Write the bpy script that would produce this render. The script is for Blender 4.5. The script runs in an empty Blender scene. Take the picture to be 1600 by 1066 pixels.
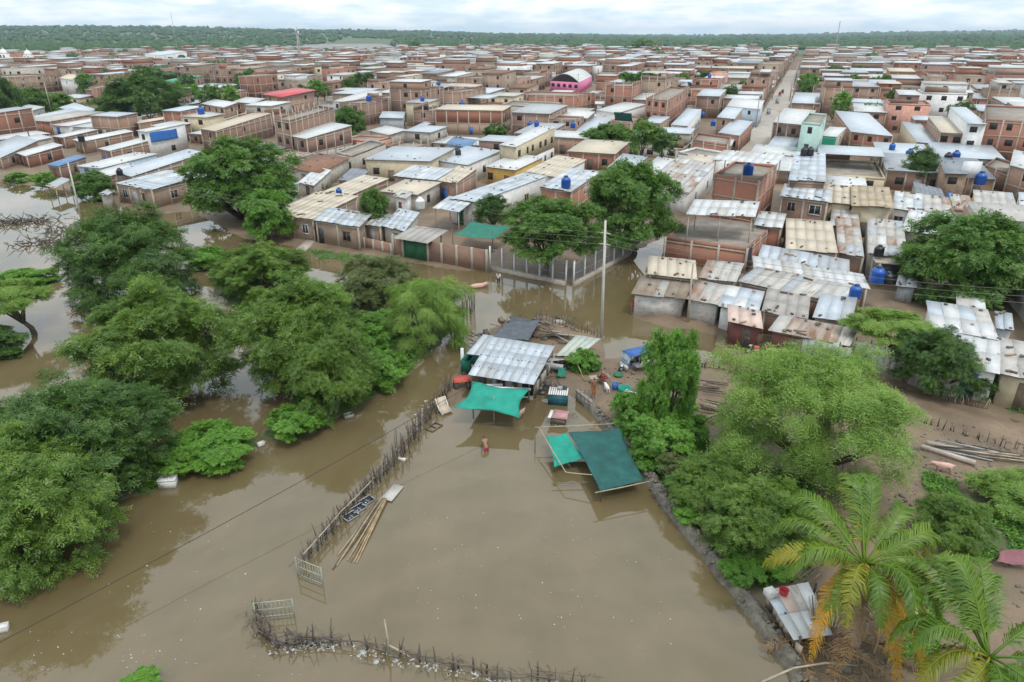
import bpy, math, random
import numpy as np
from mathutils import Vector, Matrix

random.seed(7)
rng = np.random.default_rng(7)
R = math.radians
scene = bpy.context.scene
col = scene.collection

# ------------------------------------------------------------------ camera, sky, sun, exposure
CAM_H = 24.0
F_PX = 1081.0
PITCH = math.atan((533.0 - 54.0) / F_PX)
cam_d = bpy.data.cameras.new('camera')
cam_d.sensor_width = 36.0
cam_d.lens = F_PX / 1600.0 * 36.0
cam_d.clip_start = 0.5
cam_d.clip_end = 30000.0
cam = bpy.data.objects.new('camera', cam_d)
col.objects.link(cam)
cam.location = (0, 0, CAM_H)
cam.rotation_euler = (math.pi / 2 - PITCH, 0, 0)
scene.camera = cam

SUN_EL, SUN_AZ = 62.0, 150.0          # degrees; azimuth clockwise from +Y
world = bpy.data.worlds.new('World')
scene.world = world
world.use_nodes = True
wn = world.node_tree
wn.nodes.clear()
w_out = wn.nodes.new('ShaderNodeOutputWorld')
w_bg = wn.nodes.new('ShaderNodeBackground')
w_bg.inputs['Strength'].default_value = 0.11
w_sky = wn.nodes.new('ShaderNodeTexSky')
w_sky.sky_type = 'NISHITA'
w_sky.sun_disc = False
w_sky.sun_elevation = R(SUN_EL)
w_sky.sun_rotation = R(SUN_AZ)
w_sky.dust_density = 2.0
# a broken cloud layer: the direction is projected on a flat layer overhead
w_tc = wn.nodes.new('ShaderNodeTexCoord')
w_sep = wn.nodes.new('ShaderNodeSeparateXYZ')
w_map = wn.nodes.new('ShaderNodeMapping')
w_map.inputs['Scale'].default_value = (5.5, 5.5, 26.0)
w_noi = wn.nodes.new('ShaderNodeTexNoise')
w_noi.inputs['Scale'].default_value = 1.7
w_noi.inputs['Detail'].default_value = 4.0
w_noi.inputs['Roughness'].default_value = 0.55
w_rmp = wn.nodes.new('ShaderNodeValToRGB')
w_rmp.color_ramp.elements[0].position = 0.36
w_rmp.color_ramp.elements[0].color = (0.85, 0.85, 0.85, 1)
w_rmp.color_ramp.elements[1].position = 0.66
w_rmp.color_ramp.elements[1].color = (1, 1, 1, 1)
w_noi2 = wn.nodes.new('ShaderNodeTexNoise')
w_noi2.inputs['Scale'].default_value = 2.6
w_noi2.inputs['Detail'].default_value = 4.0
w_crm = wn.nodes.new('ShaderNodeValToRGB')
w_crm.color_ramp.elements[0].position = 0.38
w_crm.color_ramp.elements[0].color = (7.0, 8.5, 9.5, 1)
w_crm.color_ramp.elements[1].position = 0.60
w_crm.color_ramp.elements[1].color = (10.4, 10.7, 11.0, 1)
w_mix = wn.nodes.new('ShaderNodeMix')
w_mix.data_type = 'RGBA'
wn.links.new(w_tc.outputs['Generated'], w_map.inputs['Vector'])
wn.links.new(w_map.outputs[0], w_noi.inputs['Vector'])
wn.links.new(w_map.outputs[0], w_noi2.inputs['Vector'])
wn.links.new(w_noi.outputs[0], w_rmp.inputs[0])
wn.links.new(w_noi2.outputs[0], w_crm.inputs[0])
wn.links.new(w_rmp.outputs[0], w_mix.inputs[0])
wn.links.new(w_sky.outputs[0], w_mix.inputs[6])
wn.links.new(w_crm.outputs[0], w_mix.inputs[7])
# an overcast sky is brighter overhead than at the horizon
wn.links.new(w_tc.outputs['Generated'], w_sep.inputs[0])
w_gr = wn.nodes.new('ShaderNodeMapRange')
w_gr.inputs[1].default_value = 0.0; w_gr.inputs[2].default_value = 1.0; w_gr.inputs[3].default_value = 1.0; w_gr.inputs[4].default_value = 1.35
wn.links.new(w_sep.outputs[2], w_gr.inputs[0])
w_mul = wn.nodes.new('ShaderNodeVectorMath'); w_mul.operation = 'SCALE'
wn.links.new(w_mix.outputs[2], w_mul.inputs[0]); wn.links.new(w_gr.outputs[0], w_mul.inputs['Scale'])
wn.links.new(w_mul.outputs[0], w_bg.inputs['Color'])
wn.links.new(w_bg.outputs[0], w_out.inputs['Surface'])

sun_d = bpy.data.lights.new('sun', 'SUN')
sun_d.energy = 1.5
sun_d.angle = R(10)
sun_d.color = (1.0, 0.97, 0.92)
sun = bpy.data.objects.new('sun', sun_d)
col.objects.link(sun)
_sd = Vector((math.sin(R(SUN_AZ)) * math.cos(R(SUN_EL)), math.cos(R(SUN_AZ)) * math.cos(R(SUN_EL)), math.sin(R(SUN_EL))))
sun.rotation_euler = _sd.to_track_quat('Z', 'Y').to_euler()

vs = scene.view_settings
vs.view_transform = 'Standard'
vs.look = 'None'
vs.exposure = 0.14
vs.gamma = 1.0
vs.use_curve_mapping = False
scene.cycles.max_bounces = 6
scene.cycles.diffuse_bounces = 2
scene.cycles.glossy_bounces = 3
scene.cycles.transmission_bounces = 3
scene.cycles.transparent_max_bounces = 6
scene.cycles.volume_bounces = 0
scene.cycles.use_denoising = True

# ------------------------------------------------------------------ from a sight line to a place on a level z
_ct, _st = math.cos(PITCH), math.sin(PITCH)
def ray(px, py):
    a, b = (px - 800.0) / F_PX, (py - 533.0) / F_PX
    return Vector((a, _ct - b * _st, -_st - b * _ct))
def P(px, py, z=0.0):
    d = ray(px, py)
    t = (z - CAM_H) / d.z
    return Vector((d.x * t, d.y * t, z))
def PD(px, py, dist):
    """the point on a sight line at forward ground distance dist (metres along +Y)"""
    d = ray(px, py)
    t = dist / d.y
    return Vector((d.x * t, d.y * t, CAM_H + d.z * t))
def to_px(p):
    x, y, z = p[0], p[1], p[2] - CAM_H
    f = y * _ct - z * _st
    u = y * _st + z * _ct
    return 800 + F_PX * x / f, 533 - F_PX * u / f

# ------------------------------------------------------------------ materials
MATS = {}
def node_mat(name):
    m = bpy.data.materials.new(name)
    m.use_nodes = True
    nt = m.node_tree
    return m, nt, nt.nodes['Principled BSDF']
def N(nt, kind, **kw):
    n = nt.nodes.new(kind)
    for k, v in kw.items():
        if k in n.inputs: n.inputs[k].default_value = v
        else: setattr(n, k, v)
    return n
def mixc(nt, fac, a, b, blend='MIX'):
    n = nt.nodes.new('ShaderNodeMix'); n.data_type = 'RGBA'; n.blend_type = blend
    for sock, v in ((n.inputs[0], fac), (n.inputs[6], a), (n.inputs[7], b)):
        if hasattr(v, 'is_output') or isinstance(v, bpy.types.NodeSocket): nt.links.new(v, sock)
        elif isinstance(v, (int, float)): sock.default_value = v
        else: sock.default_value = (*v, 1)
    return n.outputs[2]
def ramp(nt, src, p0, p1, c0=(0, 0, 0), c1=(1, 1, 1)):
    n = nt.nodes.new('ShaderNodeValToRGB')
    n.color_ramp.elements[0].position = p0; n.color_ramp.elements[1].position = p1
    n.color_ramp.elements[0].color = (*c0, 1); n.color_ramp.elements[1].color = (*c1, 1)
    nt.links.new(src, n.inputs[0])
    return n.outputs[0]
def coords(nt, kind='Object', scale=None):
    tc = nt.nodes.new('ShaderNodeTexCoord')
    o = tc.outputs[kind]
    if scale is not None:
        mp = nt.nodes.new('ShaderNodeMapping'); mp.inputs['Scale'].default_value = scale
        nt.links.new(o, mp.inputs['Vector']); o = mp.outputs[0]
    return o
def world_pos(nt, scale=None):
    g = nt.nodes.new('ShaderNodeNewGeometry'); o = g.outputs['Position']
    if scale is not None:
        mp = nt.nodes.new('ShaderNodeMapping'); mp.inputs['Scale'].default_value = scale
        nt.links.new(o, mp.inputs['Vector']); o = mp.outputs[0]
    return o
def noise(nt, vec, scale, detail=4.0, rough=0.55):
    n = nt.nodes.new('ShaderNodeTexNoise')
    n.inputs['Scale'].default_value = scale; n.inputs['Detail'].default_value = detail; n.inputs['Roughness'].default_value = rough
    nt.links.new(vec, n.inputs['Vector'])
    return n.outputs[0]
def obj_rand(nt):
    return nt.nodes.new('ShaderNodeObjectInfo').outputs['Random']
def bump(nt, bsdf, height, strength=0.3, dist=0.02):
    b = nt.nodes.new('ShaderNodeBump'); b.inputs['Strength'].default_value = strength; b.inputs['Distance'].default_value = dist
    nt.links.new(height, b.inputs['Height']); nt.links.new(b.outputs[0], bsdf.inputs['Normal'])
def setc(nt, bsdf, out): nt.links.new(out, bsdf.inputs['Base Color'])

def mat_plain(name, c, rough=0.8, metal=0.0, var=0.25, scale=1.5):
    """painted or raw surface with blotches and grime"""
    m, nt, b = node_mat(name)
    v = world_pos(nt)
    n1 = noise(nt, v, scale, 5)
    n2 = noise(nt, v, scale * 6, 3)
    dark = tuple(x * (1 - var) for x in c); light = tuple(min(1, x * (1 + var * 0.35)) for x in c)
    o = ramp(nt, n1, 0.3, 0.7, dark, light)
    o = mixc(nt, ramp(nt, n2, 0.56, 0.75), o, tuple(x * (1 - var * 1.3) for x in c))
    setc(nt, b, o); b.inputs['Roughness'].default_value = rough; b.inputs['Metallic'].default_value = metal
    MATS[name] = m
    return m
def mat_brick(name, c1, c2, mortar, stain=0.35, island=False):
    m, nt, b = node_mat(name)
    uv = coords(nt, 'UV')
    br = nt.nodes.new('ShaderNodeTexBrick')
    br.inputs['Scale'].default_value = 1.0
    br.inputs['Brick Width'].default_value = 0.26; br.inputs['Row Height'].default_value = 0.11
    br.inputs['Mortar Size'].default_value = 0.012; br.inputs['Bias'].default_value = 0.0
    br.inputs['Color1'].default_value = (*c1, 1); br.inputs['Color2'].default_value = (*c2, 1); br.inputs['Mortar'].default_value = (*mortar, 1)
    nt.links.new(uv, br.inputs['Vector'])
    v = world_pos(nt)
    n1 = noise(nt, v, 0.35, 5)
    n2 = noise(nt, v, 2.2, 4)
    o = mixc(nt, ramp(nt, n1, 0.35, 0.7, (0, 0, 0), (0.42, 0.42, 0.42)), br.outputs[0], tuple(x * 0.9 for x in mortar))
    o = mixc(nt, ramp(nt, n2, 0.5, 0.8, (0, 0, 0), (stain,) * 3), o, tuple(x * 0.45 for x in c1))
    hsv = nt.nodes.new('ShaderNodeHueSaturation')
    mr = nt.nodes.new('ShaderNodeMapRange'); mr.inputs[3].default_value = 0.72; mr.inputs[4].default_value = 1.28
    nt.links.new(nt.nodes.new('ShaderNodeNewGeometry').outputs['Random Per Island'] if island else obj_rand(nt), mr.inputs[0]); nt.links.new(mr.outputs[0], hsv.inputs['Value'])
    nt.links.new(o, hsv.inputs['Color'])
    setc(nt, b, hsv.outputs[0]); b.inputs['Roughness'].default_value = 0.9
    bump(nt, b, br.outputs['Fac'], -0.4, 0.01)
    MATS[name] = m
def mat_sheet(name, c, rust=0.0, dirt=0.3, rough=0.5, metal=0.0, wave=0.12, rustc=(0.25, 0.10, 0.045), spread=0.1):
    """corrugated sheet: ribs across, streaks of dirt and rust down the slope, each sheet its own tint"""
    m, nt, b = node_mat(name)
    uv = coords(nt, 'UV')
    streak = coords(nt, 'UV', (2.2, 0.35, 1.0))
    wp = world_pos(nt)
    n1 = noise(nt, streak, 1.6, 5, 0.6)
    n2 = noise(nt, wp, 0.9, 5, 0.6)
    n3 = noise(nt, wp, 5.0, 3, 0.6)
    o = ramp(nt, n2, 0.25, 0.75, tuple(x * (1 - dirt * 0.6) for x in c), tuple(min(1, x * 1.06) for x in c))
    o = mixc(nt, ramp(nt, n1, 0.5, 0.78, (0, 0, 0), (dirt,) * 3), o, tuple(x * 0.5 + y for x, y in zip(c, (0.03, 0.02, 0.0))))
    o = mixc(nt, ramp(nt, n3, 0.62, 0.74, (0, 0, 0), (min(1, dirt * 0.9),) * 3), o, tuple(x * 0.45 for x in c))
    if rust > 0:
        nr = noise(nt, streak, 0.9, 6, 0.65)
        o = mixc(nt, ramp(nt, nr, 0.62 - rust * 0.25, 0.74 - rust * 0.2, (0, 0, 0), (0.9, 0.9, 0.9)), o, rustc)
    hsv = nt.nodes.new('ShaderNodeHueSaturation')
    mr = nt.nodes.new('ShaderNodeMapRange'); mr.inputs[3].default_value = 1.0 - spread; mr.inputs[4].default_value = 1.0 + spread * 0.5
    nt.links.new(obj_rand(nt), mr.inputs[0]); nt.links.new(mr.outputs[0], hsv.inputs['Value'])
    nt.links.new(o, hsv.inputs['Color'])
    setc(nt, b, hsv.outputs[0]); b.inputs['Roughness'].default_value = rough; b.inputs['Metallic'].default_value = metal
    wv = nt.nodes.new('ShaderNodeTexWave'); wv.wave_type = 'BANDS'; wv.bands_direction = 'X'; wv.wave_profile = 'SIN'
    wv.inputs['Scale'].default_value = 1.0 / wave * 0.32
    nt.links.new(uv, wv.inputs['Vector'])
    bump(nt, b, wv.outputs[1], 0.25, 0.02)
    MATS[name] = m
def mat_leaf(name, c_dark, c_mid, c_light, trans=0.35):
    m, nt, b = node_mat(name)
    nt.nodes.remove(b)
    out = nt.nodes['Material Output']
    geo = nt.nodes.new('ShaderNodeNewGeometry')
    r = nt.nodes.new('ShaderNodeValToRGB')
    r.color_ramp.elements[0].color = (*c_dark, 1); r.color_ramp.elements[1].color = (*c_light, 1)
    e = r.color_ramp.elements.new(0.55); e.color = (*c_mid, 1)
    n1 = noise(nt, world_pos(nt), 0.45, 3)
    ad = nt.nodes.new('ShaderNodeMath'); ad.operation = 'MULTIPLY_ADD'
    ad.inputs[1].default_value = 0.55
    s2 = nt.nodes.new('ShaderNodeMath'); s2.operation = 'MULTIPLY_ADD'; s2.inputs[1].default_value = 1.4; s2.inputs[2].default_value = -0.42
    nt.links.new(n1, s2.inputs[0]); nt.links.new(geo.outputs['Random Per Island'], ad.inputs[0]); nt.links.new(s2.outputs[0], ad.inputs[2])
    nt.links.new(ad.outputs[0], r.inputs[0])
    d = nt.nodes.new('ShaderNodeBsdfDiffuse'); t = nt.nodes.new('ShaderNodeBsdfTranslucent'); g = nt.nodes.new('ShaderNodeBsdfGlossy')
    g.inputs['Roughness'].default_value = 0.45; g.inputs['Color'].default_value = (0.8, 0.8, 0.8, 1)
    nt.links.new(r.outputs[0], d.inputs['Color'])
    nt.links.new(mixc(nt, 1.0, r.outputs[0], (1.15, 1.2, 0.7), 'MULTIPLY'), t.inputs['Color'])
    m1 = nt.nodes.new('ShaderNodeMixShader'); m1.inputs[0].default_value = trans
    m2 = nt.nodes.new('ShaderNodeMixShader'); m2.inputs[0].default_value = 0.035
    nt.links.new(d.outputs[0], m1.inputs[1]); nt.links.new(t.outputs[0], m1.inputs[2])
    nt.links.new(m1.outputs[0], m2.inputs[1]); nt.links.new(g.outputs[0], m2.inputs[2])
    nt.links.new(m2.outputs[0], out.inputs['Surface'])
    MATS[name] = m

mat_brick('brick', (0.285, 0.156, 0.104), (0.235, 0.124, 0.082), (0.32, 0.235, 0.175))
mat_brick('far_brick', (0.285, 0.156, 0.104), (0.235, 0.124, 0.082), (0.32, 0.235, 0.175), island=True)
mat_brick('redbrick', (0.335, 0.125, 0.075), (0.28, 0.102, 0.061), (0.30, 0.175, 0.125))
mat_brick('far_redbrick', (0.335, 0.125, 0.075), (0.28, 0.102, 0.061), (0.30, 0.175, 0.125), island=True)
mat_brick('pinkbrick', (0.34, 0.185, 0.135), (0.29, 0.150, 0.108), (0.34, 0.26, 0.21))
mat_brick('far_pinkbrick', (0.34, 0.185, 0.135), (0.29, 0.150, 0.108), (0.34, 0.26, 0.21), island=True)
mat_brick('palebrick', (0.33, 0.215, 0.145), (0.28, 0.175, 0.115), (0.34, 0.275, 0.21))
mat_brick('far_palebrick', (0.33, 0.215, 0.145), (0.28, 0.175, 0.115), (0.34, 0.275, 0.21), island=True)
mat_plain('concrete', (0.43, 0.37, 0.305), 0.9, var=0.25)
mat_plain('slab', (0.30, 0.26, 0.215), 0.95, var=0.35, scale=0.6)
mat_plain('plaster', (0.45, 0.41, 0.35), 0.9, var=0.3)
mat_plain('white', (0.72, 0.71, 0.68), 0.85, var=0.2)
mat_plain('cream', (0.58, 0.49, 0.33), 0.85, var=0.2)
mat_plain('mud', (0.29, 0.205, 0.14), 0.95, var=0.3)
mat_plain('palepole', (0.52, 0.50, 0.46), 0.85, var=0.15)
mat_plain('mint', (0.42, 0.58, 0.52), 0.8, var=0.15)
mat_plain('green', (0.33, 0.55, 0.20), 0.8, var=0.2)
mat_plain('yellow', (0.58, 0.36, 0.10), 0.8, var=0.2)
mat_plain('paleblue', (0.48, 0.58, 0.66), 0.8, var=0.2)
mat_plain('pink', (0.70, 0.20, 0.36), 0.8, var=0.15)
mat_plain('salmon', (0.62, 0.33, 0.25), 0.85, var=0.25)
mat_plain('maroon', (0.17, 0.062, 0.05), 0.8, var=0.3)
mat_plain('redpaint', (0.50, 0.09, 0.06), 0.7, var=0.25)
mat_plain('blackish', (0.022, 0.022, 0.024), 0.35, var=0.3)
mat_plain('dark_interior', (0.03, 0.027, 0.025), 0.9, var=0.3)
mat_plain('whitemetal', (0.70, 0.71, 0.72), 0.5, var=0.15)
mat_plain('greymetal', (0.32, 0.33, 0.34), 0.5, var=0.3)
mat_plain('palegreenmetal', (0.30, 0.32, 0.26), 0.55, var=0.25)
mat_plain('greenpaint', (0.02, 0.13, 0.055), 0.6, var=0.3)
mat_plain('bluepaint', (0.03, 0.12, 0.38), 0.5, var=0.25)
mat_plain('wood', (0.20, 0.15, 0.105), 0.9, var=0.45, scale=3)
mat_plain('oldwood', (0.13, 0.105, 0.085), 0.95, var=0.5, scale=3)
mat_plain('palewood', (0.42, 0.35, 0.25), 0.9, var=0.35, scale=3)
mat_plain('bamboo', (0.38, 0.28, 0.155), 0.7, var=0.4, scale=3)
mat_plain('bark', (0.13, 0.10, 0.075), 0.95, var=0.4, scale=4)
mat_plain('rubble', (0.185, 0.165, 0.13), 0.95, var=0.55, scale=2.5)
mat_plain('rope', (0.03, 0.03, 0.03), 0.8)
mat_plain('cable', (0.20, 0.19, 0.17), 0.7)
mat_plain('skin', (0.24, 0.125, 0.085), 0.6, var=0.12)
mat_plain('hair', (0.012, 0.009, 0.008), 0.6)
mat_plain('pigskin', (0.62, 0.38, 0.31), 0.7, var=0.25, scale=3)
mat_plain('rubber', (0.02, 0.02, 0.02), 0.8)
mat_plain('foam', (0.46, 0.44, 0.40), 0.8, var=0.3)
mat_plain('tankblue', (0.012, 0.085, 0.36), 0.35, var=0.15)
mat_plain('tankblack', (0.02, 0.022, 0.025), 0.4, var=0.2)
mat_plain('teal', (0.010, 0.27, 0.195), 0.8, var=0.28, scale=1.3)
mat_plain('netgreen', (0.014, 0.095, 0.085), 0.85, var=0.38, scale=1.2)
mat_plain('shadegreen', (0.01, 0.16, 0.105), 0.8, var=0.3, scale=1.2)
mat_plain('bluetarp', (0.03, 0.15, 0.46), 0.5, var=0.25)
mat_plain('cyantarp', (0.03, 0.34, 0.46), 0.5, var=0.2)
mat_plain('blacktarp', (0.075, 0.085, 0.10), 0.45, var=0.45, scale=2.5)
mat_plain('orange', (0.62, 0.20, 0.05), 0.7, var=0.2)
mat_plain('pinkcloth', (0.24, 0.10, 0.11), 0.85, var=0.3)
mat_plain('cloth_red', (0.42, 0.04, 0.05), 0.9)
mat_plain('cloth_dark', (0.04, 0.045, 0.06), 0.9)
mat_plain('cloth_white', (0.68, 0.66, 0.62), 0.9)
mat_plain('cloth_orange', (0.48, 0.14, 0.04), 0.9)
m, nt, b = node_mat('faded_writing')
uvw = coords(nt, 'UV', (1.0, 1.9, 1.0))
n1 = noise(nt, uvw, 2.2, 2, 0.4); n2 = noise(nt, coords(nt, 'UV', (0.5, 0.7, 1.0)), 1.3, 3); n3 = noise(nt, world_pos(nt), 1.2, 5)
o = ramp(nt, n3, 0.3, 0.7, (0.46, 0.42, 0.37), (0.62, 0.60, 0.56))
ink = ramp(nt, n2, 0.45, 0.55, (0.16, 0.28, 0.40), (0.48, 0.22, 0.22))
o = mixc(nt, ramp(nt, n1, 0.56, 0.62, (0, 0, 0), (0.5, 0.5, 0.5)), o, ink)
setc(nt, b, o); b.inputs['Roughness'].default_value = 0.9
MATS['faded_writing'] = m
mat_plain('pinksheet', (0.48, 0.25, 0.25), 0.85, var=0.35, scale=2.5)
mat_plain('crateblue', (0.02, 0.12, 0.16), 0.5, var=0.45, scale=3)
mat_plain('beige', (0.52, 0.43, 0.33), 0.85, var=0.2)
mat_plain('glass', (0.03, 0.034, 0.04), 0.12, var=0.3)
mat_sheet('zinc', (0.46, 0.505, 0.545), 0.0, 0.30, 0.42)
mat_sheet('zincdull', (0.40, 0.42, 0.43), 0.12, 0.45, 0.5)
mat_sheet('darkzinc', (0.20, 0.22, 0.245), 0.0, 0.35, 0.5)
mat_sheet('whiteroof', (0.58, 0.585, 0.575), 0.06, 0.30, 0.6)
mat_sheet('creamroof', (0.55, 0.475, 0.37), 0.0, 0.22, 0.8)
mat_sheet('dirtywhite', (0.50, 0.475, 0.435), 0.22, 0.5, 0.7)
mat_sheet('rust', (0.42, 0.345, 0.285), 0.62, 0.5, 0.8, rustc=(0.25, 0.125, 0.07))
mat_sheet('fiber', (0.40, 0.37, 0.335), 0.0, 0.5, 0.9, wave=0.18)
mat_sheet('oldroof', (0.30, 0.245, 0.185), 0.2, 0.6, 0.95)
mat_sheet('tile', (0.26, 0.135, 0.085), 0.3, 0.7, 0.95, wave=0.2)
mat_sheet('blueroof', (0.09, 0.19, 0.34), 0.0, 0.3, 0.5)
mat_sheet('redroof', (0.56, 0.07, 0.075), 0.0, 0.2, 0.5)
mat_sheet('greenroof', (0.03, 0.33, 0.19), 0.0, 0.2, 0.6)
mat_sheet('straw', (0.47, 0.385, 0.265), 0.0, 0.6, 0.95, wave=0.3)
mat_sheet('pinkroof', (0.60, 0.45, 0.38), 0.1, 0.35, 0.7)
mat_sheet('greenishroof', (0.46, 0.50, 0.43), 0.0, 0.4, 0.8)
mat_sheet('maroonsheet', (0.19, 0.06, 0.055), 0.2, 0.4, 0.7)
# foliage
mat_leaf('leaf_algarrobo', (0.046, 0.102, 0.014), (0.109, 0.197, 0.027), (0.204, 0.313, 0.046))
mat_leaf('leaf_dark', (0.030, 0.076, 0.016), (0.068, 0.143, 0.026), (0.129, 0.224, 0.038))
mat_leaf('leaf_bright', (0.101, 0.196, 0.028), (0.196, 0.319, 0.054), (0.291, 0.414, 0.090))
mat_leaf('leaf_neem', (0.038, 0.101, 0.016), (0.092, 0.193, 0.030), (0.163, 0.279, 0.046))
mat_leaf('leaf_bush', (0.063, 0.156, 0.019), (0.125, 0.279, 0.033), (0.197, 0.374, 0.049))
mat_leaf('leaf_olive', (0.082, 0.109, 0.033), (0.136, 0.170, 0.054), (0.197, 0.238, 0.088))
mat_leaf('palm_green', (0.06, 0.13, 0.014), (0.125, 0.225, 0.022), (0.215, 0.305, 0.032))
mat_leaf('palm_mid', (0.16, 0.2, 0.018), (0.27, 0.28, 0.025), (0.42, 0.34, 0.035))
mat_leaf('palm_yellow', (0.36, 0.23, 0.02), (0.55, 0.32, 0.025), (0.62, 0.26, 0.02))
mat_leaf('palm_dry', (0.12, 0.075, 0.035), (0.22, 0.14, 0.07), (0.30, 0.20, 0.10), 0.1)

# ------------------------------------------------------------------ mesh helpers
def mesh_np(name, V, F, mats, mat_idx=None, uv=None, smooth=False):
    """V (n,3), F (m,k) all faces alike, or a list of faces"""
    me = bpy.data.meshes.new(name)
    V = np.asarray(V, dtype=np.float32)
    if isinstance(F, np.ndarray) and F.ndim == 2:
        tot = np.full(len(F), F.shape[1], dtype=np.int32); flat = F.astype(np.int32).ravel()
    else:
        tot = np.array([len(f) for f in F], dtype=np.int32); flat = np.array([i for f in F for i in f], dtype=np.int32)
    me.vertices.add(len(V)); me.vertices.foreach_set('co', V.ravel())
    me.loops.add(len(flat)); me.loops.foreach_set('vertex_index', flat)
    me.polygons.add(len(tot))
    start = np.zeros(len(tot), dtype=np.int32); start[1:] = np.cumsum(tot)[:-1]
    me.polygons.foreach_set('loop_start', start)
    try: me.polygons.foreach_set('loop_total', tot)
    except Exception: pass
    for m in mats: me.materials.append(MATS[m] if isinstance(m, str) else m)
    if mat_idx is not None: me.polygons.foreach_set('material_index', np.asarray(mat_idx, dtype=np.int32))
    if smooth: me.polygons.foreach_set('use_smooth', np.ones(len(tot), dtype=bool))
    if uv is not None:
        l = me.uv_layers.new(name='UVMap'); l.data.foreach_set('uv', np.asarray(uv, dtype=np.float32).ravel())
    me.update(calc_edges=True)
    return me
def link(name, me, parent=None, loc=None):
    o = bpy.data.objects.new(name, me)
    col.objects.link(o)
    if parent is not None: o.parent = parent
    if loc is not None: o.location = loc
    return o
def tag(o, label=None, cat=None, group=None, kind=None):
    if label: o['label'] = label
    if cat: o['category'] = cat
    if group: o['group'] = group
    if kind: o['kind'] = kind
    return o
def empty(name, loc, label=None, cat=None, group=None, rz=0.0):
    o = bpy.data.objects.new(name, None)
    o.empty_display_size = 0.3
    col.objects.link(o)
    o.location = loc; o.rotation_euler = (0, 0, rz)
    return tag(o, label, cat, group)

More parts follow.
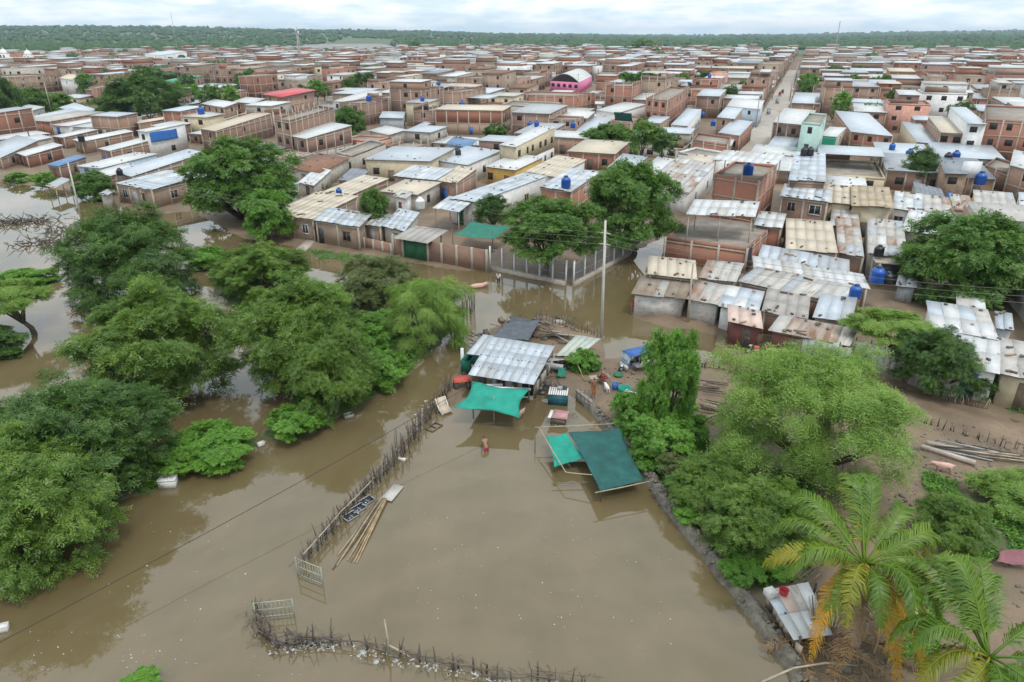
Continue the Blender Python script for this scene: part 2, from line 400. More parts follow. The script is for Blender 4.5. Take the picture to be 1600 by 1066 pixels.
class MB:
    """collects shapes in world (or local) space and links them as ONE mesh object"""
    def __init__(s): s.v = []; s.f = []; s.m = []; s.mi = 0
    def add(s, vs, fs):
        k = len(s.v); s.v += [tuple(v) for v in vs]
        for f in fs: s.f.append([i + k for i in f]); s.m.append(s.mi)
        return s
    def hexa(s, p):     # 8 points: bottom 0-3 ccw, top 4-7
        return s.add(p, [(3, 2, 1, 0), (4, 5, 6, 7), (0, 1, 5, 4), (1, 2, 6, 5), (2, 3, 7, 6), (3, 0, 4, 7)])
    def box(s, c, size, rz=0.0, tilt=None):
        hx, hy, hz = size[0] / 2, size[1] / 2, size[2] / 2
        M = Matrix.Rotation(rz, 3, 'Z')
        if tilt is not None: M = M @ tilt
        pts = [Vector(c) + M @ Vector((x * hx, y * hy, z * hz)) for z in (-1, 1) for x, y in ((-1, -1), (1, -1), (1, 1), (-1, 1))]
        return s.hexa(pts)
    def prism(s, quad, z0, z1):
        """quad of (x,y); z0, z1 numbers or lists of 4"""
        a = z0 if isinstance(z0, (list, tuple)) else [z0] * 4
        b = z1 if isinstance(z1, (list, tuple)) else [z1] * 4
        return s.hexa([(q[0], q[1], a[i]) for i, q in enumerate(quad)] + [(q[0], q[1], b[i]) for i, q in enumerate(quad)])
    def slab(s, quad, t=0.03):
        """quad of 3D points, thickness t downwards"""
        return s.hexa([(q[0], q[1], q[2] - t) for q in quad] + [tuple(q) for q in quad])
    def tube(s, pts, radii, n=6, cap=True):
        pts = [Vector(p) for p in pts]
        if not isinstance(radii, (list, tuple)): radii = [radii] * len(pts)
        k = len(s.v); prev = None
        for i, p in enumerate(pts):
            d = (pts[min(i + 1, len(pts) - 1)] - pts[max(i - 1, 0)])
            d = d.normalized() if d.length > 1e-9 else Vector((0, 0, 1))
            ref = Vector((1, 0, 0)) if abs(d.x) < 0.9 else Vector((0, 1, 0))
            if prev is None: x = d.cross(ref).normalized()
            else:
                x = prev - d * prev.dot(d)
                x = x.normalized() if x.length > 1e-6 else d.cross(ref).normalized()
            prev = x; y = d.cross(x)
            for j in range(n):
                a = 2 * math.pi * j / n
                s.v.append(tuple(p + (x * math.cos(a) + y * math.sin(a)) * radii[i]))
        for i in range(len(pts) - 1):
            for j in range(n):
                s.f.append([k + i * n + j, k + i * n + (j + 1) % n, k + (i + 1) * n + (j + 1) % n, k + (i + 1) * n + j]); s.m.append(s.mi)
        if cap:
            s.f.append([k + j for j in range(n)][::-1]); s.m.append(s.mi)
            s.f.append([k + (len(pts) - 1) * n + j for j in range(n)]); s.m.append(s.mi)
        return s
    def lathe(s, c, prof, n=12):
        """prof: list of (r, z) from bottom to top about the vertical through c"""
        k = len(s.v)
        for r, z in prof:
            for j in range(n):
                a = 2 * math.pi * j / n
                s.v.append((c[0] + r * math.cos(a), c[1] + r * math.sin(a), c[2] + z))
        for i in range(len(prof) - 1):
            for j in range(n):
                s.f.append([k + i * n + j, k + i * n + (j + 1) % n, k + (i + 1) * n + (j + 1) % n, k + (i + 1) * n + j]); s.m.append(s.mi)
        s.f.append([k + j for j in range(n)][::-1]); s.m.append(s.mi)
        s.f.append([k + (len(prof) - 1) * n + j for j in range(n)]); s.m.append(s.mi)
        return s
    def build(s, name, mats, parent=None, origin=None, udir=None, smooth=False):
        if isinstance(mats, str): mats = [mats]
        V = np.array(s.v, dtype=np.float64)
        # metre UVs: along the wall and up, or along udir and across on flats
        ud = Vector((1, 0, 0)) if udir is None else Vector((udir[0], udir[1], 0)).normalized()
        vd = Vector((-ud.y, ud.x, 0))
        tot = np.array([len(f) for f in s.f]); flat = np.array([i for f in s.f for i in f])
        st_ = np.zeros(len(tot), dtype=int); st_[1:] = np.cumsum(tot)[:-1]
        p0, p1, p2 = V[flat[st_]], V[flat[st_ + 1]], V[flat[st_ + 2]]
        e1, e2 = p1 - p0, p2 - p0
        nrm = np.stack([e1[:, 1] * e2[:, 2] - e1[:, 2] * e2[:, 1], e1[:, 2] * e2[:, 0] - e1[:, 0] * e2[:, 2], e1[:, 0] * e2[:, 1] - e1[:, 1] * e2[:, 0]], 1)
        nrm /= np.maximum(1e-12, np.sqrt((nrm ** 2).sum(1)))[:, None]
        tx, ty = -nrm[:, 1], nrm[:, 0]; tl = np.maximum(1e-9, np.hypot(tx, ty)); tx, ty = tx / tl, ty / tl
        fi = np.repeat(np.arange(len(tot)), tot); W_ = V[flat]; lev = (np.abs(nrm[:, 2]) > 0.5)[fi]
        uv = np.where(lev[:, None], np.stack([W_[:, 0] * ud.x + W_[:, 1] * ud.y, W_[:, 0] * vd.x + W_[:, 1] * vd.y], 1), np.stack([W_[:, 0] * tx[fi] + W_[:, 1] * ty[fi], W_[:, 2]], 1))
        if origin is not None: V = V - np.array(origin)
        elif parent is not None and parent.type == 'EMPTY': V = V - np.array(parent.location)
        me = mesh_np(name, V, s.f, mats, s.m, uv, smooth)
        return link(name, me, parent)
def child_of(o, parent):
    """make world-space object o a part of parent (parent at top level, unrotated)"""
    o.parent = parent
    return o

# ------------------------------------------------------------------ ground, water, street, far wood, haze
def poly_w(pts, z=0.1): return np.array([tuple(P(x, y, z))[:2] for x, y in pts])
LAND = {
    'town': [(-260, 262), (0, 284), (60, 292), (150, 305), (182, 322), (240, 334), (300, 330), (380, 372), (440, 382), (475, 390), (560, 400), (620, 406), (700, 420), (766, 423),
             (895, 449), (986, 396), (1030, 372), (1046, 340), (1060, 340), (1040, 385), (1012, 432), (984, 496), (1052, 512), (1130, 522), (1250, 566), (1400, 600), (1600, 660), (1900, 740), (2600, 500), (2600, 80), (-900, 80)],
    'islet_bank': [(318, 414), (345, 408), (430, 436), (520, 444), (600, 446), (655, 456), (705, 472), (738, 480), (700, 522), (645, 578), (590, 618), (540, 642), (500, 668), (452, 690), (412, 684), (418, 660), (455, 632), (440, 600), (395, 560), (372, 490), (335, 450)],
    'dike': [(195, 755), (250, 702), (330, 688), (398, 680), (402, 700), (340, 722), (280, 740), (225, 775)],
    'left_bank': [(-300, 620), (40, 640), (130, 660), (215, 712), (240, 740), (225, 765), (160, 800), (120, 850), (85, 898), (10, 915), (-300, 930)],
    'shack': [(700, 640), (690, 620), (722, 560), (775, 508), (850, 492), (940, 522), (945, 560), (990, 552), (1010, 575), (1080, 575), (1100, 560), (1180, 575), (1280, 615), (1420, 640), (1620, 690), (1900, 760),
              (2300, 1400), (1400, 1400), (1262, 1080), (1130, 895), (1030, 770), (985, 700), (935, 655), (905, 625), (880, 612), (850, 605), (800, 605), (740, 600)],
    'left_edge': [(-200, 430), (10, 425), (62, 432), (85, 440), (60, 446), (0, 470), (-200, 480)],
    'road_edge': [(1120, 535), (1230, 560), (1420, 610), (1620, 665), (1700, 720), (1500, 680), (1350, 640), (1200, 592)],
    'school_lawn': [(476, 388), (560, 398), (640, 408), (600, 410), (555, 408), (490, 402)],
}
LANDW = {k: poly_w(v) for k, v in LAND.items()}
RIVER = np.array([(-520, 1240), (-240, 1220), (-235, 1500), (-320, 1900), (-400, 2500), (-660, 2500), (-560, 1900)], dtype=float)
NOWOOD = np.array([(-390, 1010), (-170, 1010), (-225, 1500), (-310, 1900), (-390, 2500), (-560, 2500), (-490, 1900), (-440, 1240)], dtype=float)
def in_poly(X, Y, poly):
    ins = np.zeros(X.shape, dtype=bool)
    n = len(poly)
    for i in range(n):
        x0, y0 = poly[i]; x1, y1 = poly[(i + 1) % n]
        c = (y0 > Y) != (y1 > Y)
        ins ^= c & (X < (x1 - x0) * (Y - y0) / (y1 - y0 if y1 != y0 else 1e-9) + x0)
    return ins
def dist_poly(X, Y, poly):
    D = np.full(X.shape, 1e9)
    n = len(poly)
    for i in range(n):
        a = poly[i]; b = poly[(i + 1) % n]; d = b - a; L = max(1e-9, d @ d)
        t = np.clip(((X - a[0]) * d[0] + (Y - a[1]) * d[1]) / L, 0, 1)
        D = np.minimum(D, np.hypot(X - a[0] - t * d[0], Y - a[1] - t * d[1]))
    return D
_nt = [(rng.uniform(-1, 1, 2), rng.uniform(0, 6.28)) for _ in range(40)]
def wob(X, Y, wl, amp=1.0, k0=0, n=6):
    """cheap smooth noise: a sum of sine waves in random directions"""
    s = np.zeros(np.shape(X))
    for i in range(n):
        d, ph = _nt[(k0 + i) % 40]; d = d / np.linalg.norm(d)
        s = s + np.sin((X * d[0] + Y * d[1]) * 6.283 / (wl * (0.6 + 0.2 * i)) + ph)
    return amp * s / n
def land_sd(X, Y):
    sd = np.full(np.shape(X), -1e9)
    for k, p in LANDW.items():
        d = dist_poly(X, Y, p); d = np.where(in_poly(X, Y, p), d, -d)
        sd = np.maximum(sd, d)
    return sd
def ground_h(X, Y):
    X = np.asarray(X, dtype=float); Y = np.asarray(Y, dtype=float)
    near = (Y < 260)
    sd = np.where(near, -5.0, 20.0)
    if near.any():
        s = land_sd(X[near], Y[near]) if X.ndim else land_sd(X, Y)
        s = s + wob(X[near], Y[near], 3.2, 0.55, 3) + wob(X[near], Y[near], 1.3, 0.25, 9)
        sd[near] = s
    z = np.where(sd > 0, np.minimum(0.30, sd * 0.16), np.maximum(-1.2, sd * 0.3))
    z = z + np.where((sd > 0.5) & (Y < 260), wob(X, Y, 2.1, 0.05, 15) + wob(X, Y, 0.9, 0.025, 21), 0)
    rv = in_poly(X, Y, RIVER)
    z = np.where(rv, -1.5, z)
    # rolling wooded hills far off, higher to the left
    d = np.hypot(X, Y); az = np.degrees(np.arctan2(X, Y))
    hill = np.interp(az, [-60, -36, -25, -15, -6, 2, 14, 25, 32, 60], [58, 50, 46, 36, 26, 10, 0, 6, 14, 20])
    f = np.clip((d - 1700) / 2300, 0, 1); f = f * f * (3 - 2 * f)
    z = z + f * (hill + wob(X, Y, 900, 9, 5) + wob(X, Y, 420, 4, 11))
    f2 = np.clip((d - 5000) / 4000, 0, 1)
    z = z + f2 * np.interp(az, [-60, -10, 8, 16, 22, 28, 60], [10, 5, 0, 8, 26, 44, 50])
    return z
def axis(lo, hi, step, out_lo, out_hi, grow=1.13):
    a = list(np.arange(lo, hi, step)); s = step
    while a[-1] < out_hi: s *= grow; a.append(a[-1] + s)
    s = step
    while a[0] > out_lo: s *= grow; a.insert(0, a[0] - s)
    return np.array(a)
gx = axis(-62, 66, 0.62, -9500, 9500)
gy = axis(14, 112, 0.62, -120, 13000)
GX, GY = np.meshgrid(gx, gy)
GZ = ground_h(GX.ravel(), GY.ravel())
nx_, ny_ = len(gx), len(gy)
gi = np.arange(nx_ * ny_).reshape(ny_, nx_)
gF = np.stack([gi[:-1, :-1].ravel(), gi[:-1, 1:].ravel(), gi[1:, 1:].ravel(), gi[1:, :-1].ravel()], axis=1)
# what covers the land: 0 mud and earth, 1 grass and scrub
m, nt, b = node_mat('earth')
wp = world_pos(nt)
n1 = noise(nt, wp, 0.35, 6); n2 = noise(nt, wp, 2.5, 5); n3 = noise(nt, wp, 12.0, 3)
o = ramp(nt, n1, 0.3, 0.7, (0.118, 0.082, 0.050), (0.235, 0.168, 0.108))
o = mixc(nt, ramp(nt, n2, 0.45, 0.7, (0, 0, 0), (0.6, 0.6, 0.6)), o, (0.155, 0.110, 0.073))
o = mixc(nt, ramp(nt, n3, 0.60, 0.72, (0, 0, 0), (0.55, 0.55, 0.55)), o, (0.26, 0.205, 0.15))
at = nt.nodes.new('ShaderNodeAttribute'); at.attribute_name = 'cover'
gr = ramp(nt, n2, 0.3, 0.7, (0.035, 0.060, 0.016), (0.075, 0.115, 0.032))
cf = nt.nodes.new('ShaderNodeMath'); cf.operation = 'MULTIPLY_ADD'; cf.inputs[1].default_value = 1.5
nt.links.new(at.outputs['Fac'], cf.inputs[0])
sh = nt.nodes.new('ShaderNodeMath'); sh.operation = 'SUBTRACT'; sh.inputs[1].default_value = 0.72
nt.links.new(n2, sh.inputs[0]); nt.links.new(sh.outputs[0], cf.inputs[2]); cf.use_clamp = True
o = mixc(nt, cf.outputs[0], o, gr)
setc(nt, b, o)
# wet near the water line: darker and glossier is the mud's own state
sx = nt.nodes.new('ShaderNodeSeparateXYZ'); nt.links.new(wp, sx.inputs[0])
nt.links.new(ramp(nt, n1, 0.3, 0.7, (0.55,) * 3, (0.95,) * 3), b.inputs['Roughness'])
bump(nt, b, n3, 0.5, 0.05)
MATS['earth'] = m
me = mesh_np('ground', np.stack([GX.ravel(), GY.ravel(), GZ], axis=1), gF, ['earth'], smooth=True)
GREEN = [([(-300, 620), (40, 640), (130, 660), (215, 712), (240, 740), (160, 800), (85, 898), (-300, 930)], 1.0),
         (LAND['islet_bank'], 0.9), (LAND['dike'], 1.0), (LAND['left_edge'], 1.0),
         ([(476, 388), (560, 398), (640, 410), (600, 412), (555, 410), (488, 402)], 0.9),
         ([(965, 620), (1010, 600), (1090, 640), (1110, 700), (1270, 760), (1280, 850), (1200, 930), (1060, 790), (1000, 720)], 0.85),
         ([(1440, 740), (1560, 790), (1600, 860), (1520, 880), (1440, 830)], 0.7),
         ([(-20, 150), (90, 150), (150, 172), (80, 195), (-30, 200)], 1.0),
         ([(1560, 610), (1700, 640), (1700, 680), (1570, 640)], 0.7)]
cov = np.zeros(len(GZ))
for pg, val in GREEN:
    cov = np.where(in_poly(GX.ravel(), GY.ravel(), poly_w(pg)), val, cov)
_d = np.hypot(GX, GY).ravel()
cov = np.where(_d > 900, 1.0, cov)
at_ = me.attributes.new('cover', 'FLOAT', 'POINT'); at_.data.foreach_set('value', cov.astype(np.float32))
ground = tag(link('ground', me), 'brown wet earth and mud that the town stands on', kind='structure')

# water
m, nt, b = node_mat('flood_water')
wp = world_pos(nt)
n1 = noise(nt, wp, 0.045, 5, 0.6); n2 = noise(nt, world_pos(nt, (1.0, 0.28, 1.0)), 0.32, 6, 0.62)
o = ramp(nt, n1, 0.3, 0.72, (0.112, 0.083, 0.038), (0.142, 0.108, 0.055))
o = mixc(nt, ramp(nt, n2, 0.4, 0.75, (0, 0, 0), (0.6, 0.6, 0.6)), o, (0.165, 0.127, 0.070))
setc(nt, b, o)
b.inputs['Roughness'].default_value = 0.03; b.inputs['IOR'].default_value = 1.40
b.inputs['Specular IOR Level'].default_value = 1.0
n3 = noise(nt, world_pos(nt, (1, 1, 1)), 1.6, 3); n4 = noise(nt, wp, 0.35, 2)
ad = nt.nodes.new('ShaderNodeMath'); ad.operation = 'MULTIPLY_ADD'; ad.inputs[1].default_value = 3.0
nt.links.new(n4, ad.inputs[0]); nt.links.new(n3, ad.inputs[2])
bump(nt, b, ad.outputs[0], 0.05, 0.04)
MATS['flood_water'] = m
me = mesh_np('water', [(-9000, -100, 0), (9000, -100, 0), (9000, 3500, 0), (-9000, 3500, 0)], [(0, 1, 2, 3)], ['flood_water'])
tag(link('flood_water', me), 'muddy brown flood water round the houses', kind='structure')

m, nt, b = node_mat('river_water')
b.inputs['Base Color'].default_value = (0.13, 0.11, 0.07, 1); b.inputs['Roughness'].default_value = 0.45; b.inputs['IOR'].default_value = 1.40; b.inputs['Specular IOR Level'].default_value = 1.0
bump(nt, b, noise(nt, world_pos(nt), 0.05, 4), 1.0, 3.0)
MATS['river_water'] = m
me = mesh_np('river', [(x, y, 0.9) for x, y in RIVER], [list(range(len(RIVER)))], ['river_water'])
tag(link('river', me), 'pale gleaming river behind the town on the left', kind='structure')
# occupancy raster (1 m cells) used to lay out the town
OCX, OCY = -900, 0
OCC = np.zeros((1300, 1900), dtype=bool)
def occ_cells(quad):
    q = np.array([(p[0], p[1]) for p in quad])
    x0, y0 = np.floor(q.min(0)).astype(int) - 1; x1, y1 = np.ceil(q.max(0)).astype(int) + 1
    xs, ys = np.meshgrid(np.arange(x0, x1) + 0.5, np.arange(y0, y1) + 0.5)
    ins = in_poly(xs, ys, q)
    ix = (xs[ins] - 0.5 - OCX).astype(int); iy = (ys[ins] - 0.5 - OCY).astype(int)
    ok = (ix >= 0) & (ix < OCC.shape[1]) & (iy >= 0) & (iy < OCC.shape[0])
    return iy[ok], ix[ok]

# the long street
AZ = R(21.5)
SV = Vector((math.sin(AZ), math.cos(AZ), 0)); SU = Vector((math.cos(AZ), -math.sin(AZ), 0))
S1 = P(1188, 228, 0.3)
S0_U = S1.dot(SU); S0_V = S1.dot(SV)
mat_plain('street_dust', (0.40, 0.36, 0.31), 0.95, var=0.25, scale=0.35)
mb = MB()
W = 3.8
a0 = S1 - SV * 55; a1 = S1 + SV * 400
mb.add([a0 - SU * W, a0 + SU * W, a1 + SU * W, a1 - SU * W], [(0, 1, 2, 3)])
mb.v = [(x, y, 0.42) for x, y, z in mb.v]
tag(mb.build('street', 'street_dust'), 'long straight dusty street running away between the houses', kind='structure')
_q = [a0 - SU * (W + .5), a0 + SU * (W + .5), a1 + SU * (W + .5), a1 - SU * (W + .5)]
OCC[occ_cells(_q)] = True

# far wood: one mass of crowns beyond the town, out to the hills
def ico(sub):
    t = (1 + 5 ** 0.5) / 2
    V = [(-1, t, 0), (1, t, 0), (-1, -t, 0), (1, -t, 0), (0, -1, t), (0, 1, t), (0, -1, -t), (0, 1, -t), (t, 0, -1), (t, 0, 1), (-t, 0, -1), (-t, 0, 1)]
    F = [(0, 11, 5), (0, 5, 1), (0, 1, 7), (0, 7, 10), (0, 10, 11), (1, 5, 9), (5, 11, 4), (11, 10, 2), (10, 7, 6), (7, 1, 8), (3, 9, 4), (3, 4, 2), (3, 2, 6), (3, 6, 8), (3, 8, 9), (4, 9, 5), (2, 4, 11), (6, 2, 10), (8, 6, 7), (9, 8, 1)]
    V = [np.array(v) / np.linalg.norm(v) for v in V]
    for _ in range(sub):
        mid = {}; F2 = []
        def mp(a, b):
            k = (min(a, b), max(a, b))
            if k not in mid: q = V[a] + V[b]; V.append(q / np.linalg.norm(q)); mid[k] = len(V) - 1
            return mid[k]
        for a, b_, c in F:
            x, y, z = mp(a, b_), mp(b_, c), mp(c, a); F2 += [(a, x, z), (b_, y, x), (c, z, y), (x, y, z)]
        F = F2
    return np.array(V), np.array(F)
def crowns(name, pts, size, sub, mat):
    BV, BF = ico(sub)
    n = len(pts); k = len(BV)
    ang = rng.uniform(0, 6.28, n); c, s = np.cos(ang), np.sin(ang)
    jit = 1 + rng.normal(0, 0.2 if sub == 0 else 0.26, (n, k, 1))
    V = BV[None] * jit * size[:, None, None] * np.array((1.0, 1.0, 0.72))
    V = np.stack([V[..., 0] * c[:, None] - V[..., 1] * s[:, None], V[..., 0] * s[:, None] + V[..., 1] * c[:, None], V[..., 2]], -1)
    V += np.stack([pts[:, 0], pts[:, 1], pts[:, 2] + size * 0.62], -1)[:, None, :]
    F = BF[None] + (np.arange(n) * k)[:, None, None]
    return mesh_np(name, V.reshape(-1, 3), F.reshape(-1, 3), [mat])
mat_leaf('far_leaf', (0.018, 0.045, 0.014), (0.034, 0.082, 0.020), (0.062, 0.125, 0.030), 0.0)
TOWN_FAR = [(-300, 92), (0, 90), (160, 86), (340, 82), (520, 84), (660, 80), (800, 77), (1000, 76), (1300, 76), (1500, 80), (1900, 84)]
_tf = np.array([tuple(P(x, y, 3.0))[:2] for x, y in TOWN_FAR])
def town_limit(X, Y):
    """forward distance of the town's far edge along a bearing"""
    return np.interp(np.arctan2(X, Y), np.arctan2(_tf[:, 0], _tf[:, 1]), np.hypot(_tf[:, 0], _tf[:, 1]))
azs = rng.uniform(R(-40), R(40), 20000)
dd = np.exp(rng.uniform(math.log(640), math.log(7000), 20000))
X, Y = np.sin(azs) * dd, np.cos(azs) * dd
keep = (dd > town_limit(X, Y) + 15) & ~in_poly(X, Y, NOWOOD) & (wob(X, Y, 260, 1, 2) > -0.75)
X, Y, dd = X[keep], Y[keep], dd[keep]
Z = ground_h(X, Y)
near = dd < 1500
sz = rng.uniform(2.2, 4.6, len(X)) * np.interp(dd, [600, 2000, 7000], [1.0, 1.6, 4.2])
pts = np.stack([X, Y, Z], -1)
me1 = crowns('far_wood', pts[near], sz[near], 1, 'far_leaf')
wood = tag(link('far_wood', me1), 'green dry forest beyond the town reaching towards the hills', 'forest', kind='stuff')
me2 = crowns('far_wood', pts[~near], sz[~near], 0, 'far_leaf')
tag(link('hill_wood', me2), 'bluish green forest on the far hills under the horizon', 'forest', kind='stuff')
# a wooded fringe on the river bars
# haze
m = bpy.data.materials.new('haze'); m.use_nodes = True
nt = m.node_tree; nt.nodes.clear()
out = nt.nodes.new('ShaderNodeOutputMaterial'); pv = nt.nodes.new('ShaderNodeVolumePrincipled')
pv.inputs['Color'].default_value = (0.70, 0.86, 1.0, 1); pv.inputs['Density'].default_value = 0.000085
pv.inputs['Anisotropy'].default_value = 0.2
nt.links.new(pv.outputs[0], out.inputs['Volume'])
MATS['haze'] = m
mb = MB(); mb.prism([(-13000, -400), (13000, -400), (13000, 17000), (-13000, 17000)], -4.0, 135.0)
tag(mb.build('haze', 'haze'), 'thin pale haze that fades the far hills', 'haze', kind='stuff')

# ------------------------------------------------------------------ houses
WALLWORD = {'brick': 'brick', 'redbrick': 'red brick', 'pinkbrick': 'pinkish brick', 'palebrick': 'pale brick', 'plaster': 'grey plastered', 'white': 'white', 'cream': 'cream',
            'mud': 'brown adobe', 'mint': 'mint green', 'green': 'bright green', 'yellow': 'yellow', 'paleblue': 'pale blue', 'pink': 'pink', 'salmon': 'salmon pink',
            'zincdull': 'grey metal-sheet', 'zinc': 'metal-sheet', 'maroon': 'dark red', 'maroonsheet': 'maroon sheet', 'faded_writing': 'white'}
ROOFWORD = {'zinc': 'grey metal roof', 'zincdull': 'dull metal roof', 'whiteroof': 'whitish sheet roof', 'creamroof': 'beige sheet roof', 'rust': 'rusty sheet roof', 'flat': 'flat roof',
            'tile': 'brown tile roof', 'blueroof': 'blue sheet roof', 'redroof': 'red sheet roof', 'greenroof': 'green roof', 'dirtywhite': 'stained pale roof', 'darkzinc': 'dark metal roof',
            'fiber': 'grey fibre roof', 'oldroof': 'old brown roof', 'straw': 'thatched roof', 'bluetarp': 'blue tarpaulin roof', 'pinkroof': 'pinkish sheet roof', 'greenishroof': 'greenish sheet roof'}
SHEETMIX = {'zinc': ['zinc'] * 8 + ['zincdull', 'whiteroof'], 'whiteroof': ['whiteroof'] * 8 + ['zinc', 'dirtywhite'], 'dirtywhite': ['dirtywhite'] * 6 + ['whiteroof', 'zincdull', 'rust'],
            'rust': ['rust'] * 5 + ['dirtywhite'] * 3 + ['zincdull'], 'zincdull': ['zincdull'] * 6 + ['zinc', 'dirtywhite'], 'creamroof': ['creamroof'], 'fiber': ['fiber'] * 5 + ['zincdull'],
            'oldroof': ['oldroof'] * 6 + ['fiber', 'dirtywhite'], 'straw': ['straw']}
HOUSES = []            # dicts: root, base label, pixel, group
TOWN_Z = 0.0
def lerp(a, b, t): return a + (b - a) * t
def v2(p): return Vector((p[0], p[1], 0))

def roof_sheets(root, q, mat, near):
    """q: four 3D roof corners a,b (front) c,d (back). Near roofs are laid sheet by sheet."""
    org = root.location
    ud = (q[1] - q[0])
    if not near:
        mb = MB(); mb.slab(q, 0.05)
        return [mb.build('roof', mat, root, org, ud)]
    W_ = (q[1] - q[0]).length; D_ = ((q[3] - q[0]).length + (q[2] - q[1]).length) / 2
    nx = max(2, round(W_ / 1.0)); ny = max(1, round(D_ / 3.6))
    if nx * ny > 60:
        k = math.sqrt(60 / (nx * ny)); nx = max(2, int(nx * k)); ny = max(1, int(ny * k))
    mix = SHEETMIX.get(mat, [mat])
    out = []
    r = random.Random(int(abs(q[0].x * 131 + q[0].y * 17)))
    for j in range(ny):
        for i in range(nx):
            def pt(u, v): return lerp(lerp(q[0], q[1], u), lerp(q[3], q[2], u), v)
            e = 0.03
            u0, u1 = i / nx - e / nx, (i + 1) / nx + e / nx
            v0, v1 = j / ny - 0.03 / ny * (j > 0), (j + 1) / ny + 0.03 / ny
            if j == 0: v0 += r.uniform(-0.02, 0.02)
            z = 0.006 * (i % 2) + 0.012 * (ny - 1 - j) + r.uniform(0, 0.005)
            tw0, tw1 = r.uniform(-0.01, 0.02), r.uniform(-0.01, 0.02); tw = [tw0, tw0 + r.uniform(-.006, .006), tw1, tw1]
            cs = [pt(u0, v0), pt(u1, v0), pt(u1, v1), pt(u0, v1)]
            cs = [c + Vector((0, 0, z + t)) for c, t in zip(cs, tw)]
            mb = MB(); mb.slab(cs, 0.02)
            out.append(mb.build('roof_sheet', r.choice(mix), root, org, ud))
    return out

def wall_opening(root, p, q, s, z0, w, h, kind, detail=True):
    """a window or door on the wall from p to q (2D vectors, outside to the right of p->q seen from above is -n)"""
    org = root.location
    d = (q - p); L = d.length; d = d / L
    n = Vector((d.y, -d.x, 0))           # outward for a counter-clockwise footprint
    c = p + d * s
    def quadbox(w_, h_, zc, off0, off1):
        mb = MB()
        a = c - d * w_ / 2 + n * off0; b_ = c + d * w_ / 2 + n * off0; b2 = c + d * w_ / 2 + n * off1; a2 = c - d * w_ / 2 + n * off1
        mb.hexa([(a2.x, a2.y, zc), (b2.x, b2.y, zc), (b_.x, b_.y, zc), (a.x, a.y, zc), (a2.x, a2.y, zc + h_), (b2.x, b2.y, zc + h_), (b_.x, b_.y, zc + h_), (a.x, a.y, zc + h_)])
        return mb
    if kind == 'window':
        if detail:
            mb = MB()
            for (cx, cz, ww, hh) in ((0, -0.05, w + 0.14, 0.09), (0, h - 0.02, w + 0.14, 0.08), (-w / 2 - 0.02, 0, 0.07, h), (w / 2 + 0.02, 0, 0.07, h), (0, 0, 0.05, h)):
                k = c + d * cx
                a = k - d * ww / 2 - n * 0.02; b_ = k + d * ww / 2 - n * 0.02; b2 = b_ + n * 0.08; a2 = a + n * 0.08
                mb.hexa([(a2.x, a2.y, z0 + cz), (b2.x, b2.y, z0 + cz), (b_.x, b_.y, z0 + cz), (a.x, a.y, z0 + cz), (a2.x, a2.y, z0 + cz + hh), (b2.x, b2.y, z0 + cz + hh), (b_.x, b_.y, z0 + cz + hh), (a.x, a.y, z0 + cz + hh)])
            fr = mb.build('window', random.choice(['concrete', 'whitemetal', 'greymetal', 'wood']), root, org)
            quadbox(w, h, z0, -0.02, 0.012).build('pane', random.choice(['glass', 'glass', 'dark_interior']), fr, org)
        else:
            quadbox(w, h, z0, -0.02, 0.03).build('window', 'dark_interior', root, org)
    else:
        dr = quadbox(w, h, z0, -0.02, 0.035).build('door', kind, root, org)
        if detail:
            mb = MB()
            k = c + d * (w * 0.36) + n * 0.05
            mb.box((k.x, k.y, z0 + h * 0.48), (0.05, 0.05, 0.18))
            mb.build('handle', 'greymetal', dr, org)

def inset(quad, s):
    c = sum(quad, Vector((0, 0, 0))) / 4
    out = []
    for p in quad:
        d = c - p; out.append(p + d.normalized() * min(s * 1.3, d.length * 0.4))
    return out

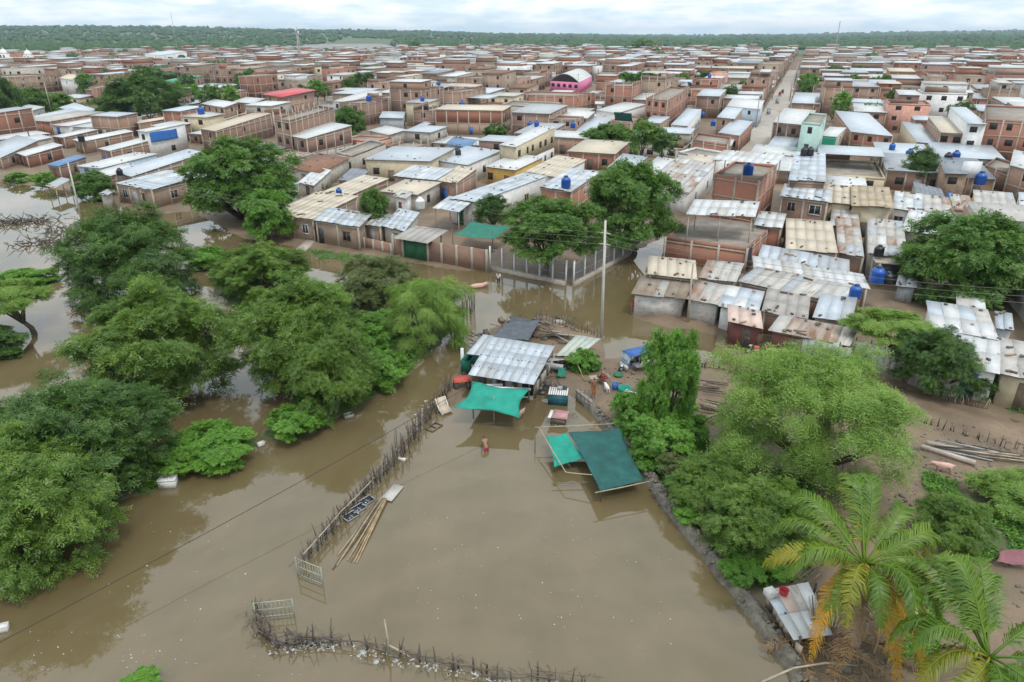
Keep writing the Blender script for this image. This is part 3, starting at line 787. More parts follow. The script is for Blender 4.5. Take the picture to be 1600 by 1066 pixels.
def house(A, B, C, h, wall, roof, name='house', over=0.3, wins=None, sidewins=None, door='auto', frame=None, stub=False, near=None, rise=None, feat=None,
          label=None, short=None, canopy=False, floors=None, slab=False, world_pts=None, low=0.0, lowwall=None, upper=None, group='houses of the flooded town', cat='house', detail=True, doorpos=None, parapet=0.42, ruin=None):
    """A, B front eave corners and C the right rear one, as sight lines at height h"""
    if world_pts: a, b_, c = [Vector(p) for p in world_pts]
    else: a, b_, c = P(*A, h), P(*B, h), P(*C, h)
    d_ = a + (c - b_)
    area2 = (b_ - a).cross(c - b_).z
    quad = [v2(a), v2(b_), v2(c), v2(d_)]
    if area2 < 0: quad = [quad[1], quad[0], quad[3], quad[2]]
    cen = sum(quad, Vector((0, 0, 0))) / 4
    dist = cen.length
    if near is None: near = dist < 122
    fl = floors or (1 if h < 4.6 else 2 if h < 7.2 else 3)
    root = empty(name, (cen.x, cen.y, 0.0))
    org = root.location
    depth = (quad[3] - quad[0]).length
    if rise is None: rise = 0.0 if roof == 'flat' else min(0.9, depth * 0.05)
    OCC[occ_cells(quad)] = True
    iq = quad if (roof == 'flat' or over <= 0) else inset(quad, over)
    zt = [h - 0.06, h - 0.06, h - 0.06 + rise, h - 0.06 + rise]
    zb = -0.15 + low
    if canopy:
        mb = MB()
        w = (iq[1] - iq[0]).length; k = max(1, round(w / 3.5))
        posts = [lerp(iq[0], iq[1], i / k) for i in range(k + 1)] + [iq[2], iq[3]]
        for p in posts:
            MB().tube([(p.x, p.y, zb), (p.x, p.y, h + rise * (p - iq[0]).dot((iq[3] - iq[0]).normalized()) / max(depth, .1) - 0.03)], 0.07, 6).build('post', 'concrete', root, org)
    elif roof == 'flat':
        mb = MB(); mb.prism(iq, zb, h - 0.5)
        inn = inset(iq, 0.16)
        for i in range(4):
            j = (i + 1) % 4
            mb.prism([iq[i], iq[j], inn[j], inn[i]], h - 0.502, h)
        mb.build('wall', wall, root, org)
        mb = MB(); mb.prism(inn, h - 0.49, h - parapet); mb.build('roof_slab', 'slab', root, org)
    else:
        if lowwall:
            zm = zb + (h - zb) * 0.5
            mb = MB(); mb.prism(iq, zb, zm); mb.build('lower_wall', lowwall, root, org)
            mb = MB(); mb.prism(iq, zm + 0.001, zt); mb.build('wall', wall, root, org)
        else:
            mb = MB(); mb.prism(iq, zb, zt); mb.build('wall', wall, root, org)
    if roof != 'flat':
        fr_ = (quad[0] - quad[3]).normalized()
        rq = [Vector((p.x, p.y, z)) for p, z in zip(quad, [h, h, h + rise, h + rise])]
        roof_sheets(root, rq, roof, near)
        if near and not canopy:      # a beam under the eave
            mb = MB(); mb.tube([Vector((iq[0].x, iq[0].y, h - 0.10)) - (iq[3] - iq[0]).normalized() * 0.06, Vector((iq[1].x, iq[1].y, h - 0.10)) - (iq[3] - iq[0]).normalized() * 0.06], 0.05, 5); mb.build('eave_beam', 'wood', root, org)
    isb = 'brick' in wall
    if frame is None: frame = isb
    edges = [(iq[0], iq[1]), (iq[1], iq[2]), (iq[2], iq[3]), (iq[3], iq[0])]
    hs = [h, h + rise / 2, h + rise, h + rise / 2]
    if frame and not canopy:
        mb = MB()
        for ei, (p, q) in enumerate(edges):
            if ei == 2: continue
            L = (q - p).length; k = max(1, round(L / 3.1)); d = (q - p).normalized(); n = Vector((d.y, -d.x, 0))
            for i in range(k + 1):
                c_ = p + d * (L * i / k); w_ = 0.13
                ztop = (h if roof == 'flat' else (zt[0] + (zt[2] - zt[0]) * (i / k if ei == 1 else (1 - i / k) if ei == 3 else 0)) - 0.01) + (1.1 if stub and roof == 'flat' else 0)
                mb.box((c_.x, c_.y, (zb + ztop) / 2), (w_ * 2, 0.10, ztop - zb), math.atan2(d.y, d.x))
            if True:
                for f in range(1, fl + 1):
                    z = h * f / fl - ((0.5 if roof == 'flat' else 0.28) if f == fl else 0.1)
                    c_ = (p + q) / 2
                    mb.box((c_.x, c_.y, z), (L - 0.3, 0.085, 0.2), math.atan2(d.y, d.x))
        mb.build('concrete_frame', 'concrete', root, org)
    if not canopy:
        r = random.Random(int(abs(cen.x * 91 + cen.y * 37)))
        for ei, cnt in ((0, wins), (1, sidewins)):
            p, q = edges[ei]; L = (q - p).length
            if L < 2: continue
            per = h / fl
            for f in range(fl):
                z0 = per * f
                k = cnt if cnt is not None else (max(1, int(L / 3.4)) if ei == 0 else max(0, int(L / 7)))
                if ei == 0 and f == 0 and door:
                    s = L * (doorpos if doorpos is not None else r.uniform(0.3, 0.7))
                    dk = door if door != 'auto' else r.choice(['wood', 'greymetal', 'oldwood', 'greenpaint', 'bluepaint', 'maroon'])
                    dh = min(2.1, per - 0.5)
                    wall_opening(root, p, q, s, zb + 0.3, min(1.1, L * .3), dh, dk, near)
                else: s = None
                for i in range(k):
                    ss = L * (i + 0.5 + r.uniform(-0.12, 0.12)) / k
                    if s is not None and abs(ss - s) < 1.4: continue
                    if cnt is None and r.random() < 0.3: continue
                    wh = min(1.15, per * 0.4); ww = min(r.choice([0.9, 1.1, 1.3]), L / k * 0.6)
                    wall_opening(root, p, q, ss, z0 + per * 0.36, ww, wh, 'window', near)
    if ruin and roof == 'flat':          # brick courses of a storey that was never finished
        for (ei, f0, f1, hh) in ruin:
            p, q = [(iq[0], iq[1]), (iq[1], iq[2]), (iq[2], iq[3]), (iq[3], iq[0])][ei]
            a_, c_ = lerp(p, q, f0), lerp(p, q, f1); d_ = (q - p).normalized(); n_ = Vector((-d_.y, d_.x, 0)) * .15
            MB().prism([a_, c_, c_ + n_, a_ + n_], h + .001, [h + hh, h + hh * random.uniform(.5, 1), h + hh * random.uniform(.5, 1), h + hh]).build('unfinished_wall', wall if 'brick' in wall else 'brick', root, org)
    if upper and roof == 'flat':         # a room or an open shelter on part of the roof terrace
        kind_, f0, f1, ax = upper
        qq = inset(iq, 0.1)
        if ax: uq = [lerp(qq[0], qq[3], f0), lerp(qq[1], qq[2], f0), lerp(qq[1], qq[2], f1), lerp(qq[0], qq[3], f1)]
        else: uq = [lerp(qq[0], qq[1], f0), lerp(qq[0], qq[1], f1), lerp(qq[3], qq[2], f1), lerp(qq[3], qq[2], f0)]
        z0 = h - 0.45; z1 = h + 2.1
        if kind_ == 'room':
            MB().prism(uq, z0, z1).build('upper_room', random.choice([wall, wall, 'plaster', 'pinkbrick']), root, org)
            wall_opening(root, uq[0], uq[1], (uq[1] - uq[0]).length * .5, h + .5, 1.1, 1.1, 'window', False)
            wall_opening(root, uq[1], uq[2], (uq[2] - uq[1]).length * .5, h + .5, 1.0, 1.1, 'window', False)
        else:
            for p in uq: MB().tube([(p.x, p.y, z0), (p.x, p.y, z1)], .07, 5).build('terrace_post', 'concrete', root, org)
        MB().slab([Vector((p.x, p.y, z1 + .04 + dz)) for p, dz in zip(inset(uq, -.25), (0, 0, .35, .35))], .06).build('upper_roof', random.choice(['zinc', 'whiteroof', 'zinc', 'dirtywhite', 'creamroof']), root, org, uq[1] - uq[0])
    st = {1: '', 2: 'two-storey ', 3: 'three-storey '}[fl]
    if label is None:
        if canopy: base = 'open shed with ' + ROOFWORD.get(roof, roof)
        else: base = st + WALLWORD.get(wall, wall) + ' house with ' + ROOFWORD.get(roof, roof)
        if feat: base += ' and ' + feat
    else: base = label
    root['category'] = cat; root['group'] = group
    px = to_px((cen.x, cen.y, h))
    HOUSES.append(dict(root=root, base=base, px=px, fixed=label is not None, quad=quad, h=h, rise=rise, roof=roof, canopy=canopy, near=near, dist=dist))
    return root

LANDMARKS = {}
# --- left side of the photograph
house((72, 257), (91, 260), (137, 247), 2.8, 'brick', 'blueroof', rise=0.3)
house((153, 232), (171, 236), (282, 214), 3.2, 'brick', 'whiteroof', feat=None)
house((212, 204), (229, 206), (292, 197), 5.6, 'white', 'whiteroof', wins=1)
house((80, 213), (98, 215), (155, 206), 2.8, 'brick', 'whiteroof', wins=1)
house((113, 218), (126, 222), (210, 210), 2.9, 'brick', 'whiteroof', wins=1)
house((28, 186), (42, 191), (128, 178), 3.2, 'brick', 'zinc', wins=1)
house((-12, 178), (14, 183), (72, 172), 2.8, 'plaster', 'whiteroof')
house((92, 168), (126, 180), (152, 174), 2.8, 'brick', 'zinc')
house((-34, 236), (0, 247), (62, 226), 2.6, 'brick', 'zinc')
house((-24, 225), (-2, 231), (84, 219), 2.6, 'plaster', 'whiteroof')
house((-24, 214), (-2, 219), (80, 212), 2.6, 'brick', 'whiteroof')
house((24, 239), (40, 244), (100, 231), 2.6, 'redbrick', 'whiteroof')
house((70, 290), (86, 294), (112, 283), 1.9, 'brick', 'zincdull', canopy=True)
house((138, 272), (160, 279), (220, 264), 2.3, 'brick', 'whiteroof')
house((208, 190), (216, 193), (272, 187), 3.6, 'brick', 'creamroof')
house((178, 287), (236, 297), (318, 279), 3.1, 'palebrick', 'zinc', wins=2, sidewins=1, feat='wide low roof', rise=0.5)
house((178, 268), (205, 276), (322, 246), 3.3, 'palebrick', 'zinc', wins=0)
house((153, 303), (166, 306), (180, 300), 2.2, 'plaster', 'zincdull', wins=0)
house((-70, 121), (-12, 122), (97, 116), 7.4, 'mud', 'flat', frame=True, wins=2, sidewins=4)
house((92, 122), (112, 125), (128, 121), 6.5, 'white', 'creamroof', wins=1, sidewins=2)
house((142, 135), (150, 138), (186, 131), 6.4, 'redbrick', 'flat', wins=1)
house((235, 136), (250, 139), (298, 132), 5.0, 'redbrick', 'tile')
house((255, 126), (270, 128), (318, 122), 5.4, 'brick', 'greenroof', wins=1)
house((140, 98), (152, 102), (198, 96), 5.6, 'redbrick', 'whiteroof')
house((225, 84), (250, 87), (292, 82), 8.5, 'white', 'zinc', wins=2, sidewins=3)
house((312, 201), (336, 205), (425, 183), 5.0, 'brick', 'creamroof', wins=1, sidewins=1)
house((428, 184), (452, 188), (521, 168), 8.6, 'brick', 'flat', wins=2, sidewins=0, stub=True, lowwall=None)
house((446, 211), (478, 217), (551, 202), 5.6, 'pinkbrick', 'whiteroof', wins=2, sidewins=2, lowwall='plaster')
house((408, 147), (440, 152), (495, 144), 7.4, 'brick', 'redroof', wins=2, rise=0.6, over=0.9, label='brick house under a bright red sheet canopy roof')
house((313, 162), (350, 168), (372, 163), 5.0, 'brick', 'whiteroof')
house((285, 184), (318, 189), (352, 182), 3.4, 'brick', 'zinc')
house((350, 186), (356, 191), (402, 176), 4.0, 'cream', 'flat', frame=False, sidewins=4)
house((363, 159), (395, 162), (416, 157), 5.2, 'brick', 'whiteroof')
house((236, 196), (262, 201), (300, 195), 4.0, 'brick', 'whiteroof')
house((448, 262), (500, 271), (548, 252), 2.9, 'plaster', 'tile', wins=1)
house((466, 285), (490, 291), (518, 271), 2.5, 'plaster', 'whiteroof', wins=1)
house((437, 291), (450, 294), (470, 287), 3.0, 'white', 'zinc', wins=1)
house((420, 333), (488, 343), (560, 311), 3.2, 'palebrick', 'creamroof', wins=2, sidewins=1, door=None, rise=0.4)
house((489, 344), (561, 355), (583, 338), 3.2, 'palebrick', 'zinc', wins=2, door='blackish', doorpos=0.06, rise=0.35)
house((498, 302), (540, 309), (608, 285), 3.0, 'brick', 'creamroof', wins=1)
house((597, 354), (632, 362), (656, 337), 2.8, 'plaster', 'zinc', wins=1)
house((566, 350), (594, 355), (616, 340), 2.8, 'palebrick', 'zincdull', wins=1)
house((614, 306), (634, 311), (646, 303), 3.0, 'white', 'dirtywhite', wins=1)
house((520, 158), (546, 160), (598, 147), 6.0, 'white', 'whiteroof', wins=2, sidewins=4, lowwall='redbrick')
house((678, 171), (786, 173), (800, 166), 6.4, 'redbrick', 'creamroof', wins=0, sidewins=1, lowwall='palebrick', rise=0.2)
house((592, 184), (630, 185), (634, 178), 4.0, 'zincdull', 'zinc', wins=0, door=None)
house((640, 201), (650, 204), (674, 196), 3.4, 'plaster', 'zinc', canopy=True)
house((575, 204), (608, 211), (636, 205), 3.0, 'plaster', 'whiteroof')
house((525, 237), (550, 242), (602, 222), 4.0, 'plaster', 'flat', frame=False, wins=2)
house((568, 249), (672, 252), (712, 238), 4.0, 'cream', 'zinc', wins=3, rise=0.8, feat='white posts')
house((673, 249), (730, 258), (784, 241), 3.5, 'white', 'zinc', wins=3)
house((695, 225), (733, 231), (747, 224), 3.4, 'plaster', 'blueroof', canopy=True, rise=0.7)
house((757, 260), (806, 266), (850, 250), 3.4, 'yellow', 'whiteroof', wins=3)
house((613, 275), (680, 282), (710, 268), 3.5, 'pinkbrick', 'zinc', wins=1, frame=False)
house((681, 282), (713, 287), (746, 268), 3.4, 'pinkbrick', 'creamroof', wins=1)
house((528, 281), (558, 285), (578, 270), 2.6, 'brick', 'darkzinc', wins=1)
house((703, 310), (743, 317), (855, 280), 3.7, 'white', 'zinc', wins=0, sidewins=2, rise=0.5, feat='long depth')
house((676, 325), (717, 332), (741, 316), 3.3, 'white', 'zinc', canopy=True, rise=0.3)
house((820, 268), (868, 277), (916, 256), 3.4, 'white', 'creamroof', wins=2)
house((842, 292), (893, 300), (938, 272), 5.0, 'redbrick', 'zinc', wins=0, sidewins=1, rise=0.3)
house((780, 226), (806, 230), (868, 206), 6.0, 'cream', 'whiteroof', wins=0, sidewins=6, lowwall='white')
house((783, 163), (862, 167), (876, 160), 5.6, 'plaster', 'flat', wins=3, frame=False)
house((795, 147), (896, 150), (930, 145), 6.4, 'redbrick', 'flat', wins=2)
house((868, 181), (918, 185), (930, 178), 4.6, 'brick', 'whiteroof', wins=2)
house((897, 207), (932, 211), (956, 190), 3.2, 'plaster', 'zinc', canopy=True)
house((955, 188), (986, 191), (1002, 182), 4.3, 'brick', 'flat', wins=2)
house((1005, 190), (1032, 193), (1047, 186), 4.2, 'brick', 'zinc', wins=1)
house((1010, 153), (1043, 157), (1076, 138), 8.6, 'redbrick', 'flat', wins=3, stub=True)
house((930, 172), (966, 177), (1010, 168), 3.6, 'white', 'whiteroof')
# --- along the street and the right side
house((1048, 195), (1075, 197), (1096, 176), 4.2, 'white', 'zinc', wins=3)
house((1120, 183), (1148, 186), (1160, 175), 5.4, 'brick', 'zinc', wins=1)
house((1135, 166), (1188, 171), (1194, 162), 5.2, 'paleblue', 'whiteroof', wins=2)
house((1122, 207), (1156, 212), (1176, 196), 4.0, 'redbrick', 'zinc', wins=2)
house((1082, 218), (1137, 226), (1142, 214), 5.0, 'redbrick', 'flat', wins=0, sidewins=1)
house((1060, 237), (1124, 248), (1150, 240), 4.0, 'white', 'flat', frame=False, wins=3)
house((1116, 272), (1186, 282), (1214, 258), 7.6, 'redbrick', 'flat', wins=0, sidewins=0, label='tall red brick house with pale columns and a blue roof tank')
house((1112, 249), (1212, 258), (1226, 246), 9.9, 'brick', 'whiteroof', canopy=True, over=0.4, low=7.4, label='white sheet canopy on posts over the tall red brick house', cat='canopy', group='canopies on roof terraces')
house((1232, 282), (1290, 285), (1289, 243), 6.8, 'brick', 'zinc', wins=2, near=True, rise=0.4, feat='laundry terrace')
house((1218, 306), (1296, 316), (1299, 300), 5.6, 'brick', 'zinc', wins=2, near=True)
house((1072, 335), (1180, 339), (1186, 322), 6.0, 'brick', 'whiteroof', canopy=True, low=2.6, label='long white sheet canopy above the red brick corner house', cat='canopy', group='canopies on roof terraces', rise=0.5)
house((1040, 370), (1168, 388), (1208, 352), 3.1, 'redbrick', 'flat', wins=0, sidewins=0, door=None, parapet=0.06, label='single-storey red brick corner house with flat roof beside the flooded lane')
house((1253, 190), (1283, 193), (1292, 178), 9.2, 'mint', 'flat', frame=False, wins=1, sidewins=1, label='narrow mint green three-storey house by the street')
house((1208, 191), (1254, 195), (1266, 178), 6.6, 'pinkbrick', 'whiteroof', wins=2, lowwall='mint')
house((1198, 229), (1240, 234), (1250, 220), 3.2, 'white', 'zinc', wins=2)
house((1280, 212), (1308, 214), (1322, 204), 4.6, 'plaster', 'whiteroof', wins=1)
house((1172, 238), (1245, 244), (1250, 234), 3.4, 'white', 'whiteroof', wins=2)
house((1330, 206), (1396, 213), (1356, 183), 5.0, 'redbrick', 'zinc', wins=3)
house((1432, 222), (1467, 225), (1436, 198), 3.6, 'cream', 'zinc', wins=2)
house((1470, 207), (1508, 209), (1482, 190), 5.8, 'pinkbrick', 'creamroof', wins=2)
house((1512, 193), (1543, 194), (1508, 174), 8.0, 'white', 'zinc', wins=1, over=0.5)
house((1540, 186), (1660, 192), (1640, 168), 8.8, 'redbrick', 'flat', wins=4, stub=False, lowwall=None, feat='orange balcony bands')
house((1462, 245), (1572, 250), (1547, 232), 3.2, 'plaster', 'zinc', wins=2)
house((1476, 271), (1514, 272), (1502, 256), 5.0, 'mud', 'darkzinc', wins=1, sidewins=0)
house((1432, 303), (1480, 317), (1470, 300), 3.0, 'plaster', 'darkzinc', wins=1)
house((1540, 258), (1576, 270), (1592, 256), 3.6, 'brick', 'flat', wins=1)
house((1578, 258), (1625, 270), (1625, 250), 5.6, 'brick', 'whiteroof', wins=1)
house((1395, 326), (1441, 332), (1440, 309), 3.4, 'white', 'whiteroof', wins=2, near=True)
house((1442, 330), (1489, 336), (1482, 314), 3.4, 'green', 'dirtywhite', wins=2, near=True)
house((1490, 327), (1523, 331), (1513, 311), 3.6, 'green', 'rust', wins=1, near=True)
house((1524, 329), (1592, 335), (1580, 308), 3.5, 'yellow', 'dirtywhite', wins=3, near=True)
house((1594, 334), (1650, 340), (1640, 312), 3.5, 'white', 'zinc', wins=3, near=True)
house((1408, 360), (1512, 374), (1515, 346), 3.0, 'plaster', 'whiteroof', wins=2, door='oldwood')
house((1356, 396), (1419, 404), (1408, 355), 3.0, 'plaster', 'dirtywhite', wins=1, door=None)
house((1330, 321), (1396, 325), (1388, 299), 4.4, 'cream', 'straw', wins=3, near=True, over=0.5)
house((1286, 316), (1330, 320), (1328, 297), 4.2, 'cream', 'creamroof', wins=3, near=True)
house((1228, 390), (1309, 397), (1298, 354), 3.0, 'brick', 'creamroof', wins=0, door=None)
house((1309, 395), (1350, 402), (1340, 352), 2.8, 'brick', 'rust', wins=0, door=None)
house((1297, 352), (1341, 356), (1340, 330), 3.0, 'plaster', 'dirtywhite', wins=1)
house((1178, 352), (1222, 357), (1228, 338), 3.4, 'redbrick', 'whiteroof', wins=0, door=None)
house((1184, 404), (1327, 431), (1326, 411), 2.9, 'brick', 'zincdull', wins=0, door=None, rise=0.3)
house((1178, 420), (1360, 452), (1348, 432), 2.8, 'brick', 'whiteroof', wins=0, door=None, rise=0.2)
house((1152, 439), (1322, 477), (1346, 455), 2.6, 'brick', 'dirtywhite', wins=0, door=None, rise=0.25)
house((1012, 428), (1089, 437), (1086, 412), 2.8, 'brick', 'creamroof', wins=0, door=None, rise=0.3)
house((1090, 434), (1150, 441), (1162, 417), 2.7, 'brick', 'dirtywhite', wins=0, door=None, rise=0.3)
house((986, 460), (1072, 467), (1082, 440), 2.2, 'faded_writing', 'oldroof', wins=0, door=None, rise=0.2, over=0.35, label='low white-walled house with old brown roof and faded wall writing')
house((1073, 467), (1122, 477), (1136, 450), 2.3, 'faded_writing', 'dirtywhite', wins=0, door=None, rise=0.2)
house((1122, 479), (1184, 491), (1194, 459), 2.3, 'white', 'zinc', wins=0, door=None, rise=0.2)
house((1138, 502), (1192, 514), (1188, 490), 2.2, 'maroon', 'pinkroof', wins=0, door='oldwood', rise=0.2)
house((1190, 487), (1262, 500), (1266, 464), 2.4, 'brick', 'fiber', wins=0, door=None, rise=0.2)
house((1200, 517), (1327, 541), (1340, 519), 2.3, 'maroon', 'rust', wins=0, door='oldwood', rise=0.25)
house((1270, 496), (1331, 502), (1338, 471), 2.6, 'plaster', 'zinc', wins=0, door=None, rise=0.3)
house((1455, 513), (1560, 531), (1542, 487), 2.9, 'white', 'whiteroof', wins=0, door=None, rise=0.15)
house((1470, 566), (1562, 584), (1562, 534), 2.7, 'white', 'whiteroof', wins=2, rise=0.15)
house((1563, 584), (1660, 606), (1640, 546), 2.7, 'cream', 'dirtywhite', wins=3, rise=0.15, door='wood')
house((1495, 478), (1540, 485), (1536, 462), 2.2, 'zincdull', 'whiteroof', wins=0, door='oldwood')
house((1556, 512), (1584, 517), (1580, 494), 2.2, 'zincdull', 'zinc', wins=0, door='oldwood')
house((1400, 446), (1432, 450), (1436, 432), 2.0, 'zincdull', 'zincdull', wins=0, door='oldwood')
house((1004, 290), (1076, 303), (1118, 264), 3.4, 'white', 'dirtywhite', wins=1, sidewins=2)
house((1000, 268), (1042, 275), (1066, 256), 3.2, 'palebrick', 'whiteroof', wins=1)
house((948, 262), (990, 268), (1012, 250), 3.2, 'brick', 'zinc', wins=1)
house((1052, 262), (1098, 268), (1120, 250), 3.4, 'cream', 'creamroof', wins=1)
N_HAND = len(HOUSES)

# the white arched hall
def arched_hall():
    a, b_, c = P(860, 126, 5.0), P(905, 129, 5.0), P(925, 119, 5.0)
    d_ = a + c - b_
    q = [v2(a), v2(b_), v2(c), v2(d_)]
    cen = sum(q, Vector()) / 4
    root = empty('hall', (cen.x, cen.y, 0), 'hall with a white arched roof and bright pink side wall', 'hall')
    OCC[occ_cells(q)] = True
    MB().prism(q, -0.1, 5.0).build('wall', 'pink', root)
    n = 12; mb = MB(); pts = []
    for i in range(n + 1):
        t = i / n; z = 5.0 + 3.2 * math.sin(math.pi * t)
        p, r_ = lerp(q[0], q[1], t), lerp(q[3], q[2], t)
        pts.append((Vector((p.x, p.y, z)), Vector((r_.x, r_.y, z))))
    for i in range(n):
        mb.slab([pts[i][0], pts[i + 1][0], pts[i + 1][1], pts[i][1]], 0.1)
    mb.build('roof', 'whiteroof', root)
    mb = MB()
    mb.add([p[0] + Vector((0, 0, -0.12)) for p in pts] + [Vector((q[1].x, q[1].y, 5.0)), Vector((q[0].x, q[0].y, 5.0))], [list(range(n + 3))])
    mb.build('gable', 'blackish', root)
    for i in range(5):
        wall_opening(root, q[0], q[1], (q[1] - q[0]).length * (i + .5) / 5, 2.6, 2.0, 1.4, 'window', False)
arched_hall()

# ------------------------------------------------------------------ the rest of the town, plot by plot on the street grid
WCH = ['brick'] * 9 + ['redbrick'] * 5 + ['pinkbrick'] * 5 + ['palebrick'] * 4 + ['plaster'] * 6 + ['white'] * 5 + ['cream'] * 2 + ['mud'] * 2 + ['paleblue', 'salmon']
RCH = ['zinc'] * 11 + ['whiteroof'] * 10 + ['creamroof'] * 3 + ['flat'] * 8 + ['zincdull'] * 4 + ['dirtywhite'] * 4 + ['tile'] * 2 + ['rust', 'darkzinc']
def block_trees(): pass
TREE_KEEP = [(215, 178, 34), (1000, 150, 24), (958, 232, 26), (545, 205, 16), (775, 218, 14), (1438, 285, 16), (375, 335, 42), (415, 365, 26), (590, 355, 14), (850, 405, 52), (990, 365, 52), (768, 340, 22),
             (1362, 190, 14), (1312, 185, 10), (1515, 455, 52), (60, 172, 40), (30, 150, 40), (1050, 245, 16), (580, 122, 14), (700, 228, 10), (120, 175, 20), (140, 300, 22), (1465, 185, 18)]
for (x, y, rpx) in TREE_KEEP:
    p = P(x, y, 0.2); s = rpx / (F_PX / p.length)
    OCC[occ_cells([p + Vector((-s, -s, 0)) * .8, p + Vector((s, -s, 0)) * .8, p + Vector((s, s, 0)) * .8, p + Vector((-s, s, 0)) * .8])] = True
NOBUILD = [poly_w(pg) for pg in (
    [(600, 395), (620, 372), (700, 340), (840, 318), (960, 310), (1050, 312), (1072, 340), (1035, 375), (895, 449), (760, 425)],   # the fenced yard
    [(985, 500), (1040, 372), (1064, 300), (1180, 240), (1225, 240), (1090, 340)],                                                  # flooded lane
    [(1345, 500), (1395, 420), (1600, 440), (1700, 520), (1700, 760), (1300, 760)],
    [(-30, 148), (80, 148), (160, 172), (60, 200), (-60, 200)],
    [(862, 128), (935, 128), (950, 150), (900, 150)])]
ROWS = []
r = random.Random(21)
town_sd_cache = {}
v = S0_V - 130
row = 0
plots = []
while v < S0_V + 900:
    # two rows of plots back to back, then a cross street
    u = S0_U - 4.3
    for side in (-1, 1):
        u = S0_U + side * 4.9
        blk = 0
        while abs(u - S0_U) < 900:
            w = r.uniform(6.0, 11.0) if v < S0_V + 120 else r.uniform(7.0, 16.0)
            blk += w
            for k in (0, 1):
                plots.append((u + side * w / 2, v + (0 if k == 0 else 18.0), w, 17.6))
            u += side * w
            if blk > 62: u += side * 6.5; blk = 0
    v += 36.0 + 5.5
plots.sort(key=lambda p: (p[1], p[0]))
def visible_land(c):
    X = np.array([c.x]); Y = np.array([c.y])
    if any(in_poly(X, Y, pg)[0] for pg in NOBUILD): return False
    if not in_poly(X, Y, LANDW['town'])[0]: return False
    if c.y < 260 and dist_poly(X, Y, LANDW['town'])[0] < 6: return False
    return True
TREE_PLOTS = []
cand = []
for (uc, v0, w, dp) in plots:
    c = SU * uc + SV * (v0 + dp / 2)
    if c.y < 40 or abs(c.x) > c.y * 0.735 + 12: continue
    d = c.length
    if d > float(town_limit(c.x, c.y)) - 8: continue
    if r.random() < (0.11 if d < 420 else 0.075) and visible_land(c):
        q_ = [c - SU * 3 - SV * 7, c + SU * 3 - SV * 7, c + SU * 3 + SV * 7, c - SU * 3 + SV * 7]
        if not OCC[occ_cells(q_)].any(): OCC[occ_cells(q_)] = True; TREE_PLOTS.append((d, c))
        continue
    dep = dp * r.uniform(0.5, 1.0) ** 0.5
    off = r.uniform(0, dp - dep)
    w2 = w - 0.12
    cand.append((d, c, uc, v0 + off, w2, dep))
cand.sort(key=lambda t: t[0])
# views the photograph leaves open: nothing built later may stand in front of these
OPEN_VIEW = [(250, 116, 320, 132), (405, 140, 497, 158), (855, 108, 928, 142), (226, 195, 292, 224), (92, 118, 128, 146), (1008, 136, 1076, 188), (1250, 174, 1292, 232), (678, 166, 790, 210), (0, 110, 97, 148), (142, 130, 186, 166), (428, 165, 521, 215), (235, 80, 292, 90), (1208, 176, 1256, 215)]
def blocks(q, h):
    px = [to_px((p.x, p.y, z)) for p in q for z in (0.3, h)]
    x0, x1 = min(p[0] for p in px), max(p[0] for p in px); y0, y1 = min(p[1] for p in px), max(p[1] for p in px)
    return any(x0 < b_[2] and x1 > b_[0] and y0 < b_[3] - 1 and y1 > b_[3] for b_ in OPEN_VIEW)
N_MAX = 300
far = []
for (d, c, uc, v0, w, dep) in cand:
    if not visible_land(c): continue
    q = [SU * (uc - w / 2) + SV * v0, SU * (uc + w / 2) + SV * v0, SU * (uc + w / 2) + SV * (v0 + dep), SU * (uc - w / 2) + SV * (v0 + dep)]
    iy, ix = occ_cells(q)
    if len(iy) == 0: continue
    o = OCC[iy, ix].mean()
    if o > 0.10:
        # try the front or the back half of the plot
        ok = False
        for (f0, f1) in ((0, 0.5), (0.5, 1.0)):
            q2 = [lerp(q[0], q[3], f0), lerp(q[1], q[2], f0), lerp(q[1], q[2], f1), lerp(q[0], q[3], f1)]
            iy, ix = occ_cells(q2)
            if len(iy) and OCC[iy, ix].mean() < 0.06: q = q2; ok = True; break
        if not ok: continue
    fl = r.choices([1, 2, 3], [0.36, 0.46, 0.18] if d < 300 else [0.18, 0.50, 0.32])[0]
    if d < 185: fl = 1
    elif d < 215 and fl == 3: fl = 2
    h = {1: r.uniform(2.5, 4.0), 2: r.uniform(5.0, 7.0), 3: r.uniform(7.6, 9.8)}[fl]
    if blocks(q, h + 1.5): fl = 1; h = 2.6
    if fl == 1 and blocks(q, h + .3): continue
    wl = r.choice(WCH); rf = r.choice(RCH)
    if fl > 1 and r.random() < 0.8: wl = r.choice(WCH[:23])
    if fl > 1 and r.random() < 0.45: rf = 'flat'
    if d > 200:
        cq = sum(q, Vector((0, 0, 0))) / 4; an = r.gauss(0, .035); q = [cq + Matrix.Rotation(an, 3, 'Z') @ (p - cq) for p in q]
    if len(HOUSES) < N_MAX:
        stub = r.random() < 0.35
        z = Vector((0, 0, 0))
        ru = [(e_, *r.choice([(.02, .98), (.02, .55), (.45, .98)]), r.uniform(.5, 2.0)) for e_ in (0, 1, 2, 3) if r.random() < .4] if r.random() < .7 else None
        house(None, None, None, h, wl, rf, ruin=ru, world_pts=[q[0], q[1], q[2]], near=False, stub=stub, floors=fl, upper=(r.choice(['room', 'room', 'shelter']), *r.choice([(0, .45), (.5, 1), (.2, .7)]), r.random() < .6) if r.random() < .55 else None,
              wins=None, door='auto' if d < 260 else None)
    else:
        OCC[occ_cells(q)] = True
        far.append((q, h, wl, rf, fl))
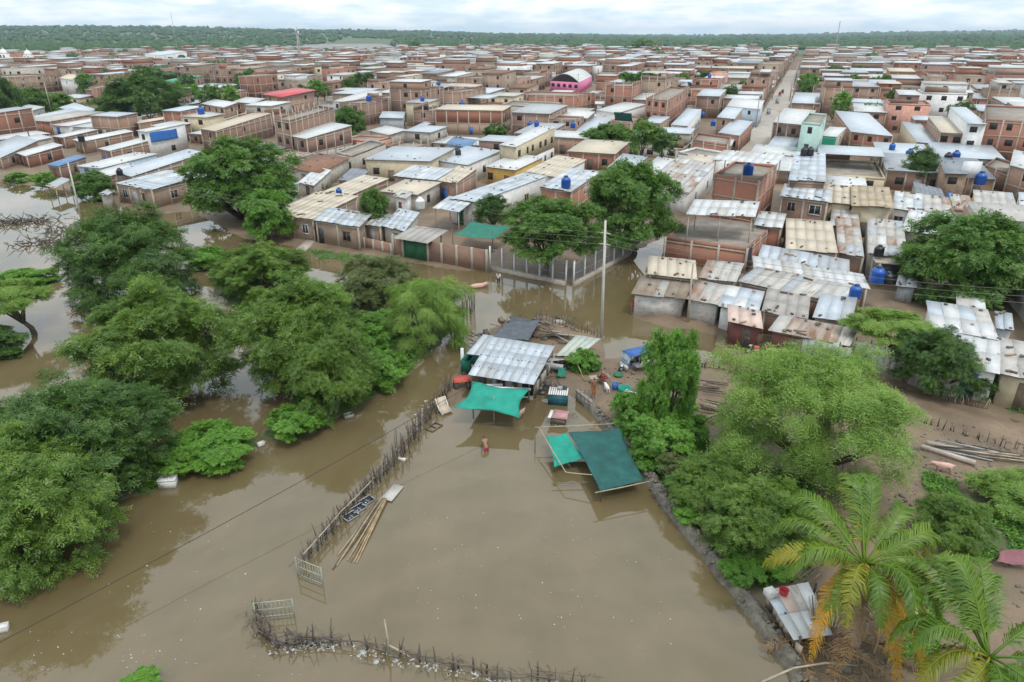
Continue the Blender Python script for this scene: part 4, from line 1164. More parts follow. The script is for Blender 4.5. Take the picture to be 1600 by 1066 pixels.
# the far houses, too many to tell apart: one mass
FM = ['far_brick', 'far_redbrick', 'far_pinkbrick', 'far_palebrick', 'plaster', 'white', 'cream', 'mud', 'paleblue', 'salmon', 'zinc', 'whiteroof', 'creamroof', 'slab', 'zincdull', 'dirtywhite', 'tile', 'rust', 'darkzinc', 'dark_interior', 'concrete']
mb = MB()
for (q, h, wl, rf, fl) in far:
    mb.mi = FM.index('far_' + wl if 'brick' in wl else wl)
    rise = 0 if rf == 'flat' else r.uniform(0.2, 0.8)
    mb.prism(q, -0.1, [h, h, h + rise, h + rise])
    if rf == 'flat':
        mb.mi = FM.index('slab'); mb.prism(inset(q, 0.25), h - 0.1, h + 0.02)
        for (p, s_) in ((q[0], q[1]), (q[1], q[2]), (q[3], q[0])):
            if r.random() < .35:
                mb.mi = FM.index(r.choice(['far_brick', 'far_redbrick', 'far_pinkbrick'])); t0 = r.choice([0, 0, .45]); t1 = r.choice([.55, 1]); a_, c_ = lerp(p, s_, t0), lerp(p, s_, t1); d_ = (s_ - p).normalized(); n_ = Vector((-d_.y, d_.x, 0)) * .2
                mb.prism([a_, c_, c_ + n_, a_ + n_], h, h + r.uniform(.6, 2.4))
        if r.random() < .5:
            f0, f1 = r.choice([(0, .45), (.5, 1), (.2, .7)]); uq = [lerp(q[0], q[3], f0), lerp(q[1], q[2], f0), lerp(q[1], q[2], f1), lerp(q[0], q[3], f1)]; uq = inset(uq, .15)
            mb.mi = FM.index(r.choice(['far_brick', 'far_pinkbrick', 'plaster', 'white', 'far_redbrick'])); mb.prism(uq, h, h + 2.4)
            mb.mi = FM.index(r.choice(['zinc', 'whiteroof', 'dirtywhite'])); mb.slab([Vector((p.x, p.y, h + 2.5 + dz)) for p, dz in zip(inset(uq, -.3), (0, 0, .3, .3))], .1)
        if r.random() < 0.5:
            mb.mi = FM.index('concrete')
            for p in q: mb.prism([p + Vector((-.14, -.14, 0)), p + Vector((.14, -.14, 0)), p + Vector((.14, .14, 0)), p + Vector((-.14, .14, 0))], h, h + r.uniform(.6, 1.2))
    else:
        mb.mi = FM.index(rf)
        q3 = inset(q, -0.3)
        mb.slab([Vector((p.x, p.y, h + z + 0.06)) for p, z in zip(q3, (0, 0, rise, rise))], 0.1)
    # columns, ring beams and openings on the two faces seen
    for (p, s) in ((q[0], q[1]), (q[1], q[2])):
        L = (s - p).length; d = (s - p) / L; n = Vector((d.y, -d.x, 0))
        def face(c, w_, z0, z1, o0):
            a = c - d * w_ / 2 + n * o0; b_ = c + d * w_ / 2 + n * o0
            mb.add([(a.x, a.y, z0), (b_.x, b_.y, z0), (b_.x, b_.y, z1), (a.x, a.y, z1)], [(0, 1, 2, 3)])
        if 'brick' in wl:
            mb.mi = FM.index('concrete')
            k = max(1, round(L / 3.6))
            for i in range(k + 1): face(p + d * (L * i / k), 0.28, 0, h, 0.04)
            for f in range(1, fl + 1): face((p + s) / 2, L, h * f / fl - 0.35, h * f / fl - 0.1, 0.05)
        mb.mi = FM.index('dark_interior')
        for f in range(fl):
            for i in range(max(1, int(L / 3.8))):
                if r.random() < 0.6: face(p + d * (i + .5) * L / max(1, int(L / 3.8)), r.uniform(.8, 1.5), h * f / fl + .8, h * f / fl + 2.0, 0.03)
fo = mb.build('far_houses', FM)
tag(fo, 'dense brick and sheet-roofed houses in the far part of the town', 'houses', kind='stuff')

# ------------------------------------------------------------------ vegetation
def spray_cloud(n_spray, per, centers, radii, flat, L, Wd, spray_len, up, droop, seed):
    """twigs spread through clumps, each twig carrying pairs of small rhombic leaves"""
    g = np.random.default_rng(seed)
    w = radii ** 2; w = w / w.sum()
    k = g.choice(len(centers), n_spray, p=w)
    d = g.normal(0, 1, (n_spray, 3)); d /= np.linalg.norm(d, axis=1, keepdims=True)
    d[:, 2] = np.where(d[:, 2] < -0.5, -d[:, 2] * g.uniform(0.2, 1, n_spray), d[:, 2])
    rr = g.uniform(0, 1, (n_spray, 1)) ** 0.42
    pos = centers[k] + d * rr * radii[k][:, None] * np.array((1, 1, flat))
    out = pos / (np.linalg.norm(pos, axis=1, keepdims=True) + 1e-6)
    nrm = out * 0.5 + np.array((0, 0, up)) + g.normal(0, 0.38, (n_spray, 3)); nrm /= np.linalg.norm(nrm, axis=1, keepdims=True)
    t = out * np.array((1, 1, 0.3)) + d * 0.5 + g.normal(0, 0.45, (n_spray, 3)) + np.array((0, 0, -droop))
    t -= nrm * (t * nrm).sum(1, keepdims=True) * max(0.0, 1 - droop); t /= np.linalg.norm(t, axis=1, keepdims=True) + 1e-6
    s = np.cross(nrm, t); s /= np.linalg.norm(s, axis=1, keepdims=True) + 1e-6
    sl = spray_len * g.uniform(0.6, 1.3, (n_spray, 1))
    Vs = []
    for j in range(per):
        f = (j // 2 + 0.5) / (per / 2); sd = 1 if j % 2 else -1
        base = pos + t * sl * (f - 0.3) + np.array((0, 0, -1.0)) * (droop * 0.35 * sl * f * f)
        dv = t * 0.62 + s * sd * 0.80 + g.normal(0, 0.22, (n_spray, 3)); dv /= np.linalg.norm(dv, axis=1, keepdims=True)
        cv = np.cross(nrm, dv); cv /= np.linalg.norm(cv, axis=1, keepdims=True) + 1e-6
        l = L * g.uniform(0.7, 1.3, (n_spray, 1)); ww = Wd * g.uniform(0.7, 1.3, (n_spray, 1))
        Vs.append(np.stack([base, base + dv * l * 0.45 + cv * ww * 0.5, base + dv * l, base + dv * l * 0.45 - cv * ww * 0.5], 1))
    V = np.stack(Vs, 1).reshape(-1, 3)
    return V, np.arange(len(V)).reshape(-1, 4)
MASTER = {}
def master(kind, var):
    """crowns of unit radius: feather, droop, round, bush, each in a few shapes and in a coarse version for far trees"""
    if (kind, var) in MASTER: return MASTER[(kind, var)]
    seed = 40 + var * 7 + len(kind) * 13
    g = np.random.default_rng(seed)
    K = {  # clumps, clump radius, flatness, sprays, leaves per spray, leaf l, leaf w, spray length, up, droop
        'feather': (190, 0.20, 0.85, 11000, 10, 0.046, 0.0135, 0.115, 0.55, 0.30), 'droop': (130, 0.20, 0.80, 15000, 10, 0.036, 0.0080, 0.17, 0.40, 0.75),
        'round': (190, 0.22, 0.85, 9500, 8, 0.060, 0.0210, 0.10, 0.55, 0.30), 'bush': (110, 0.22, 0.75, 5200, 8, 0.070, 0.029, 0.10, 0.6, 0.1),
        'airy': (70, 0.24, 0.25, 3400, 10, 0.075, 0.018, 0.17, 0.9, 0.05), 'far': (46, 0.27, 0.70, 420, 6, 0.20, 0.080, 0.16, 0.55, 0.2)}[kind]
    nc = K[0]
    dirs = g.normal(0, 1, (nc, 3)); dirs /= np.linalg.norm(dirs, axis=1, keepdims=True)
    dirs[:, 2] = np.where(dirs[:, 2] < -0.72, -dirs[:, 2], dirs[:, 2])
    th = np.arctan2(dirs[:, 1], dirs[:, 0])
    lob = 1 + 0.11 * np.sin(3 * th + seed) + 0.08 * np.sin(5 * th + 2 * seed + 3 * dirs[:, 2]) + 0.08 * np.sin(7 * dirs[:, 2] + seed)
    rad = g.uniform(0.66, 0.92, nc) * lob
    rad[: nc // 5] *= 0.55
    if kind == 'airy': dirs[:, 2] = np.abs(dirs[:, 2]) * 0.8 - 0.3
    centers = dirs * rad[:, None]
    radii = K[1] * g.uniform(0.55, 1.25, nc)
    V, F = spray_cloud(K[3], K[4], centers, radii, K[2], K[5], K[6], K[7], K[8], K[9], seed)
    rl = np.linalg.norm(V[::4] * np.array((1, 1, 1.0)), axis=1); k_ = 1.0 / np.percentile(rl, 96)
    V = V * k_; centers = centers * k_
    me = mesh_np('crown_' + kind, V, F, ['leaf_neem'])
    MASTER[(kind, var)] = (me, centers)
    return MASTER[(kind, var)]
STYLES = {'algarrobo': ('leaf_algarrobo', 'feather', 3), 'dark': ('leaf_dark', 'feather', 3), 'bright': ('leaf_bright', 'droop', 1), 'neem': ('leaf_neem', 'round', 2), 'bush': ('leaf_bush', 'bush', 3), 'olive': ('leaf_olive', 'bush', 3),
          'olivetree': ('leaf_olive', 'feather', 3), 'airy': ('leaf_bright', 'airy', 1), 'bushtree': ('leaf_bush', 'round', 2), 'darkbush': ('leaf_dark', 'bush', 3)}
TREE_N = [0]
def tree(base, box, style, label, name='tree', leaves=None, seed=None, group='trees in the flooded town', cat='tree', trunk=True, dens=1.0, far=None, tall=1.0):
    """base: sight line to the foot of the trunk, box: the crown's outline in the photograph"""
    mat, kind, nv = STYLES[style]
    TREE_N[0] += 1
    seed = seed or 100 + TREE_N[0]
    g = np.random.default_rng(seed)
    G = P(base[0], base[1], 0.1)
    dist = G.y
    cc = PD((box[0] + box[2]) / 2, (box[1] + box[3]) / 2, dist)
    slant = math.sqrt(cc.x ** 2 + cc.y ** 2 + (CAM_H - cc.z) ** 2)
    s = F_PX / slant
    rx = (box[2] - box[0]) / 2 / s
    hy = (box[3] - box[1]) / 2 / s
    phi = math.atan2(CAM_H - cc.z, math.hypot(cc.x, cc.y))
    t = hy ** 2 - (rx * 0.9 * math.sin(phi)) ** 2
    rz = math.sqrt(t) / math.cos(phi) if t > 0 else 0.35 * rx
    rz = min(max(rz, (0.30 if cat == 'bush' else 0.60) * rx), 2.2 * rx)
    rz *= tall
    zc = max(cc.z, 0.62 * rz)
    root = empty(name, (G.x, G.y, 0.0), label, cat, group)
    if far is None: far = rx * s < 24
    me, centers = master('far' if far else kind, int(g.integers(3 if far else nv)))
    o = link('crown', me, root)
    o.material_slots[0].link = 'OBJECT'; o.material_slots[0].material = MATS[mat]
    rot = g.uniform(0, 6.28)
    o.location = (cc.x - G.x, 0, zc); o.rotation_euler = (0, 0, rot); o.scale = (rx * 0.94, rx * 0.90, rz * 0.96)
    if trunk:
        mb = MB()
        cen = np.array((cc.x - G.x, 0.0, zc))
        fork = cen * np.array((0.5, 0.5, 0)) + np.array((0, 0, max(0.5, (zc - rz) * 0.6 + 0.2 * zc)))
        r0 = max(0.10, 0.045 * rx + 0.07)
        mb.tube([(0, 0, -0.6), tuple(fork * np.array((0.3, 0.3, 0.5))), tuple(fork)], [r0 * 1.25, r0, r0 * 0.8], 7)
        cr, sr = math.cos(rot), math.sin(rot)
        for i in g.choice(len(centers), 4 if far else 12, replace=False):
            q = centers[i]; e = cen + np.array(((q[0] * cr - q[1] * sr) * rx, (q[0] * sr + q[1] * cr) * rx, q[2] * rz)) * 0.95
            md = (fork + e) / 2 + g.normal(0, 0.10 * rx, 3) * np.array((1, 1, 0.5))
            mb.tube([tuple(fork - np.array((0, 0, 0.1))), tuple(md), tuple(e)], [r0 * 0.6, r0 * 0.34, r0 * 0.10], 5)
        mb.build('trunk', 'bark', root, (0, 0, 0))
    return root
TG = 'trees standing in the flood water'
tree((207, 470), (100, 328, 308, 492), 'dark', 'dark feathery tree in the water left of the grey-roofed brick house', group=TG)
tree((252, 618), (132, 442, 362, 642), 'algarrobo', 'broad round-crowned tree alone in the water, left of centre', group=TG)
tree((468, 590), (362, 428, 585, 612), 'algarrobo', 'largest feathery tree on the overgrown bank in the middle', group=TG)
tree((525, 640), (440, 512, 592, 655), 'algarrobo', 'lower light green tree at the near edge of the overgrown bank', group=TG)
tree((408, 462), (332, 380, 482, 472), 'algarrobo', 'small spreading tree behind the largest tree of the bank', group=TG)
tree((118, 760), (-10, 592, 248, 790), 'dark', 'dark feathery tree on the left bank above the white foam box', group=TG)
tree((30, 860), (-90, 690, 152, 905), 'algarrobo', 'bright green tree filling the lower left corner', group=TG)
tree((572, 478), (518, 394, 655, 492), 'olivetree', 'greyish green tree on the bank facing the green gate', group=TG)
tree((655, 540), (590, 425, 742, 570), 'bright', 'light green weeping tree beside the row of stakes', group=TG, dens=0.7)
tree((55, 520), (-40, 418, 62, 505), 'airy', 'thin leaning tree at the left edge over the pale water', group=TG)
tree((-5, 552), (-60, 512, 30, 562), 'darkbush', 'dark low bush at the left edge of the water', cat='bush', name='bush', trunk=False)
YG = 'trees round the fenced yard'
tree((852, 430), (772, 303, 948, 418), 'neem', 'wide leafy tree inside the barred fence corner', group=YG)
tree((992, 395), (900, 248, 1068, 402), 'neem', 'tallest leafy tree overhanging the flooded lane', group=YG)
tree((772, 365), (735, 302, 802, 356), 'dark', 'rounded dark tree above the green shade net', group=YG)
tree((372, 345), (292, 218, 462, 352), 'neem', 'big dense tree beside the wide grey-roofed brick house', group=YG)
tree((415, 378), (376, 294, 458, 384), 'bushtree', 'light blue-green bushy tree at the water by the beige-roofed house', group=YG)
tree((582, 372), (558, 292, 610, 372), 'neem', 'slim young tree between the two metal-roofed houses', group=YG)
RG = 'trees on the right bank'
tree((1042, 670), (994, 506, 1098, 700), 'bushtree', 'tall column-shaped tree next to the blue three-wheeler', group=RG, dens=1.2)
tree((1285, 740), (1120, 545, 1425, 758), 'bright', 'huge light green drooping tree in the right yard', group=RG, tall=1.22)
tree((1398, 572), (1336, 466, 1458, 552), 'airy', 'flat-topped bright tree in front of the metal fence', group=RG, dens=1.2)
tree((1478, 610), (1408, 515, 1522, 612), 'dark', 'dark bush tree against the white-roofed house on the right', group=RG)
tree((1518, 468), (1418, 338, 1602, 478), 'neem', 'large leafy tree at the right edge among the sheds', group=RG)
tree((1185, 852), (1100, 745, 1272, 880), 'algarrobo', 'wide bushy tree on the pond bank left of the palm', group=RG)
tree((1110, 790), (1042, 714, 1180, 806), 'algarrobo', 'bushy tree on the bank just right of the dark net', group=RG)
tree((1190, 880), (1130, 830, 1255, 908), 'bush', 'low green bush hanging over the stone bank', group=RG, cat='bush', name='bush', trunk=False)
tree((1060, 720), (980, 648, 1092, 738), 'bush', 'thick bush between the net pens and the drooping tree', group=RG, cat='bush', name='bush', trunk=False)
tree((1000, 670), (948, 605, 1042, 690), 'bush', 'low bush behind the dark green net', group=RG, cat='bush', name='bush', trunk=False)
tree((1060, 745), (1022, 700, 1080, 745), 'olive', 'grey-green bush at the right end of the dark net', group=RG, cat='bush', name='bush', trunk=False)
tree((1490, 850), (1440, 778, 1545, 860), 'algarrobo', 'dark bush behind the tall palm', group=RG, cat='bush', name='bush', trunk=False)
tree((1590, 800), (1545, 740, 1680, 830), 'airy', 'thin pale green tree at the right edge above the pink cloth', group=RG, dens=0.7)
tree((1530, 620), (1500, 572, 1560, 625), 'dark', 'small feathery plant beside the cream house with red base', group=RG)
tree((910, 578), (882, 542, 942, 590), 'bush', 'low leafy shrub on the mud right of the shack', cat='bush', name='bush', trunk=False)
tree((1162, 468), (1136, 452, 1168, 480), 'bush', 'tiny plant by the pink-awning house', cat='bush', name='bush', trunk=False, seed=5) if False else None
BG = 'bushes on the banks'
for (b9, bx9, lb9) in (((1015, 735), (985, 708, 1035, 742), 'small bush overhanging the upper stone bank'), ((1080, 815), (1050, 782, 1110, 822), 'small bush overhanging the middle of the stone bank'), ((1150, 905), (1122, 872, 1180, 912), 'small bush overhanging the lower stone bank')):
    tree(b9, bx9, 'bush', lb9, cat='bush', name='bush', trunk=False, group=RG)
tree((205, 1075), (192, 1052, 246, 1080), 'bush', 'leafy twig tip poking in at the bottom edge on the left', cat='bush', name='bush', trunk=False)
tree((1080, 690), (1045, 655, 1110, 720), 'bush', 'bright bush at the foot of the column tree', cat='bush', name='bush', trunk=False, group=RG)

for (b_, bx, st, lb) in [
    ((325, 715), (248, 680, 396, 728), 'bush', 'long low bush on the narrow dike'),
    ((275, 730), (250, 690, 310, 738), 'bush', 'round bush at the left end of the dike'),
    ((460, 680), (415, 630, 506, 690), 'bush', 'round bright bush at the near tip of the bank'),
    ((610, 600), (560, 545, 645, 612), 'bush', 'lush bush along the channel below the weeping tree'),
    ((560, 570), (520, 500, 610, 580), 'bush', 'leafy bush in the middle of the overgrown bank'),
    ((335, 415), (290, 385, 360, 425), 'bush', 'low bush on the water behind the two round trees'),
    ((600, 520), (560, 480, 640, 530), 'bush', 'low bush at the foot of the weeping tree'),
    ((40, 442), (0, 424, 80, 446), 'bush', 'flat green growth on the small left spit'),
    ((145, 310), (118, 274, 176, 322), 'neem', 'bush behind the leaning concrete pole'),
    ((75, 290), (52, 272, 90, 296), 'bush', 'bush beside the low open shed'),
    ((22, 285), (12, 272, 45, 290), 'bush', 'small bush at the waterline on the far left'),
    ((520, 270), (505, 268, 540, 302), 'neem', 'bush behind the beige-roofed waterside house') if False else ((500, 300), (478, 286, 512, 304), 'neem', 'bush behind the beige-roofed waterside house')]:
    tree(b_, bx, st, lb, name='bush', cat='bush', group=BG, trunk=False)
CG = 'trees among the town roofs'
for (b_, bx, st, lb) in [
    ((218, 190), (160, 126, 288, 190), 'dark', 'large dark tree among the roofs on the left'),
    ((175, 190), (152, 164, 182, 194), 'neem', 'lighter tree at the left foot of the large dark tree'),
    ((1002, 165), (968, 112, 1038, 166), 'neem', 'big green tree behind the three-storey brick house'),
    ((985, 170), (962, 138, 1000, 168), 'neem', 'lower tree joined to the big green one behind the brick house'),
    ((955, 240), (903, 205, 1000, 242), 'neem', 'spreading tree between the metal sheds and the yard'),
    ((1045, 245), (1028, 208, 1068, 246), 'neem', 'small tree beside the white house with zinc roof'),
    ((545, 215), (518, 168, 572, 218), 'neem', 'tree right of the three-storey brick corner house'),
    ((774, 226), (753, 191, 798, 228), 'dark', 'dark round tree left of the long cream row house'),
    ((752, 236), (738, 214, 762, 236), 'dark', 'small tree next to the blue canopy'),
    ((868, 226), (855, 198, 888, 228), 'neem', 'tree at the right end of the long cream row house'),
    ((1438, 296), (1410, 234, 1466, 298), 'dark', 'upright tree left of the brown adobe house'),
    ((1362, 198), (1338, 162, 1382, 198), 'neem', 'tree behind the sloping zinc roof'),
    ((1310, 192), (1296, 166, 1328, 192), 'neem', 'tree right behind the mint green house'),
    ((1462, 188), (1435, 172, 1488, 190), 'bush', 'green hedge-like tree left of the zinc canopy'),
    ((60, 178), (20, 142, 75, 182), 'neem', 'tree in the green lot on the far left'),
    ((22, 190), (-25, 120, 26, 194), 'dark', 'dark tree at the left edge beside the long adobe block'),
    ((92, 168), (72, 148, 110, 170), 'neem', 'small tree in front of the white two-storey house on the left'),
    ((137, 152), (122, 116, 150, 155), 'neem', 'upright tree right of the white house on the left'),
    ((590, 128), (562, 112, 612, 130), 'neem', 'tree among mid-distance roofs above the centre'),
    ((1580, 160), (1562, 145, 1612, 165), 'bush', 'light tree above the concrete building on the right edge'),
    ((645, 80), (636, 64, 660, 82), 'neem', 'lone tree on the far edge of the town'),
    ((1270, 122), (1258, 108, 1280, 124), 'neem', 'small tree beside the far end of the street'),
    ((1140, 95), (1126, 84, 1155, 98), 'neem', 'far tree left of the street'),
    ((1012, 85), (985, 68, 1030, 86), 'neem', 'far tree behind the white block'),
    ((880, 112), (866, 98, 892, 113), 'dark', 'far tree left of the arched hall'),
    ((1110, 130), (1104, 118, 1118, 132), 'neem', 'small far tree on the left side of the street')]:
    tree(b_, bx, st, lb, group=CG)
# small trees on unbuilt plots and in the yards; the far ones merge into one mass
r = random.Random(5)
YARD_TREES = []; far_pts = []
for (d, c) in sorted(TREE_PLOTS, key=lambda t: t[0]):
    for k in range(r.choice([1, 2, 2])):
        p = c + SU * r.uniform(-2.5, 2.5) + SV * r.uniform(-6, 6)
        rad = r.uniform(2.6, 4.6); hgt = r.uniform(6.5, 10.0)
        if d < 420 and len(YARD_TREES) < 60:
            s_ = F_PX / p.length; x, y = to_px((p.x, p.y, 0.1)); x1, y1 = to_px((p.x, p.y, hgt)); x0, y0 = to_px((p.x, p.y, hgt - rad * 1.7))
            YARD_TREES.append((tree((x, y), (x1 - rad * s_, y1, x1 + rad * s_, y0), r.choice(['neem', 'dark', 'neem', 'bushtree']), None, group='small trees in the town yards', far=True), (x1, (y0 + y1) / 2)))
        else:
            for q in range(3): far_pts.append((p.x + r.uniform(-1.5, 1.5), p.y + r.uniform(-1.5, 1.5), hgt - rad * 1.2 + r.uniform(-.6, .6), rad * r.uniform(.6, .95)))
fp = np.array(far_pts)
tag(link('town_greenery', crowns('town_greenery', fp[:, :3], fp[:, 3], 1, 'far_leaf')), 'green tree crowns scattered among the far roofs', 'trees', kind='stuff')

# coconut palms
def frond_mesh(length, rise, drop, mat, nl=104, wid=1.05, seed=0, ragged=0.0):
    g = np.random.default_rng(seed)
    T = np.linspace(0, 1, 14)
    X = length * (T - 0.18 * T ** 3); Z = rise * np.sin(T * math.pi * 0.55) - drop * T ** 2.3
    pts = np.stack([X, np.zeros_like(T), Z], 1)
    mb = MB(); mb.tube([tuple(p) for p in pts], [0.055 * (1 - 0.85 * t) for t in T], 5)
    V = [list(v) for v in mb.v]; F = [list(f) for f in mb.f]
    for i in range(nl):
        t = 0.14 + 0.86 * i / (nl - 1)
        p = np.array([np.interp(t, T, pts[:, k]) for k in range(3)])
        tan = np.array([np.interp(min(1, t + .03), T, pts[:, k]) - np.interp(t - .03, T, pts[:, k]) for k in range(3)]); tan /= np.linalg.norm(tan)
        ll = wid * (math.sin(math.pi * min(1, 0.12 + t * 0.86)) ** 0.6) * g.uniform(0.62, 1.15)
        for sd in (-1, 1):
            if g.random() < ragged: continue
            side = np.array((0, sd, 0.0))
            d1 = tan * 0.60 + side * 0.80 + np.array((0, 0, 0.05 + g.normal(0, .14))); d1 /= np.linalg.norm(d1)
            d2 = tan * 0.5 + side * 0.42 + np.array((0, 0, -0.85 + g.normal(0, .28))); d2 /= np.linalg.norm(d2)
            w = 0.027
            a = p; b_ = p + d1 * ll * 0.5; c = b_ + d2 * ll * 0.55
            k = len(V); wv = tan * w
            V += [a - wv * .6, a + wv * .6, b_ + wv, b_ - wv, c]
            F += [[k, k + 1, k + 2, k + 3], [k + 3, k + 2, k + 4]]
    return mesh_np('frond', np.array([np.array(v) for v in V]), F, [mat])
def palm(head, base, label, seed, spec, size=0.93):
    g = random.Random(seed)
    root = empty('coconut_palm', (base.x, base.y, 0), label, 'palm', 'coconut palms by the pond')
    hl = head - Vector((base.x, base.y, 0))
    mb = MB()
    n = 14; pts = []; rad = []
    for i in range(n + 1):
        t = i / n
        pts.append((hl.x * t ** 1.3, hl.y * t ** 1.3, -0.3 + (hl.z + 0.3) * t)); rad.append((0.25 - 0.09 * t) * (1.06 if i % 2 else 0.97))
    mb.tube(pts, rad, 9)
    mb.build('trunk', 'palmbark', root, (0, 0, 0))
    mb = MB()
    mb.lathe((hl.x, hl.y, hl.z - 0.35), [(0.16, 0), (0.22, 0.2), (0.17, 0.38), (0.06, 0.5)], 8)
    mb.build('crownshaft', 'palm_dry', root, (0, 0, 0))
    for (az, length, rise, drop, mt, rg) in spec:
        me = frond_mesh(length * size * g.uniform(.9, 1.08), rise * size, drop * size * g.uniform(.9, 1.25), mt, seed=g.randint(0, 9999), ragged=max(rg, g.choice([.03, .08, .16])), wid=.95 * size)
        o = link('frond', me, root)
        o.location = hl + Vector((0, 0, g.uniform(-0.1, 0.15)))
        o.rotation_euler = (g.uniform(-0.45, 0.45), 0, R(az + g.uniform(-8, 8)))
    for i in range(6):
        a = g.uniform(0, 6.28); mb = MB()
        mb.lathe((hl.x + 0.33 * math.cos(a), hl.y + 0.33 * math.sin(a), hl.z - 0.45), [(0.02, 0), (0.10, 0.06), (0.12, 0.14), (0.08, 0.24), (0.02, 0.28)], 7)
        mb.build('coconut', 'greenpaint', root, (0, 0, 0))
mat_plain('palmbark', (0.27, 0.24, 0.20), 0.95, var=0.4, scale=5)
pb = P(1332, 1022, 0.0)
ph = PD(1350, 884, pb.y + 0.1)
palm(ph, pb, 'tall coconut palm with yellowing lower fronds on the pond bank', 3, [
    (90, 4.0, 3.6, 1.2, 'palm_green', 0), (45, 4.2, 2.9, 1.8, 'palm_green', 0), (136, 4.2, 2.8, 1.8, 'palm_green', 0), (18, 4.2, 2.2, 2.1, 'palm_green', 0), (-5, 4.0, 1.6, 2.4, 'palm_green', 0), (-75, 3.6, 1.8, 2.4, 'palm_green', 0), (-125, 3.6, 1.6, 2.6, 'palm_mid', 0), (180, 4.2, 2.0, 2.2, 'palm_green', 0), (60, 4.2, 3.0, 1.6, 'palm_green', 0), (122, 4.2, 3.2, 1.5, 'palm_green', 0), (30, 4.4, 2.4, 1.9, 'palm_green', 0), (150, 4.6, 2.4, 2.0, 'palm_green', 0),
    (8, 4.4, 1.9, 2.2, 'palm_mid', 0), (172, 4.6, 1.9, 2.2, 'palm_mid', 0), (75, 3.4, 3.4, 0.6, 'palm_green', 0), (105, 3.6, 3.0, 1.0, 'palm_mid', 0.1),
    (-18, 4.0, 1.0, 3.0, 'palm_mid', 0), (-50, 4.0, 1.5, 2.4, 'palm_green', 0), (-100, 3.4, 1.6, 2.4, 'palm_green', 0), (-140, 3.8, 1.2, 2.8, 'palm_green', 0), (158, 4.0, 1.4, 2.4, 'palm_green', 0),
    (203, 4.3, 0.5, 3.2, 'palm_yellow', 0), (-80, 3.8, 0.3, 3.9, 'palm_yellow', 0.1), (-62, 4.2, 0.2, 4.1, 'palm_yellow', 0.1), (-35, 4.0, 0.6, 3.2, 'palm_mid', 0.1),
    (-95, 3.4, -0.1, 4.2, 'palm_dry', 0.3), (-120, 3.2, -0.2, 4.2, 'palm_dry', 0.3), (40, 3.2, -0.2, 4.2, 'palm_dry', 0.4)])
pb2 = P(1575, 1150, 0.0)
ph2 = PD(1545, 1030, pb2.y)
palm(ph2, pb2, 'lower coconut palm at the bottom right corner', 8, [
    (92, 4.2, 3.4, 1.0, 'palm_green', 0), (70, 4.2, 3.0, 1.4, 'palm_green', 0), (120, 4.4, 2.8, 1.3, 'palm_green', 0), (140, 4.2, 2.6, 1.6, 'palm_green', 0), (45, 4.2, 2.8, 1.6, 'palm_green', 0), (165, 4.2, 2.0, 2.0, 'palm_green', 0),
    (190, 4.2, 1.2, 2.5, 'palm_mid', 0), (215, 4.0, 1.0, 2.6, 'palm_mid', 0), (15, 4.2, 2.0, 2.0, 'palm_green', 0), (240, 3.8, 1.2, 2.6, 'palm_green', 0), (265, 3.8, 1.0, 2.6, 'palm_green', 0), (300, 3.8, 1.0, 2.6, 'palm_green', 0), (330, 4.0, 1.2, 2.4, 'palm_green', 0),
    (105, 3.2, 3.2, 0.5, 'palm_green', 0), (180, 4.0, 2.2, 1.6, 'palm_green', 0), (228, 3.8, 0.4, 3.2, 'palm_yellow', 0)])

# grass and weeds on the banks: nobody could count them
def weeds(name, polys, n, L, Wd, mat, label, hmax=0.5, seed=1):
    g = np.random.default_rng(seed)
    ppos = []
    tot = 0
    for pg, share in polys:
        w = poly_w(pg); lo, hi = w.min(0), w.max(0)
        k = int(n * share); got = 0; guard = 0
        while got < k and guard < 40:
            guard += 1
            xs = g.uniform(lo[0], hi[0], k * 2); ys = g.uniform(lo[1], hi[1], k * 2)
            ok = in_poly(xs, ys, w) & (wob(xs, ys, 2.6, 1, 7) > -0.12)
            xs, ys = xs[ok], ys[ok]
            m_ = min(len(xs), k - got); ppos.append(np.stack([xs[:m_], ys[:m_]], 1)); got += m_
    xy = np.concatenate(ppos)
    z = ground_h(xy[:, 0], xy[:, 1])
    ok = z > 0.015; xy, z = xy[ok], z[ok]
    n_ = len(xy)
    hh = g.uniform(0.05, 1, n_) * hmax * (0.6 + 0.5 * wob(xy[:, 0], xy[:, 1], 3.0, 1, 12))
    pos = np.stack([xy[:, 0], xy[:, 1], z + np.maximum(0.02, hh)], 1)
    a = g.uniform(0, 6.28, n_); t = np.stack([np.cos(a), np.sin(a), g.uniform(-0.3, 0.7, n_)], 1); t /= np.linalg.norm(t, axis=1, keepdims=True)
    nr = g.normal(0, 0.5, (n_, 3)) + np.array((0, 0, 0.8)); s = np.cross(nr, t); s /= np.linalg.norm(s, axis=1, keepdims=True)
    l = L * g.uniform(0.6, 1.4, (n_, 1)); w_ = Wd * g.uniform(0.6, 1.4, (n_, 1))
    V = np.stack([pos - t * l / 2, pos + s * w_ / 2, pos + t * l / 2, pos - s * w_ / 2], 1).reshape(-1, 3)
    tag(link(name, mesh_np(name, V, np.arange(n_ * 4).reshape(-1, 4), [mat])), label, 'plants', kind='stuff')
weeds('bank_weeds', [(LAND['islet_bank'], 0.55), (LAND['dike'], 0.10), ([(-60, 640), (40, 645), (130, 665), (215, 715), (238, 742), (160, 800), (85, 895), (-60, 905)], 0.30), (LAND['left_edge'], 0.05)], 42000, 0.26, 0.09, 'leaf_bush',
      'green weeds covering the flooded banks on the left', 0.7, 2)
